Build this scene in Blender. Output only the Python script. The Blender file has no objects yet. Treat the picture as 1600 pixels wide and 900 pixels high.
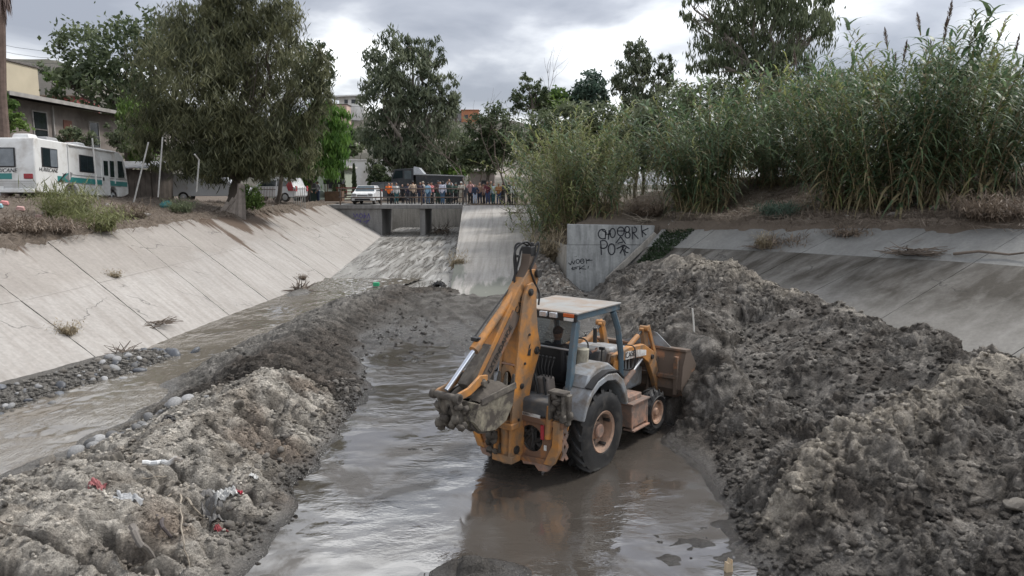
import bpy, bmesh, math, random
import numpy as np
from mathutils import Vector, Matrix
random.seed(7); np.random.seed(7)
S = bpy.context.scene
COL = S.collection
R = math.radians
# ------------------------------------------------------------------ camera
CAMZ = 4.72
PITCH = math.atan(162 / 1155)
cd = bpy.data.cameras.new("camera"); cd.sensor_width = 36; cd.lens = 36 * 1155 / 1600
cd.clip_start = 0.1; cd.clip_end = 6000
cam = bpy.data.objects.new("camera", cd); COL.objects.link(cam)
cam.location = (0, 0, CAMZ); cam.rotation_euler = (math.pi / 2 - PITCH, 0, 0)
S.camera = cam
# ------------------------------------------------------------------ sky, sun, exposure
SUN_EL, SUN_AZ = R(52), R(62)          # azimuth clockwise from +y
W = bpy.data.worlds.new("World"); S.world = W; W.use_nodes = True
nt = W.node_tree; nt.nodes.clear()
def N(t, k, **kw):
    n = t.nodes.new(k)
    for a, b in kw.items(): setattr(n, a, b)
    return n
def ramp(t, stops, interp='LINEAR'):
    n = t.nodes.new('ShaderNodeValToRGB'); n.color_ramp.interpolation = interp
    e = n.color_ramp.elements
    while len(e) < len(stops): e.new(0.5)
    for k, (p, c) in enumerate(stops):
        e[k].position = p; e[k].color = (c, c, c, 1) if not hasattr(c, '__len__') else (*c, 1)
    return n
def math_n(t, op, a, b=None, c=None):
    n = N(t, 'ShaderNodeMath', operation=op)
    for k, v in enumerate((a, b, c)):
        if v is None: continue
        if hasattr(v, 'node'): t.links.new(v, n.inputs[k])
        else: n.inputs[k].default_value = v
    return n.outputs[0]
sky = N(nt, 'ShaderNodeTexSky', sky_type='NISHITA', sun_disc=False, sun_elevation=SUN_EL, sun_rotation=SUN_AZ)
tc = N(nt, 'ShaderNodeTexCoord'); sx = N(nt, 'ShaderNodeSeparateXYZ'); nt.links.new(tc.outputs['Generated'], sx.inputs[0])
zz = math_n(nt, 'ADD', math_n(nt, 'MAXIMUM', sx.outputs[2], 0.0), 0.16)
cv = N(nt, 'ShaderNodeCombineXYZ')
nt.links.new(math_n(nt, 'DIVIDE', sx.outputs[0], zz), cv.inputs[0])
nt.links.new(math_n(nt, 'DIVIDE', sx.outputs[1], zz), cv.inputs[1])
cv.inputs[2].default_value = 3.7
mp = N(nt, 'ShaderNodeMapping'); mp.inputs['Scale'].default_value = (1.05, 1.0, 1); mp.inputs['Location'].default_value = (5.7, 1.3, 0)
nt.links.new(cv.outputs[0], mp.inputs[0])
cn = N(nt, 'ShaderNodeTexNoise'); cn.inputs['Scale'].default_value = 1.0; cn.inputs['Detail'].default_value = 7; cn.inputs['Roughness'].default_value = .50
cn.inputs['Distortion'].default_value = .35
nt.links.new(mp.outputs[0], cn.inputs['Vector'])
# dark cloud bellies -> thin bright cloud
crp = ramp(nt, [(.36, (.245, .26, .30)), (.45, (.345, .36, .40)), (.51, (.51, .525, .555)), (.57, (.74, .755, .775)), (.66, (1.12, 1.13, 1.14))])
nt.links.new(cn.outputs['Fac'], crp.inputs[0])
# overcast luminance grows towards the zenith and round the veiled sun
el = math_n(nt, 'MULTIPLY_ADD', math_n(nt, 'MAXIMUM', sx.outputs[2], 0.0), .42, .66)
sd = Vector((math.sin(SUN_AZ) * math.cos(SUN_EL), math.cos(SUN_AZ) * math.cos(SUN_EL), math.sin(SUN_EL)))
dp = N(nt, 'ShaderNodeVectorMath', operation='DOT_PRODUCT'); nt.links.new(tc.outputs['Generated'], dp.inputs[0]); dp.inputs[1].default_value = sd
glow = math_n(nt, 'POWER', math_n(nt, 'MAXIMUM', dp.outputs['Value'], 0.0), 5.0)
lum = math_n(nt, 'MULTIPLY_ADD', glow, .8, el)
mulc = N(nt, 'ShaderNodeVectorMath', operation='SCALE'); nt.links.new(crp.outputs[0], mulc.inputs[0])
nt.links.new(math_n(nt, 'MULTIPLY', lum, 10.0), mulc.inputs['Scale'])
mixs = N(nt, 'ShaderNodeMixRGB'); mixs.inputs[0].default_value = .93
nt.links.new(sky.outputs[0], mixs.inputs[1]); nt.links.new(mulc.outputs[0], mixs.inputs[2])
bg = N(nt, 'ShaderNodeBackground'); bg.inputs['Strength'].default_value = .1
nt.links.new(mixs.outputs[0], bg.inputs[0])
wo = N(nt, 'ShaderNodeOutputWorld'); nt.links.new(bg.outputs[0], wo.inputs[0])
ld = bpy.data.lights.new("sun", 'SUN'); ld.energy = 1.5; ld.angle = R(10); ld.color = (1, .96, .9)
sun = bpy.data.objects.new("sun", ld); COL.objects.link(sun)
sun.rotation_euler = (-sd).to_track_quat('-Z', 'Y').to_euler(); sun.location = (30, 20, 60)
vs = S.view_settings; vs.view_transform = 'Standard'; vs.look = 'None'; vs.gamma = 1; vs.use_curve_mapping = False; vs.exposure = 1.18
S.cycles.max_bounces = 6; S.cycles.transparent_max_bounces = 8
S.cycles.use_denoising = True

# ------------------------------------------------------------------ helpers
def ray(u, v):
    a = (u - 800) / 1155; b = (450 - v) / 1155
    return Vector((a, math.cos(PITCH) + b * math.sin(PITCH), -math.sin(PITCH) + b * math.cos(PITCH)))
def at_y(u, v, y):            # survey point: the photo's pixel at distance y
    d = ray(u, v); t = y / d.y
    return Vector((d.x * t, y, CAMZ + d.z * t))
def at_z(u, v, z):
    d = ray(u, v); t = (z - CAMZ) / d.z
    return Vector((d.x * t, d.y * t, z))
def tag(o, label=None, cat=None, group=None, kind=None):
    if label: o['label'] = label
    if cat: o['category'] = cat
    if group: o['group'] = group
    if kind: o['kind'] = kind
    return o
def empty(name, loc=(0, 0, 0), rz=0, label=None, cat=None, group=None):
    o = bpy.data.objects.new(name, None); COL.objects.link(o); o.empty_display_size = .2
    o.location = loc; o.rotation_euler = (0, 0, rz)
    return tag(o, label, cat, group)
def link_mesh(name, me, parent=None):
    o = bpy.data.objects.new(name, me); COL.objects.link(o)
    if parent is not None: o.parent = parent
    return o
def copy_tree(o, parent=None):
    c = o.copy(); COL.objects.link(c)
    if parent is not None: c.parent = parent
    for ch in list(o.children): copy_tree(ch, c)
    return c
def frame_of(d):
    d = Vector(d).normalized()
    r = Vector((0, 0, 1)) if abs(d.z) < .95 else Vector((1, 0, 0))
    x = d.cross(r).normalized(); return x, x.cross(d).normalized() * -1, d
class MB:
    """collects shapes into one mesh"""
    def __init__(s): s.v = []; s.f = []; s.m = []; s.M = Matrix.Identity(4)
    def add(s, vs, fs, mi=0):
        o = len(s.v)
        s.v += [tuple(s.M @ Vector(p)) for p in vs]
        s.f += [tuple(o + i for i in f) for f in fs]; s.m += [mi] * len(fs)
        return s
    def box(s, c, d, rot=None, mi=0, taper=1.0):
        x, y, z = (k / 2 for k in d)
        t = taper
        vs = [Vector(p) for p in ((-x, -y, -z), (x, -y, -z), (x, y, -z), (-x, y, -z), (-x * t, -y * t, z), (x * t, -y * t, z), (x * t, y * t, z), (-x * t, y * t, z))]
        if rot: 
            from mathutils import Euler
            e = Euler(rot).to_matrix(); vs = [e @ p for p in vs]
        return s.add([p + Vector(c) for p in vs], [(0, 3, 2, 1), (4, 5, 6, 7), (0, 1, 5, 4), (1, 2, 6, 5), (2, 3, 7, 6), (3, 0, 4, 7)], mi)
    def bar(s, p, q, w, h, mi=0, up=None):
        p = Vector(p); q = Vector(q); d = (q - p).normalized()
        u = Vector(up) if up else (Vector((0, 0, 1)) if abs(d.z) < .95 else Vector((0, 1, 0)))
        x = d.cross(u).normalized(); y = x.cross(d).normalized()
        c = [x * a * w / 2 + y * b * h / 2 for a, b in ((-1, -1), (1, -1), (1, 1), (-1, 1))]
        return s.add([p + k for k in c] + [q + k for k in c], [(3, 2, 1, 0), (4, 5, 6, 7), (0, 1, 5, 4), (1, 2, 6, 5), (2, 3, 7, 6), (3, 0, 4, 7)], mi)
    def tube(s, pts, r, n=6, mi=0, caps=True):
        pts = [Vector(p) for p in pts]; k = len(pts)
        rs = r if hasattr(r, '__len__') else [r] * k
        vs = []; px = None
        for i, p in enumerate(pts):
            d = (pts[min(i + 1, k - 1)] - pts[max(i - 1, 0)])
            if d.length < 1e-9: d = Vector((0, 0, 1))
            d.normalize()
            if px is None: x, y, _ = frame_of(d)
            else:
                x = px - d * px.dot(d)
                if x.length < 1e-6: x, y, _ = frame_of(d)
                x.normalize()
            y = d.cross(x); px = x
            for j in range(n):
                a = 2 * math.pi * j / n; vs.append(p + (x * math.cos(a) + y * math.sin(a)) * rs[i])
        fs = [(i * n + j, i * n + (j + 1) % n, (i + 1) * n + (j + 1) % n, (i + 1) * n + j) for i in range(k - 1) for j in range(n)]
        if caps: fs += [tuple(range(n))[::-1], tuple((k - 1) * n + j for j in range(n))]
        return s.add(vs, fs, mi)
    def cyl(s, p, q, r, n=12, mi=0, r2=None): return s.tube([p, q], [r, r if r2 is None else r2], n, mi)
    def prism(s, poly, t0, t1, ax='x', mi=0):
        """poly of 2D points; ax = extrusion axis. x: (y,z); y: (x,z); z: (x,y)"""
        def P(a, b, t): return {'x': (t, a, b), 'y': (a, t, b), 'z': (a, b, t)}[ax]
        n = len(poly); ar = sum(poly[i][0] * poly[(i + 1) % n][1] - poly[(i + 1) % n][0] * poly[i][1] for i in range(n))
        if (ar < 0) != (ax == 'y'): poly = poly[::-1]
        vs = [P(a, b, t0) for a, b in poly] + [P(a, b, t1) for a, b in poly]
        return s.add(vs, [tuple(range(n))[::-1], tuple(range(n, 2 * n))] + [(i, (i + 1) % n, n + (i + 1) % n, n + i) for i in range(n)], mi)
    def lathe(s, prof, c, axis='x', n=32, mi=0):
        """prof: (r, t) pairs; revolve about axis through c"""
        vs = []
        for r, t in prof:
            for j in range(n):
                a = 2 * math.pi * j / n; ca, sa = r * math.cos(a), r * math.sin(a)
                vs.append(Vector(c) + Vector({'x': (t, ca, sa), 'y': (ca, t, sa), 'z': (ca, sa, t)}[axis]))
        k = len(prof)
        fs = [(i * n + j, i * n + (j + 1) % n, (i + 1) * n + (j + 1) % n, (i + 1) * n + j) for i in range(k - 1) for j in range(n)]
        return s.add(vs, fs, mi)
    def ball(s, c, r, n=8, mi=0):
        r = Vector(r) if hasattr(r, '__len__') else Vector((r, r, r)); m = max(4, n // 2 + 1); vs = []; fs = []
        for i in range(m + 1):
            ph = math.pi * i / m
            for j in range(n):
                a = 2 * math.pi * j / n
                vs.append((c[0] + r.x * math.sin(ph) * math.cos(a), c[1] + r.y * math.sin(ph) * math.sin(a), c[2] + r.z * math.cos(ph)))
        for i in range(m):
            for j in range(n):
                fs.append((i * n + j, (i + 1) * n + j, (i + 1) * n + (j + 1) % n, i * n + (j + 1) % n))
        return s.add(vs, fs, mi)
    def plate_hole(s, outer, hole, t0, t1, ax='y', mi=0):
        """outer and hole: same number of 2D points, angularly matched"""
        def P(a, b, t): return {'x': (t, a, b), 'y': (a, t, b), 'z': (a, b, t)}[ax]
        n = len(outer); vs = [P(a, b, t) for t in (t0, t1) for ring in (outer, hole) for a, b in ring]
        fs = []
        for i in range(n):
            j = (i + 1) % n
            fs += [(i, j, n + j, n + i), (2 * n + i, 3 * n + i, 3 * n + j, 2 * n + j), (i, 2 * n + i, 2 * n + j, j), (n + i, n + j, 3 * n + j, 3 * n + i)]
        return s.add(vs, fs, mi)
    def mesh(s, name, mats, smooth=35):
        me = bpy.data.meshes.new(name); me.from_pydata(s.v, [], s.f); me.update()
        bm = bmesh.new(); bm.from_mesh(me); bmesh.ops.remove_doubles(bm, verts=bm.verts, dist=1e-5)
        bmesh.ops.recalc_face_normals(bm, faces=bm.faces); bm.to_mesh(me); bm.free()
        for m in (mats if isinstance(mats, (list, tuple)) else [mats]): me.materials.append(m)
        if len(me.polygons) == len(s.m): me.polygons.foreach_set('material_index', s.m)
        if smooth:
            me.shade_smooth(); me.set_sharp_from_angle(angle=R(smooth))
        return me
    def build(s, name, mats, parent=None, smooth=35, bevel=0):
        o = link_mesh(name, s.mesh(name, mats, smooth), parent)
        if bevel:
            b = o.modifiers.new("bevel", 'BEVEL'); b.width = bevel; b.segments = 2; b.limit_method = 'ANGLE'; b.angle_limit = R(40)
        return o
def np_mesh(name, v, f, mats, smooth=False, attrs=None, mi=None):
    """fast mesh from arrays; f is (n,3) or (n,4)"""
    me = bpy.data.meshes.new(name); v = np.asarray(v, np.float32); f = np.asarray(f, np.int32); k = f.shape[1]
    me.vertices.add(len(v)); me.vertices.foreach_set('co', v.ravel())
    me.loops.add(f.size); me.loops.foreach_set('vertex_index', f.ravel())
    me.polygons.add(len(f)); me.polygons.foreach_set('loop_start', np.arange(0, f.size, k, dtype=np.int32))
    if smooth: me.polygons.foreach_set('use_smooth', np.ones(len(f), bool))
    for m in (mats if isinstance(mats, (list, tuple)) else [mats]): me.materials.append(m)
    if mi is not None: me.polygons.foreach_set('material_index', np.asarray(mi, np.int32))
    for nm, arr in (attrs or {}).items():
        arr = np.asarray(arr, np.float32)
        if arr.ndim == 1:
            a = me.attributes.new(nm, 'FLOAT', 'POINT'); a.data.foreach_set('value', arr)
        else:
            a = me.attributes.new(nm, 'FLOAT_VECTOR', 'POINT'); a.data.foreach_set('vector', arr.ravel())
    me.update(); me.validate()
    return me
def grid_faces(nr, nc):
    i = np.arange(nr - 1)[:, None] * nc + np.arange(nc - 1)[None, :]
    return np.stack([i, i + 1, i + nc + 1, i + nc], -1).reshape(-1, 4)
# ---- numpy noise
def _hash(ix, iy, s):
    n = (ix.astype(np.int64) * 374761393 + iy.astype(np.int64) * 668265263 + s * 974634777) & 0xffffffff
    n = ((n ^ (n >> 13)) * 1274126177) & 0xffffffff
    n = ((n ^ (n >> 15)) * 668265263) & 0xffffffff
    return ((n ^ (n >> 16)) & 0xffffff) / float(0xffffff)
def pnoise(x, y, s=0):
    x = np.asarray(x, float); y = np.asarray(y, float)
    ix = np.floor(x); iy = np.floor(y); fx = x - ix; fy = y - iy
    def g(dx, dy):
        a = _hash(ix + dx, iy + dy, s) * 2 * np.pi
        return np.cos(a) * (fx - dx) + np.sin(a) * (fy - dy)
    u = fx ** 3 * (fx * (fx * 6 - 15) + 10); w = fy ** 3 * (fy * (fy * 6 - 15) + 10)
    return ((g(0, 0) * (1 - u) + g(1, 0) * u) * (1 - w) + (g(0, 1) * (1 - u) + g(1, 1) * u) * w) * 1.4
def fbm(x, y, oct=4, s=0, gain=.5):
    t = 0; a = 1
    for k in range(oct):
        t = t + a * pnoise(x * 2 ** k, y * 2 ** k, s + k * 17); a *= gain
    return t
def worley(x, y, s=0):
    x = np.asarray(x, float); y = np.asarray(y, float)
    ix = np.floor(x); iy = np.floor(y); best = np.full(x.shape, 9.0); sec = best.copy(); idv = np.zeros(x.shape)
    for dx in (-1, 0, 1):
        for dy in (-1, 0, 1):
            cx = ix + dx; cy = iy + dy
            d = np.hypot(cx + _hash(cx, cy, s) - x, cy + _hash(cx, cy, s + 5) - y)
            m = d < best; sec = np.where(m, best, np.minimum(sec, d)); best = np.where(m, d, best); idv = np.where(m, _hash(cx, cy, s + 9), idv)
    return best, idv, sec
def chunks(x, y, s=0):
    """broken lumps: flat-topped cells of uneven height with crevices between them"""
    a, i, b = worley(x, y, s); return sstep(0, .24, b - a) * (.25 + .75 * i) * np.clip(1.15 - .5 * a, 0, 1), i, b - a
def sstep(a, b, x):
    t = np.clip((x - a) / (b - a), 0, 1); return t * t * (3 - 2 * t)
# ------------------------------------------------------------------ materials
def newmat(name):
    m = bpy.data.materials.new(name); m.use_nodes = True; t = m.node_tree
    return m, t, t.nodes['Principled BSDF']
def noise_n(t, vec, scale, detail=4, rough=.55, dist=0):
    n = N(t, 'ShaderNodeTexNoise'); n.inputs['Scale'].default_value = scale; n.inputs['Detail'].default_value = detail
    n.inputs['Roughness'].default_value = rough; n.inputs['Distortion'].default_value = dist
    if vec is not None: t.links.new(vec, n.inputs['Vector'])
    return n.outputs['Fac']
def mixc(t, fac, a, b, mode='MIX'):
    n = N(t, 'ShaderNodeMixRGB', blend_type=mode)
    for k, v in ((0, fac), (1, a), (2, b)):
        if hasattr(v, 'node'): t.links.new(v, n.inputs[k])
        elif k == 0: n.inputs[0].default_value = v
        else: n.inputs[k].default_value = (*v, 1)
    return n.outputs[0]
def bumpn(t, h, strength, dist=.02, prev=None):
    n = N(t, 'ShaderNodeBump'); n.inputs['Strength'].default_value = strength; n.inputs['Distance'].default_value = dist
    t.links.new(h, n.inputs['Height'])
    if prev is not None: t.links.new(prev, n.inputs['Normal'])
    return n.outputs[0]
def mk(name, col, rough=.6, metal=0., var=.15, vscale=4., bump=0., bscale=60., dirt=None, damt=.45, dscale=3., spec=.5, drough=.9, obj_random=0.):
    m, t, p = newmat(name)
    tcn = N(t, 'ShaderNodeTexCoord'); v = tcn.outputs['Object']
    n1 = noise_n(t, v, vscale, 5)
    r1 = ramp(t, [(.3, 1 - var), (.7, 1 + var)]); t.links.new(n1, r1.inputs[0])
    c = mixc(t, 1.0, col, r1.outputs[0], 'MULTIPLY')
    if obj_random:
        oi = N(t, 'ShaderNodeObjectInfo'); rr = ramp(t, [(0, 1 - obj_random), (1, 1 + obj_random)]); t.links.new(oi.outputs['Random'], rr.inputs[0])
        c = mixc(t, 1.0, c, rr.outputs[0], 'MULTIPLY')
    p.inputs['Roughness'].default_value = rough
    if dirt is not None:
        n2 = noise_n(t, v, dscale, 8, .65, .3)
        r2 = ramp(t, [(.62 - damt * .5, 0.), (.80 - damt * .45, 1.)]); t.links.new(n2, r2.inputs[0])
        c = mixc(t, r2.outputs[0], c, dirt)
        rr = N(t, 'ShaderNodeMapRange'); rr.inputs[3].default_value = rough; rr.inputs[4].default_value = drough
        t.links.new(r2.outputs[0], rr.inputs[0]); t.links.new(rr.outputs[0], p.inputs['Roughness'])
    t.links.new(c, p.inputs['Base Color'])
    p.inputs['Metallic'].default_value = metal; p.inputs['Specular IOR Level'].default_value = spec
    if bump:
        t.links.new(bumpn(t, noise_n(t, v, bscale, 4), bump, .01), p.inputs['Normal'])
    return m
def leafmat(name, c0, c1, trans=.3, rough=.55, obj_random=.0):
    """tint attribute mixes two leaf colours"""
    m, t, p = newmat(name); out = t.nodes['Material Output']
    at = N(t, 'ShaderNodeAttribute', attribute_name='tint')
    c = mixc(t, at.outputs['Fac'], c0, c1)
    if obj_random:
        oi = N(t, 'ShaderNodeObjectInfo'); rr = ramp(t, [(0, 1 - obj_random), (1, 1 + obj_random)]); t.links.new(oi.outputs['Random'], rr.inputs[0])
        c = mixc(t, 1.0, c, rr.outputs[0], 'MULTIPLY')
    t.links.new(c, p.inputs['Base Color']); p.inputs['Roughness'].default_value = rough; p.inputs['Specular IOR Level'].default_value = .3
    tr = N(t, 'ShaderNodeBsdfTranslucent'); t.links.new(c, tr.inputs[0])
    mx = N(t, 'ShaderNodeMixShader'); mx.inputs[0].default_value = trans
    t.links.new(p.outputs[0], mx.inputs[1]); t.links.new(tr.outputs[0], mx.inputs[2]); t.links.new(mx.outputs[0], out.inputs[0])
    return m
def glassmat(name, tint, alpha=.35, rough=.05):
    m, t, p = newmat(name); out = t.nodes['Material Output']
    p.inputs['Base Color'].default_value = (*tint, 1); p.inputs['Roughness'].default_value = rough; p.inputs['IOR'].default_value = 1.5
    tb = N(t, 'ShaderNodeBsdfTransparent'); tb.inputs[0].default_value = (.75, .8, .8, 1)
    mx = N(t, 'ShaderNodeMixShader'); mx.inputs[0].default_value = alpha
    t.links.new(tb.outputs[0], mx.inputs[1]); t.links.new(p.outputs[0], mx.inputs[2]); t.links.new(mx.outputs[0], out.inputs[0])
    return m
# ================================================================== SETTING
def interp(y, tab, k): 
    t = np.array(tab); return np.interp(y, t[:, 0], t[:, k])
# left lining: toe and top lines (y, x, z)
TOE = [(2, -14.9, .05), (8, -13.6, .05), (12, -12.5, .05), (15.9, -11.3, .08), (18.7, -10.3, .1), (24.8, -9.7, .12), (33.8, -8.6, .25), (45, -9.3, .5), (58, -10.1, .8)]
TOP = [(2, -18, 2.85), (12, -16.4, 2.85), (22.7, -15.6, 2.9), (38.9, -16.5, 2.95), (50, -15.4, 3.08), (58, -14.2, 3.2)]
def toe(s): return np.array([interp(s, TOE, 1), s, interp(s, TOE, 2)])
def top(s): return np.array([interp(s, TOP, 1), s, interp(s, TOP, 2)])
# right lining (parameter s)
RT = np.array([(0, 6.7, 33.2, 2.72), (.4, 10.6, 29.5, 3.0), (1, 16.4, 23.4, 3.36), (1.6, 23, 17.0, 3.4), (2.2, 30, 9, 3.4)])
RB = np.array([(0, 4.5, 31.6, .55), (.4, 7.4, 26.8, .4), (1, 11.9, 17.8, .25), (1.6, 14.5, 11.0, .2), (2.2, 16.5, 4, .2)])
def rtop(s): return np.array([np.interp(s, RT[:, 0], RT[:, k]) for k in (1, 2, 3)])
def rbot(s): return np.array([np.interp(s, RB[:, 0], RB[:, k]) for k in (1, 2, 3)])
# ------------------------------------------------------------ mud heightfield
def ridge(x, y, pts, rnd=.12, nrm=False):
    h = np.full(x.shape, -9.0)
    for a, b in zip(pts[:-1], pts[1:]):
        dx, dy = b[0] - a[0], b[1] - a[1]; L2 = dx * dx + dy * dy
        t = np.clip(((x - a[0]) * dx + (y - a[1]) * dy) / L2, 0, 1)
        px, py = x - a[0] - t * dx, y - a[1] - t * dy
        side = dx * py - dy * px
        d = np.hypot(px, py)
        z = a[2] + (b[2] - a[2]) * t; wl = a[3] + (b[3] - a[3]) * t; wr = a[4] + (b[4] - a[4]) * t
        w = np.where(side > 0, wl, wr)
        s = np.sqrt((d / w) ** 2 + rnd ** 2) - rnd
        if nrm: s = s / (math.sqrt(1 + rnd * rnd) - rnd)
        h = np.maximum(h, z * (1 - s) - np.maximum(s - 1, 0) * .6)
    return h
BERM_A = [(-7.4, 3, .80, 3.0, 3.7), (-6.1, 7.3, .80, 2.9, 3.0), (-5.6, 9.5, .84, 2.8, 2.4), (-5.4, 11, .80, 2.7, 1.9), (-5.1, 13, .86, 2.6, 1.7), (-4.85, 14.6, .86, 2.7, 1.6), (-4.95, 15.6, .6, 2.4, 1.4)]
BERM_B = [(-5.2, 15.3, .72, 2.4, 1.9), (-5.8, 17.5, .80, 2.2, 2.2), (-5.8, 20, .74, 2.1, 1.6), (-5.9, 23, .70, 2.0, 1.5), (-5.4, 26.4, .74, 1.8, 1.9), (-4.5, 29.3, .6, 1.8, 2.0), (-3.0, 31, .35, 1.5, 1.5)]
PILE = [(10.2, 2.5, 1.7, 7.0, 3), (9.6, 8, 1.6, 5.6, 3), (8.7, 10.6, 1.72, 5.8, 3), (8.2, 13.4, 1.68, 5.6, 2.6), (7.7, 17, 1.7, 4.7, 2.5), (7.3, 21, 1.92, 4.4, 2.6), (7.0, 24.7, 2.05, 4.4, 2.4), (6.2, 28.5, 1.9, 3.2, 2), (5.4, 31, 1.35, 2.3, 2)]
FRONT = [(8.0, 11.6, 1.85, 5, 1.9), (6.6, 10.9, 1.6, 4.4, 1.7), (5.4, 10.2, 1.35, 2.9, 1.6), (4.4, 9.8, 1.0, 1.8, 1.3), (3.6, 9.3, .35, 1.1, .8)]
SCOOP = [(4.05, 13.8, 1.05, 1.1, 1.0), (3.95, 15.0, 1.55, 1.3, 1.3), (3.7, 16.0, 1.6, 1.6, 1.6), (4.5, 17.6, 1.55, 2.0, 2.2), (5.7, 20.3, 1.8, 2.2, 2.2)]
RUBBLE = [(2.0, 29.5, .25, 1.4, 1.4), (1.75, 32.5, .8, 1.2, 1.2), (1.35, 36, 1.5, 1.1, 1.2), (1.5, 40, 2.1, 1.1, 1.6), (2.1, 46, 2.8, 1.0, 2.0), (2.8, 56, 3.2, .8, 2)]
TR = dict(x0=.69, y0=12.37, th=R(37.8))
def tr_local(x, y):
    dx, dy = x - TR['x0'], y - TR['y0']; s, c = math.sin(TR['th']), math.cos(TR['th'])
    return dx * s + dy * c, dx * c - dy * s          # fwd, right
POOL_Z = .06
def stream_z(y): return .06 + .0125 * np.clip(np.asarray(y, float) - 12, 0, 30)
def mud(x, y, full=False):
    """height, colour, wetness"""
    x = np.asarray(x, float); y = np.asarray(y, float)
    wx = x + .35 * fbm(x * .5, y * .5, 3, 3); wy = y + .35 * fbm(x * .5, y * .5, 3, 4)
    bA = ridge(wx, wy, BERM_A); bB = ridge(wx, wy, BERM_B); pl = ridge(wx, wy, PILE, .12, True); fr = ridge(wx, wy, FRONT, .08, True); sc = ridge(x + .3 * (wx - x), y + .3 * (wy - y), SCOOP, .2, True); rb = ridge(x + .2 * fbm(x, y, 3, 8), y, RUBBLE)
    base = -.015 + .050 * fbm(x * .8, y * .6, 4, 11) + .03 * np.clip(y - 19, 0, 20) * np.clip((31.2 + 1.6 * fbm(x * .7, y * .7, 3, 12) - y) / 2.5, 0, 1)
    base += (.20 + .12 * chunks(x * 2.6, y * 2.6, 14)[0]) * np.exp(-(((x + .42) / .62) ** 2 + ((y - 8.35) / .40) ** 2))  + .09 * np.exp(-(((x + 1.6) / .8) ** 2 + ((y - 12.6) / .25) ** 2))
    base += (.03 + .09 * chunks(x * 1.9, y * 2.6, 16)[0] + .05 * fbm(x * 2, y * 3, 3, 17)) * np.exp(-(((x - 2.35) / .85) ** 2 + ((y - 9.2) / .95) ** 2)) + .05 * np.exp(-(((x + 2.0) / 1.6) ** 2 + ((y - 19.8) / 1.2) ** 2))
    base += sstep(16, 20, y) * .05 * (chunks(x * 2.2, y * 2.2, 13)[0] - .4)
    base -= .35 * sstep(32.5, 34, y)
    # stream bed and cobble bar
    tx = interp(y, TOE, 1); ds = x - tx
    strm = sstep(5.2, 3.8, ds + .0 * x) 
    bar = .38 * np.exp(-((ds - .1) / 1.05) ** 2) * sstep(21.5, 18.5, y) * sstep(12.2, 13.6, y) + .30 * np.exp(-((ds - .3) / .5) ** 2) * np.exp(-((y - 30.2) / 1.1) ** 2)
    base = base * (1 - strm) + strm * (stream_z(y) - .14 + bar + .03 * fbm(x, y, 3, 5))
    hm = np.maximum.reduce([bA, bB, pl, fr, sc, rb])
    k = .10; g = np.clip(.5 + .5 * (hm - base) / k, 0, 1)
    h = base * (1 - g) + hm * g + k * g * (1 - g)
    heap = sstep(.02, .35, hm - base)
    right = sstep(1.2, 2.6, x) * (y < 32)
    # clods
    w1 = .35 * fbm(x * 2.2, y * 2.2, 3, 2); w2 = .35 * fbm(x * 2.2, y * 2.2, 3, 6)
    c1, i1, e1 = chunks(x * 1.35 + w1, y * 1.35 + w2, 1); c2, i2, e2 = chunks(x * 3.6 + w1 * 1.4, y * 3.6 + w2 * 1.4, 2); c3, i3, e3 = chunks(x * 7.6 + w2, y * 7.6 + w1, 3); c4, i4, e4 = chunks(x * 14 + w1, y * 14 + w2, 4)
    lump = sstep(-.25, .35, fbm(x * .55, y * .55, 3, 25))
    rough = np.where(right > .5, .14 + .70 * lump, np.where(y > 15.4, .42, .34))
    clod = .10 * c1 + .12 * c2 * (.3 + .7 * lump) + .10 * c3 + .062 * c4
    dd = heap * rough * clod
    h = h + heap * (.13 * fbm(x * .9, y * .9, 4, 21) + .03 * fbm(x * 6, y * 6, 3, 22) * rough)
    # erosion runnels down the left berm's flanks
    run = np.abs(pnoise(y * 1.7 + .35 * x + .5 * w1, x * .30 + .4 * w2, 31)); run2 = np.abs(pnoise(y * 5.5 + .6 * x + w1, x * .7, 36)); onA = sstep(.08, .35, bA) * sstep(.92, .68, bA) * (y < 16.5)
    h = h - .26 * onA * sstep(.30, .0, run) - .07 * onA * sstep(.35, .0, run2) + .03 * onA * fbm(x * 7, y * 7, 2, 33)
    runB = np.abs(pnoise(y * 3.1 - .3 * x, x * .4, 35)); onB = sstep(.1, .4, bB) * (y > 15) * (x < 0)
    h = h - .09 * onB * sstep(.3, 0, runB)
    h = h + (1 - heap) * (.012 * fbm(x * 3, y * 3, 3, 41)) * (1 - strm)
    # tyre tracks pressed into the soft floor
    for (ax, ay, bx, by, w) in ((-3.2, 27.6, -.9, 20.5, .42), (-1.4, 28.2, .7, 21.5, .42), (-4.1, 24.0, -2.4, 30.0, .4)):
        dx, dy = bx - ax, by - ay; L = math.hypot(dx, dy); t = ((x - ax) * dx + (y - ay) * dy) / L; d = np.abs((x - ax) * dy - (y - ay) * dx) / L
        m = sstep(w, w * .7, d) * (t > 0) * (t < L) * sstep(-.5, .2, fbm(x * 1.6, y * 1.6, 2, 77))
        h = h + m * .022 * np.sin(2 * np.pi * (t * 4.2 + d * 1.1 + .25 * pnoise(x * 2, y * 2, 78))) 
        h = h + .06 * np.exp(-((d - w * 1.15) / .12) ** 2) * (t > 0) * (t < L)
    # the machine has flattened what it stands on
    a, b = tr_local(x, y)
    fl = sstep(1.35, 1.05, np.abs(b)) * sstep(-1.4, -1.0, a) * sstep(2.95, 2.65, a)
    tgt = .0 + .04 * sstep(1.2, 2.0, a)
    h = h * (1 - fl) + fl * np.minimum(h, tgt)
    dd = dd * (1 - fl) * (ds > -.35)
    h = np.where(ds < -.35, np.minimum(h, -.4), h)
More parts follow.
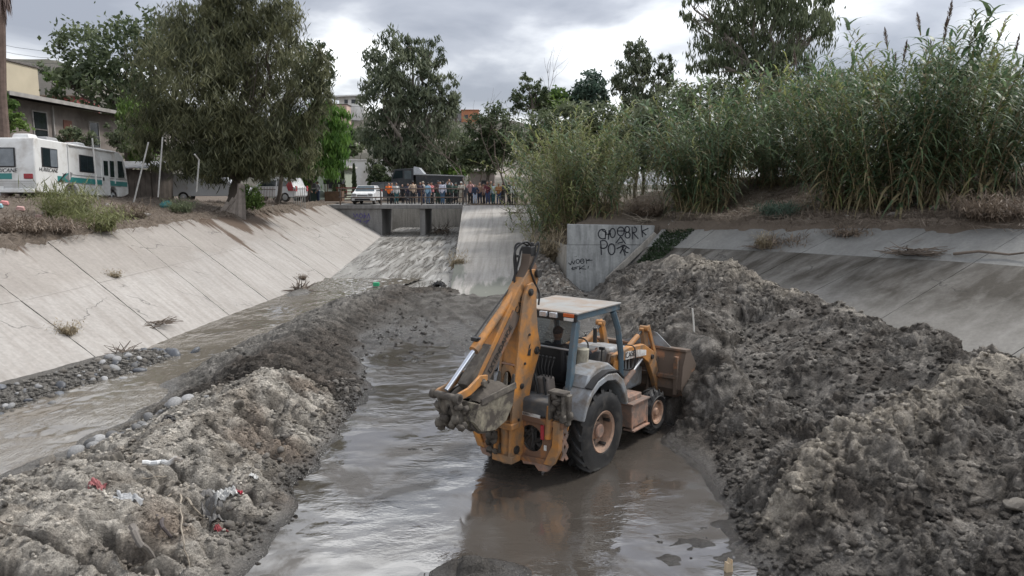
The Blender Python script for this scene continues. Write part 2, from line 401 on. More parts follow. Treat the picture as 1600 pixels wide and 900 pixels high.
    h0 = h; h = h + dd
    # colours (albedo): dry grey-tan on berm A, dark wet brown elsewhere
    ns = fbm(x * 1.3, y * 1.3, 4, 51); nf = fbm(x * 6, y * 6, 3, 52)
    dry = np.array([.40, .37, .325]); dry2 = np.array([.28, .25, .212]); dark = np.array([.072, .063, .054]); grey = np.array([.190, .175, .156]); tan = np.array([.33, .295, .245]); wetm = np.array([.052, .047, .042])
    def mix(a, b, t): return a * (1 - t[..., None]) + b * t[..., None]
    one = np.ones(x.shape)
    # floor
    c = mix(one[..., None] * np.array([.085, .078, .07]), wetm * one[..., None], sstep(-.3, .5, ns))
    far = sstep(18, 30, y)
    c = mix(c, one[..., None] * np.array([.19, .18, .165]), far * sstep(-.4, .4, ns) * .85)
    cA = mix(dry * one[..., None], dry2 * one[..., None], sstep(-.2, .6, ns + .3 * nf))
    cA = mix(cA, one[..., None] * np.array([.20, .155, .12]), sstep(.15, .6, pnoise(x * .8, y * .8, 61)) * sstep(-5.6, -4.6, x) * .75)
    cB = mix(dark * one[..., None] * 1.0, one[..., None] * np.array([.10, .085, .072]), sstep(-.1, .6, ns + .4 * nf))
    cP = mix(dark * one[..., None] * 1.1, grey * one[..., None], sstep(-.45, .45, ns + .5 * nf))
    lite = sstep(.80, 1.05, fr / 2.2 + .25 * ns) + .25 * sstep(.2, .6, fbm(x * .7, y * .7, 3, 71)) * (fr > .2)
    crest = sstep(.80, .98, pl / 2.05 + .1 * ns) * sstep(14, 19, y)
    cP = mix(cP, tan * one[..., None], np.clip(lite * .75 + crest * .9, 0, 1) * .95)
    # light drying band along the front heap's ridge
    rd = ridge(wx, wy, [(p[0], p[1], 1, .75, .5) for p in FRONT], .05)
    cP = mix(cP, tan * one[..., None] * 1.08, sstep(.2, .9, rd + .35 * nf) * .8)
    dryt = sstep(7.5, 12, x + 2 * ns) * .6
    cP = mix(cP, tan * one[..., None], dryt * sstep(9.5, 11.5, y) * (y < 15))
    cR = mix(one[..., None] * np.array([.16, .14, .12]), one[..., None] * np.array([.30, .285, .26]), sstep(-.1, .5, nf))
    isA = (bA >= bB) & (bA >= pl) & (x < 0); isB = (bB > bA) & (x < 0)
    heapc = np.where(isA[..., None], cA, np.where(isB[..., None], cB, cP))
    heapc = np.where(((rb >= np.maximum(pl, bB)) & (y > 29))[..., None], cR, heapc)
    c = mix(c, heapc, heap)
    # cobble bar silt
    c = mix(c, one[..., None] * np.array([.17, .16, .145]), strm)
    # each clod has its own tone, taller ones paler, to raise contrast
    c = c * np.clip(1 + (.80 * (i3 - .5) + .60 * (i2 - .5) + .50 * (i4 - .5)) * heap, .35, 2)[..., None]
    c = mix(c, one[..., None] * np.array([.070, .058, .047]), onA * sstep(.22, .02, run) * .55)  # shade of the runnels painted in as a darker colour, for contrast
    wet = np.clip(sstep(.15, .01, h - np.where(strm > .5, stream_z(y), POOL_Z)), 0, 1) * (1 - .0 * heap)
    c = c * (1 - .30 * (wet * (1 - strm * .5)))[..., None]
    return (h0, c, np.clip(wet, 0, 1), dd) if full else (h, c, np.clip(wet, 0, 1))
def mud_z(x, y): return float(mud(np.array([x]), np.array([y]))[0][0])
ys = [6.6]
while ys[-1] < 49: ys.append(ys[-1] + max(.034, .0036 * ys[-1]))
ys = np.array(ys); xs = np.concatenate([np.arange(-13.8, -8, .055), np.arange(-8, 10.5, .036), np.arange(10.5, 17.2, .06)])
X, Y = np.meshgrid(xs, ys)
H, C, WT, DD = mud(X, Y, True)
# the lumps swell out along the heap's own normal, not straight up
k5 = np.ones(7) / 7
def blur(a):
    for ax in (0, 1): a = np.apply_along_axis(lambda q: np.convolve(np.pad(q, 3, 'edge'), k5, 'valid'), ax, a)
    return a
gy_, gx_ = np.gradient(blur(H), ys, xs); nl = np.sqrt(1 + gx_ ** 2 + gy_ ** 2); DDn = DD * 1.05
X = X - gx_ / nl * DDn; Y = Y - gy_ / nl * DDn; H = H + DDn / nl
m_mud, t, p = newmat("mud")
ac = N(t, 'ShaderNodeAttribute', attribute_name='mcol'); aw = N(t, 'ShaderNodeAttribute', attribute_name='wet')
g = N(t, 'ShaderNodeNewGeometry')
nz = noise_n(t, g.outputs['Position'], 30, 6, .7); rr = ramp(t, [(.30, .62), (.5, 1.0), (.70, 1.45)]); t.links.new(nz, rr.inputs[0])
t.links.new(mixc(t, 1.0, ac.outputs['Color'], rr.outputs[0], 'MULTIPLY'), p.inputs['Base Color'])
mr = N(t, 'ShaderNodeMapRange'); mr.inputs[3].default_value = .92; mr.inputs[4].default_value = .16; t.links.new(aw.outputs['Fac'], mr.inputs[0])
t.links.new(mr.outputs[0], p.inputs['Roughness']); ms = N(t, 'ShaderNodeMapRange'); ms.inputs[3].default_value = .35; ms.inputs[4].default_value = 1.0; t.links.new(aw.outputs['Fac'], ms.inputs[0]); t.links.new(ms.outputs[0], p.inputs['Specular IOR Level'])
vo = N(t, 'ShaderNodeTexVoronoi', feature='DISTANCE_TO_EDGE'); vo.inputs['Scale'].default_value = 16; dv = N(t, 'ShaderNodeVectorMath', operation='ADD'); nv = N(t, 'ShaderNodeTexNoise'); nv.inputs['Scale'].default_value = 9; t.links.new(g.outputs['Position'], nv.inputs['Vector']); sv_ = N(t, 'ShaderNodeVectorMath', operation='SCALE'); sv_.inputs['Scale'].default_value = .12; t.links.new(nv.outputs['Color'], sv_.inputs[0]); t.links.new(g.outputs['Position'], dv.inputs[0]); t.links.new(sv_.outputs[0], dv.inputs[1]); t.links.new(dv.outputs[0], vo.inputs['Vector'])
vr = ramp(t, [(0., 0.), (.16, 1.)]); t.links.new(vo.outputs['Distance'], vr.inputs[0]); dryf = math_n(t, 'SUBTRACT', 1.0, aw.outputs['Fac'])
b0 = bumpn(t, math_n(t, 'MULTIPLY', vr.outputs[0], dryf), .75, .03)
b1 = bumpn(t, noise_n(t, g.outputs['Position'], 17, 9, .75), 1.0, .10, b0)
b2 = bumpn(t, noise_n(t, g.outputs['Position'], 75, 4, .65), .7, .02, b1)
t.links.new(b2, p.inputs['Normal'])
f = grid_faces(len(ys), len(xs))
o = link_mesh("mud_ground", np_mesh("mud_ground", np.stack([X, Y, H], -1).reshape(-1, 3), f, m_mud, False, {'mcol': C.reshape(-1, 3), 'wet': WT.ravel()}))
o['kind'] = 'structure'
# ------------------------------------------------------------ water
def watermat(name, col, rough, ior, sc, st, streak=(1, 1, 1), murk=None, dist=.03, patch=False):
    m, t, p = newmat(name); g = N(t, 'ShaderNodeNewGeometry'); mp = N(t, 'ShaderNodeMapping'); mp.inputs['Scale'].default_value = streak
    t.links.new(g.outputs['Position'], mp.inputs[0]); v = mp.outputs[0]
    n1 = noise_n(t, v, sc, 3, .55, .6); n2 = noise_n(t, v, sc * 3.1, 2, .5, .8); cal = noise_n(t, g.outputs['Position'], .55, 3)
    rc = ramp(t, [(.42, .04), (.60, 1.)]); t.links.new(cal, rc.inputs[0])
    hgt = math_n(t, 'MULTIPLY', math_n(t, 'MULTIPLY_ADD', n2, .35, n1), rc.outputs[0])
    t.links.new(bumpn(t, hgt, st, dist), p.inputs['Normal'])
    c = mixc(t, noise_n(t, g.outputs['Position'], .8, 4), col, tuple(k * 1.5 for k in col)) if murk is None else mixc(t, noise_n(t, v, .9, 5), col, murk)
    t.links.new(c, p.inputs['Base Color']); p.inputs['Roughness'].default_value = rough; p.inputs['IOR'].default_value = ior
    if patch:      # silt lying just under the surface takes the shine away in patches
        pn = noise_n(t, g.outputs['Position'], .62, 6, .6, .8); rp = ramp(t, [(.40, 0.), (.47, .6), (.56, 1.)]); t.links.new(pn, rp.inputs[0])
        m1 = N(t, 'ShaderNodeMapRange'); m1.inputs[3].default_value = .26; m1.inputs[4].default_value = rough; t.links.new(rp.outputs[0], m1.inputs[0]); t.links.new(m1.outputs[0], p.inputs['Roughness'])
        m2 = N(t, 'ShaderNodeMapRange'); m2.inputs[3].default_value = 1.42; m2.inputs[4].default_value = ior; t.links.new(rp.outputs[0], m2.inputs[0]); t.links.new(m2.outputs[0], p.inputs['IOR'])
    return m
m_pool = watermat("pool_water", (.047, .041, .035), .035, 2.9, 2.4, .34, (1, 1.9, 1), None, .05, True)
m_stream = watermat("stream_water", (.112, .098, .080), .06, 1.9, 5.0, .6, (1.5, .6, 1), (.172, .154, .128), .06)
gx = np.arange(-5.2, 5.0, .1); gy = np.arange(4, 29, .1); X, Y = np.meshgrid(gx, gy)
Z = POOL_Z + .004 * fbm(X * 2.2, Y * 3.0, 3, 81) + .004 * np.abs(pnoise(X * .8, Y * 4 + pnoise(X, Y, 5), 82))
o = link_mesh("pool_water", np_mesh("pool_water", np.stack([X, Y, Z], -1).reshape(-1, 3), grid_faces(len(gy), len(gx)), m_pool, True)); o['kind'] = 'structure'
gy = np.arange(3, 34.6, .09); U = np.linspace(0, 1, 70); Yg, Ug = np.meshgrid(gy, U, indexing='ij')
xl = interp(Yg, TOE, 1) - .15; xr = np.interp(Yg, [3, 12, 15, 20, 25, 30, 33, 35], [-7.6, -6.6, -6.0, -6.4, -6.4, -5.6, -4.6, -4.0]); Xg = xl + (xr - xl) * Ug
Zg = stream_z(Yg) + .013 * fbm(Xg * 2.6, Yg * 1.5, 3, 85) + .012 * np.abs(pnoise(Xg * 4 + .8 * pnoise(Xg, Yg, 8), Yg * 1.3, 86)) + .035 * sstep(27, 33, Yg) * fbm(Xg * 3, Yg * 3, 3, 87)
o = link_mesh("stream_water", np_mesh("stream_water", np.stack([Xg, Yg, Zg], -1).reshape(-1, 3), grid_faces(len(gy), 70), m_stream, True)); o['kind'] = 'structure'
# ------------------------------------------------------------ concrete
def concrete(name, light, dark, stain, stain_pos, bump=.25, streak_amt=.5, soil=None, soil_amt=0., upper=None, crack=0., upos=(.50, .60)):
    m, t, p = newmat(name); a = N(t, 'ShaderNodeAttribute', attribute_name='st'); v = a.outputs['Vector']; g = N(t, 'ShaderNodeNewGeometry'); P = g.outputs['Position']
    mp = N(t, 'ShaderNodeMapping'); mp.inputs['Scale'].default_value = (2.6, .35, 1); t.links.new(v, mp.inputs[0])
    st = noise_n(t, mp.outputs[0], 1.6, 6, .6, .3); big = noise_n(t, P, .35, 5, .6); fine = noise_n(t, P, 9, 5, .65)
    c = mixc(t, big, dark, light)
    if upper is not None:
        s3 = N(t, 'ShaderNodeSeparateXYZ'); t.links.new(v, s3.inputs[0]); ru = ramp(t, [(upos[0], 0.), (upos[1], 1.)]); t.links.new(math_n(t, 'ADD', math_n(t, 'MULTIPLY', s3.outputs[1], 1 / 6.), math_n(t, 'MULTIPLY_ADD', noise_n(t, P, .5, 5, .6), .34, -.17)), ru.inputs[0])
        c = mixc(t, ru.outputs[0], c, mixc(t, 1., c, upper, 'MULTIPLY'))
    r = ramp(t, [(.42, 0.), (stain_pos, 1.)]); t.links.new(st, r.inputs[0])
    c = mixc(t, math_n(t, 'MULTIPLY', r.outputs[0], streak_amt), c, stain)
    sp = ramp(t, [(.3, .86), (.7, 1.1)]); t.links.new(fine, sp.inputs[0]); c = mixc(t, 1., c, sp.outputs[0], 'MULTIPLY')
    pits = ramp(t, [(.70, 0.), (.76, 1.)]); t.links.new(noise_n(t, P, 3.1, 8, .7), pits.inputs[0]); c = mixc(t, math_n(t, 'MULTIPLY', pits.outputs[0], .45), c, tuple(k * .35 for k in dark))
    if crack:
        nv = N(t, 'ShaderNodeTexNoise'); nv.inputs['Scale'].default_value = 1.1; nv.inputs['Detail'].default_value = 6; t.links.new(P, nv.inputs['Vector']); sc_ = N(t, 'ShaderNodeVectorMath', operation='SCALE'); sc_.inputs['Scale'].default_value = 1.2; t.links.new(nv.outputs['Color'], sc_.inputs[0]); ad = N(t, 'ShaderNodeVectorMath', operation='ADD'); t.links.new(P, ad.inputs[0]); t.links.new(sc_.outputs[0], ad.inputs[1])
        vo = N(t, 'ShaderNodeTexVoronoi', feature='DISTANCE_TO_EDGE'); vo.inputs['Scale'].default_value = .30; t.links.new(ad.outputs[0], vo.inputs['Vector']); rk = ramp(t, [(.0, 1.), (.0035, .8), (.007, 0.)]); t.links.new(vo.outputs['Distance'], rk.inputs[0]); rm = ramp(t, [(.5, 0.), (.58, 1.)]); t.links.new(noise_n(t, P, .45, 3), rm.inputs[0])
        c = mixc(t, math_n(t, 'MULTIPLY', math_n(t, 'MULTIPLY', rk.outputs[0], rm.outputs[0]), crack), c, tuple(k * .3 for k in dark))
    if soil is not None:
        sv = N(t, 'ShaderNodeSeparateXYZ'); t.links.new(v, sv.inputs[0])
        mp2 = N(t, 'ShaderNodeMapping'); mp2.inputs['Scale'].default_value = (1., .22, 1); t.links.new(v, mp2.inputs[0])
        sn = noise_n(t, mp2.outputs[0], .9, 6, .62, .2)
        q = math_n(t, 'ADD', sn, math_n(t, 'MULTIPLY', sv.outputs[2], soil_amt))
        r2 = ramp(t, [(.60, 0.), (.68, 1.)]); t.links.new(q, r2.inputs[0]); c = mixc(t, r2.outputs[0], c, soil)
    t.links.new(c, p.inputs['Base Color']); p.inputs['Roughness'].default_value = .88; p.inputs['Specular IOR Level'].default_value = .25
    b = bumpn(t, noise_n(t, P, 25, 6, .7), bump, .02); t.links.new(bumpn(t, big, .3, .08, b), p.inputs['Normal'])
    return m
m_cl = concrete("left_concrete_low", (.405, .385, .36), (.27, .253, .235), (.235, .213, .192), .72, .25, .75, (.10, .073, .055), .36, (.84, .82, .80), .8)
m_cu = concrete("left_concrete_high", (.385, .36, .338), (.295, .275, .257), (.18, .165, .15), .7, .25, .6, (.10, .073, .055), .36)
m_rl = concrete("right_concrete_low", (.215, .206, .19), (.135, .128, .116), (.27, .26, .243), .70, .3, .6, None, 0., (.34, .32, .295), .8, (.22, .40))
m_ru = concrete("right_concrete_high", (.235, .235, .225), (.165, .165, .158), (.10, .095, .088), .75, .3, .5, (.09, .068, .05), .1)
m_ramp = concrete("ramp_concrete", (.40, .383, .357), (.31, .293, .272), (.19, .175, .158), .72, .3, .7, (.15, .155, .135), .30)
m_wall = concrete("wall_concrete", (.40, .41, .405), (.30, .31, .31), (.11, .115, .118), .72, .25, .75)
m_wallw = concrete("wall_concrete_warm", (.40, .38, .34), (.31, .29, .26), (.16, .15, .135), .72, .25, .75)
m_bridge = concrete("bridge_concrete", (.27, .265, .26), (.19, .187, .182), (.10, .098, .095), .72, .2, .6)
def slope_panel(parent, A, B, s0t, s1t, s0b, s1b, t0, t1, mat, gap, zfun=None, n=(12, 16), thick=.14):
    """one slab of a slope lining between top line A and toe line B; soil weight in st.z"""
    us = np.linspace(0, 1, n[0]); vs_ = np.linspace(t0, t1, n[1]); V = []; ST = []
    for k, u in enumerate(us):
        pt = A(s0t + (s1t - s0t) * u); pb = B(s0b + (s1b - s0b) * u)
        for w in vs_:
            p = pb + (pt - pb) * w; V.append(p); ST.append((pt[1] + pt[0] * .6, w * 6, (w - .55) * (.45 + 1.25 * math.exp(-((pt[1] - 45) / 6.5) ** 2)) - (.10 if pt[1] < 38 else 0)))
    V = np.array(V).reshape(n[0], n[1], 3)
    # shrink for the joints
    for ax, tot in ((0, gap), (1, gap * .2)):
        d = (V[-1] - V[0]) if ax == 0 else (V[:, -1] - V[:, 0])
        L = np.linalg.norm(d, axis=-1, keepdims=True); d = d / L
        if ax == 0:
            wv = (1 + .9 * pnoise(np.linspace(0, 9, n[1]), np.full(n[1], s0b * 3.1), 92))[:, None]; wv2 = (1 + .9 * pnoise(np.linspace(0, 9, n[1]), np.full(n[1], s1b * 3.1), 93))[:, None]; V[0] += d * tot * wv; V[-1] -= d * tot * wv2
        else: V[:, 0] += d * tot; V[:, -1] -= d * tot
    nrm = np.cross(V[-1, 0] - V[0, 0], V[0, -1] - V[0, 0]); nrm /= np.linalg.norm(nrm)
    if nrm[2] < 0: nrm = -nrm
    V = V + nrm * (.012 * (random.random() - .5) + .010 * fbm(V[..., 0] * .7, V[..., 1] * .7, 3, 91))[..., None]
    lo = V - nrm * thick
    q = n[0] * n[1]; allv = np.concatenate([V.reshape(-1, 3), lo.reshape(-1, 3)]); F = grid_faces(n[0], n[1]); fs = [F]
    idx = np.arange(q).reshape(n[0], n[1]); rim = list(idx[:, 0]) + list(idx[-1, 1:]) + list(idx[-2::-1, -1]) + list(idx[0, -2:0:-1])
    fs.append(np.array([(rim[(i + 1) % len(rim)], rim[i], rim[i] + q, rim[(i + 1) % len(rim)] + q) for i in range(len(rim))]))
    F = np.concatenate(fs); st = np.array(ST + ST)
    me = np_mesh("panel", allv, F, mat, True, {'st': st}); me.set_sharp_from_angle(angle=R(40))
    return link_mesh("panel", me, parent)
lin = empty("left_slope_lining"); lin['kind'] = 'structure'
JB = [2.2, 6, 9.5, 12.5, 15.5, 18.5, 21.4, 25.2, 28.2, 31.5, 34.6, 38, 42, 46, 50, 54, 57.4]
JT = [2.5, 6.5, 10.5, 14, 17.3, 20.8, 24.8, 30.4, 34.8, 39.2, 43, 46, 49, 51.5, 54, 56, 57.6]
for k in range(len(JB) - 1):
    for t0, t1, mt in ((0, .54, m_cl), (.54, 1, m_cl)):
        slope_panel(lin, top, toe, JT[k], JT[k + 1], JB[k], JB[k + 1], t0, t1, mt, .020)
# dark bed seen in the open joints, laid a little below the slabs
m_bed = mk("joint_soil", (.06, .05, .042), .95)
def bed(name, A, B, svals, off, parent):
    V = []
    for st_, sb in svals:
        a, b = A(st_), B(sb)
        for w in np.linspace(-.04, 1.0, 6): V.append(b + (a - b) * w)
    V = np.array(V).reshape(len(svals), 6, 3); V[..., 2] -= off
    return link_mesh(name, np_mesh(name, V.reshape(-1, 3), grid_faces(len(svals), 6), m_bed), parent)
bed("joint_bed", top, toe, list(zip(JT, JB)), .10, lin)
rin = empty("right_slope_lining"); rin['kind'] = 'structure'
RST = [0, .2, .4, .6, .8, 1, 1.25, 1.5, 1.8, 2.2]; RSB = [0, .1, .23, .38, .56, .76, 1.0, 1.3, 1.7, 2.2]
for k in range(len(RST) - 1):
    for t0, t1, mt in ((0, .66, m_rl), (.66, 1, m_ru)):
        slope_panel(rin, rtop, rbot, RST[k], RST[k + 1], RSB[k], RSB[k + 1], t0, t1, mt, .012)
bed("joint_bed", rtop, rbot, list(zip(RST, RSB)), .10, rin)
# ------------------------------------------------------------ chute and ramp
def slab_mesh(name, V, mat, drop, parent=None, st=None):
    nr, nc = V.shape[:2]; q = nr * nc; lo = V.copy(); lo[..., 2] = drop if np.isscalar(drop) else lo[..., 2] - drop[0]
    idx = np.arange(q).reshape(nr, nc); rim = list(idx[:, 0]) + list(idx[-1, 1:]) + list(idx[-2::-1, -1]) + list(idx[0, -2:0:-1])
    F = np.concatenate([grid_faces(nr, nc)[:, ::-1] * 1, np.array([(rim[i], rim[(i + 1) % len(rim)], rim[(i + 1) % len(rim)] + q, rim[i] + q) for i in range(len(rim))])])
    if st is None: st = np.stack([V[..., 0] * 1.0, V[..., 1] * .25, V[..., 1] * 0], -1)
    st = st.reshape(-1, 3)
    me = np_mesh(name, np.concatenate([V.reshape(-1, 3), lo.reshape(-1, 3)]), F, mat, True, {'st': np.concatenate([st, st])})
    bm = bmesh.new(); bm.from_mesh(me); bmesh.ops.recalc_face_normals(bm, faces=bm.faces); bm.to_mesh(me); bm.free()
    me.set_sharp_from_angle(angle=R(40)); return link_mesh(name, me, parent)
m_chute, t, p = newmat("chute_concrete")
g = N(t, 'ShaderNodeNewGeometry'); mp = N(t, 'ShaderNodeMapping'); mp.inputs['Scale'].default_value = (2.6, .22, 1); t.links.new(g.outputs['Position'], mp.inputs[0])
n1 = noise_n(t, mp.outputs[0], 1.1, 9, .70, 1.2); rr = ramp(t, [(.30, (.13, .122, .11)), (.47, (.20, .19, .172)), (.56, (.26, .25, .23)), (.62, (.40, .39, .37)), (.70, (.24, .22, .19))]); t.links.new(n1, rr.inputs[0])
t.links.new(rr.outputs[0], p.inputs['Base Color']); r2 = ramp(t, [(.4, .16), (.62, .6)]); t.links.new(n1, r2.inputs[0]); t.links.new(r2.outputs[0], p.inputs['Roughness'])
t.links.new(bumpn(t, noise_n(t, mp.outputs[0], 5, 6, .6), .5, .04), p.inputs['Normal'])
yy = np.linspace(32.5, 68.5, 68); uu = np.linspace(0, 1, 22); V = np.zeros((68, 22, 3))
for i, y in enumerate(yy):
    xl = float(interp(y, TOE, 1)) - .1 if y < 57.5 else -10.2; xr = np.interp(y, [32, 36, 57, 66], [-2.6, -2.85, -3.8, -3.8])
    V[i, :, 0] = xl + (xr - xl) * uu; V[i, :, 1] = y; V[i, :, 2] = np.interp(y, [32, 34, 45, 58, 66], [.18, .26, .5, .8, .85]) + .02 * fbm(V[i, :, 0] * 1.2, y * .5 + 0 * uu, 3, 95)
slab_mesh("channel_floor", V, m_chute, -.6)['kind'] = 'structure'
rmp = empty("access_ramp"); rmp['kind'] = 'structure'
RY = [28.2, 33.5, 38.6, 43.8, 49, 53.5, 57.6]
for k in range(len(RY) - 1):
    yy = np.linspace(RY[k] + .012, RY[k + 1] - .012, 9); V = np.zeros((9, 12, 3))
    for i, y in enumerate(yy):
        xl = np.interp(y, [28, 33, 36, 57.6], [-2.3, -2.75, -2.85, -3.8]); xr = np.interp(y, [28, 38, 48, 57.6], [1.9, 2.0, 2.3, 3.2])
        V[i, :, 0] = np.linspace(xl, xr, 12); V[i, :, 1] = y; V[i, :, 2] = np.interp(y, [28, 34, 46, 57.6], [.02, .42, 1.75, 3.12]) + .012 * fbm(V[i, :, 0] * .8, y * .8 + 0 * V[i, :, 0], 2, 97)
    slab_mesh("slab", V, m_ramp, -.6, rmp, np.stack([V[..., 0], V[..., 1] * .25, np.clip((37.5 - V[..., 1]) / 9, 0, 1)], -1))
# ------------------------------------------------------------ ground sheet
# channel outline: x, y, bank height, rise per metre, rise cap
OUT = [(-18.1, -12, 2.85, .22, 1.2), (-18, 2, 2.85, .22, 1.2), (-16.4, 12, 2.85, .22, 1.2), (-15.6, 22.7, 2.93, .21, 1.1), (-16.5, 38.9, 2.98, .19, 1.0), (-15.4, 50, 3.1, .1, .35), (-14.2, 57.7, 3.2, .02, .05), (-13.9, 68.6, 3.15, 0, 0), (-3.8, 68.6, 3.15, 0, 0), (-3.6, 57.7, 3.15, 0, 0),
       (3.2, 57.7, 3.15, 0, .1), (2.3, 48, 2.2, .3, 1.2), (1.62, 38, 2.0, .7, 1.8), (2.62, 34.5, 2.0, .8, 1.7), (2.8, 34.25, 2.82, .25, 1.9), (6.7, 34.1, 2.82, .25, 2.2), (7.0, 33.3, 2.80, .25, 2.2), (10.6, 29.6, 3.07, .24, 2.1), (16.4, 23.5, 3.42, .22, 2.0), (23, 17, 3.45, .22, 2.0), (30, 9, 3.5, .2, 2.0), (34, -12, 3.5, .2, 2)]
def ground(x, y):
    x = np.asarray(x, float); y = np.asarray(y, float); shp = x.shape
    best = np.full(shp, 1e9); zt = np.zeros(shp); kk = np.zeros(shp); cp = np.zeros(shp); inside = np.zeros(shp, bool)
    n = len(OUT)
    for i in range(n):
        a, b = OUT[i], OUT[(i + 1) % n]; dx, dy = b[0] - a[0], b[1] - a[1]
        cr = ((a[1] > y) != (b[1] > y)); xi = a[0] + (y - a[1]) * dx / (dy if abs(dy) > 1e-9 else 1e-9); inside ^= cr & (x < xi)
        if i == n - 1: continue
        t = np.clip(((x - a[0]) * dx + (y - a[1]) * dy) / (dx * dx + dy * dy), 0, 1); d = np.hypot(x - a[0] - t * dx, y - a[1] - t * dy); m = d < best
        best = np.where(m, d, best)
        for arr, q in ((zt, 2), (kk, 3), (cp, 4)): arr[m] = (a[q] + (b[q] - a[q]) * t)[m]
    r = np.hypot(x, y)
    z = zt + .03 + np.minimum(best * kk, cp) + np.clip(best / 2, 0, 1) * (.14 * fbm(x * .6, y * .6, 4, 101) + .05 * fbm(x * 3, y * 3, 2, 102)) * np.where((y > 55) & (x < 4), .15, 1)
    z = np.where(inside, np.maximum(zt - .15 - np.where(y > 57, 14., np.where((x > 0) & (y > 33.3), 9., 3.)) * best, -1.3), z)
    hill = sstep(95, 250, r) * sstep(.16, .0, x / np.maximum(np.abs(y), 1)) * (19 + 5 * fbm(x * .012, y * .012, 3, 103)) + sstep(55, 130, r) * 13 * sstep(-.45, -.62, x / np.maximum(y, 1)) * (y > 0)
    z = z + np.where(inside, 0, hill + sstep(90, 200, r) * 1.2 * fbm(x * .08, y * .08, 4, 104))
    return z, inside, best
def gz(x, y): return float(ground(np.array([x]), np.array([y]))[0][0])
gxs = np.concatenate([np.linspace(-2400, -200, 16)[:-1], np.linspace(-200, -46, 40)[:-1], np.arange(-46, -30, .8), np.arange(-30, 30, .2), np.arange(30, 46, .8), np.linspace(46, 200, 40)[1:], np.linspace(200, 2400, 16)[1:]])
gys = np.concatenate([np.array([-600, -100, -30]), np.arange(-12, 10, .8), np.arange(10, 68, .2), np.arange(68, 90, .7), np.linspace(90, 330, 90), np.linspace(360, 3000, 18)])
X, Y = np.meshgrid(gxs, gys); Z, INS, D = ground(X, Y)
m_gr, t, p = newmat("bank_soil"); g = N(t, 'ShaderNodeNewGeometry'); P = g.outputs['Position']
c = mixc(t, noise_n(t, P, .9, 6, .65), (.085, .066, .052), (.19, .155, .125)); c = mixc(t, noise_n(t, P, 7, 6, .7), c, (.13, .108, .088))
rg = ramp(t, [(.52, 0.), (.62, 1.)]); t.links.new(noise_n(t, P, .035, 7, .65), rg.inputs[0])
sxyz = N(t, 'ShaderNodeSeparateXYZ'); t.links.new(P, sxyz.inputs[0]); fr_ = ramp(t, [(.09, 0.), (.12, 1.)]); t.links.new(math_n(t, 'DIVIDE', sxyz.outputs[1], 1000.), fr_.inputs[0])
hillc = mixc(t, rg.outputs[0], (.075, .072, .058), (.25, .225, .20)); c = mixc(t, fr_.outputs[0], c, hillc)
t.links.new(c, p.inputs['Base Color']); p.inputs['Roughness'].default_value = .95; p.inputs['Specular IOR Level'].default_value = .2
t.links.new(bumpn(t, noise_n(t, P, 9, 8, .7), .9, .08), p.inputs['Normal'])
f = grid_faces(len(gys), len(gxs))
o = link_mesh("ground", np_mesh("ground", np.stack([X, Y, Z], -1).reshape(-1, 3), f, m_gr, True)); o['kind'] = 'structure'
# soil that has slid over the top edges of both linings
def spill(name, A, B, pairs, amp, seed, floor):
    n = 26; V = np.zeros((len(pairs), n, 3))
    for i, (sa, sb) in enumerate(pairs):
        a = np.array(A(sa)); b = np.array(B(sb)); L = np.linalg.norm(a - b); d = (b - a) / L; q = float(np.clip(amp(a[1], i), .02, 3.5)); k = np.linspace(-.35, q, n)
        f = np.clip(1 - (k + .35) / (q + .35), 0, 1); P = a[None] + d[None] * k[:, None]; P[:, 2] += .16 * f ** .7 - .05 + (.07 * np.abs(fbm(P[:, 0] * 2.5, P[:, 1] * 2.5, 3, seed)) + .06 * chunks(P[:, 0] * 3, P[:, 1] * 3, seed)[0]) * np.minimum(1, f * 3); V[i] = P
    return link_mesh(name, np_mesh(name, V.reshape(-1, 3), grid_faces(len(pairs), n)[:, ::-1], m_gr, True))
sv_t = np.linspace(12, 57.3, 620)
sp = spill("soil_spill", top, lambda s: toe(float(np.interp(s, JT, JB))), [(s, s) for s in sv_t], lambda y, i: .12 + .45 * max(0, float(fbm(np.array(y * .9), np.array(.3), 4, 111)) + .1) + (2.3 * max(0, float(fbm(np.array(y * 1.3), np.array(.7), 4, 112)) + .25)) * math.exp(-((y - 46) / 5.5) ** 2), 113, 0); sp['kind'] = 'structure'
sv_r = np.linspace(0.02, 1.7, 420)
sp = spill("soil_spill", rtop, lambda s: rbot(float(np.interp(s, RST, RSB))), [(s, s) for s in sv_r], lambda y, i: .10 + .55 * max(0, float(fbm(np.array(i * .05), np.array(.3), 4, 115)) + .12), 116, 0); sp['kind'] = 'structure'
# ------------------------------------------------------------ headwall with graffiti
def st_box(name, mb, mat, parent=None, bevel=.02):
    o = mb.build(name, mat, parent, 35, bevel); me = o.data
    co = np.zeros(len(me.vertices) * 3, np.float32); me.vertices.foreach_get('co', co); co = co.reshape(-1, 3)
    a = me.attributes.new('st', 'FLOAT_VECTOR', 'POINT'); a.data.foreach_set('vector', np.stack([co[:, 0] + co[:, 1], co[:, 2], co[:, 2] * 0], -1).astype(np.float32).ravel())
    return o
hw = empty("headwall", (2.5, 33.7, 0), 0, "grey concrete headwall with black graffiti below the reeds", "wall")
mb = MB(); mb.M = Matrix.Translation((-2.5, -33.7, 0))
mb.prism([(2.5, -.3), (6.2, -.3), (6.4, 1.97), (2.5, 1.97)], 33.7, 34.1, 'y'); st_box("lower_wall", mb, m_wall, hw)
mb = MB(); mb.M = Matrix.Translation((-2.5, -33.7, 0))
mb.prism([(2.53, 1.98), (6.4, 1.98), (6.5, 2.86), (2.53, 2.92)], 33.688, 33.98, 'y'); st_box("upper_wall", mb, m_wall, hw)
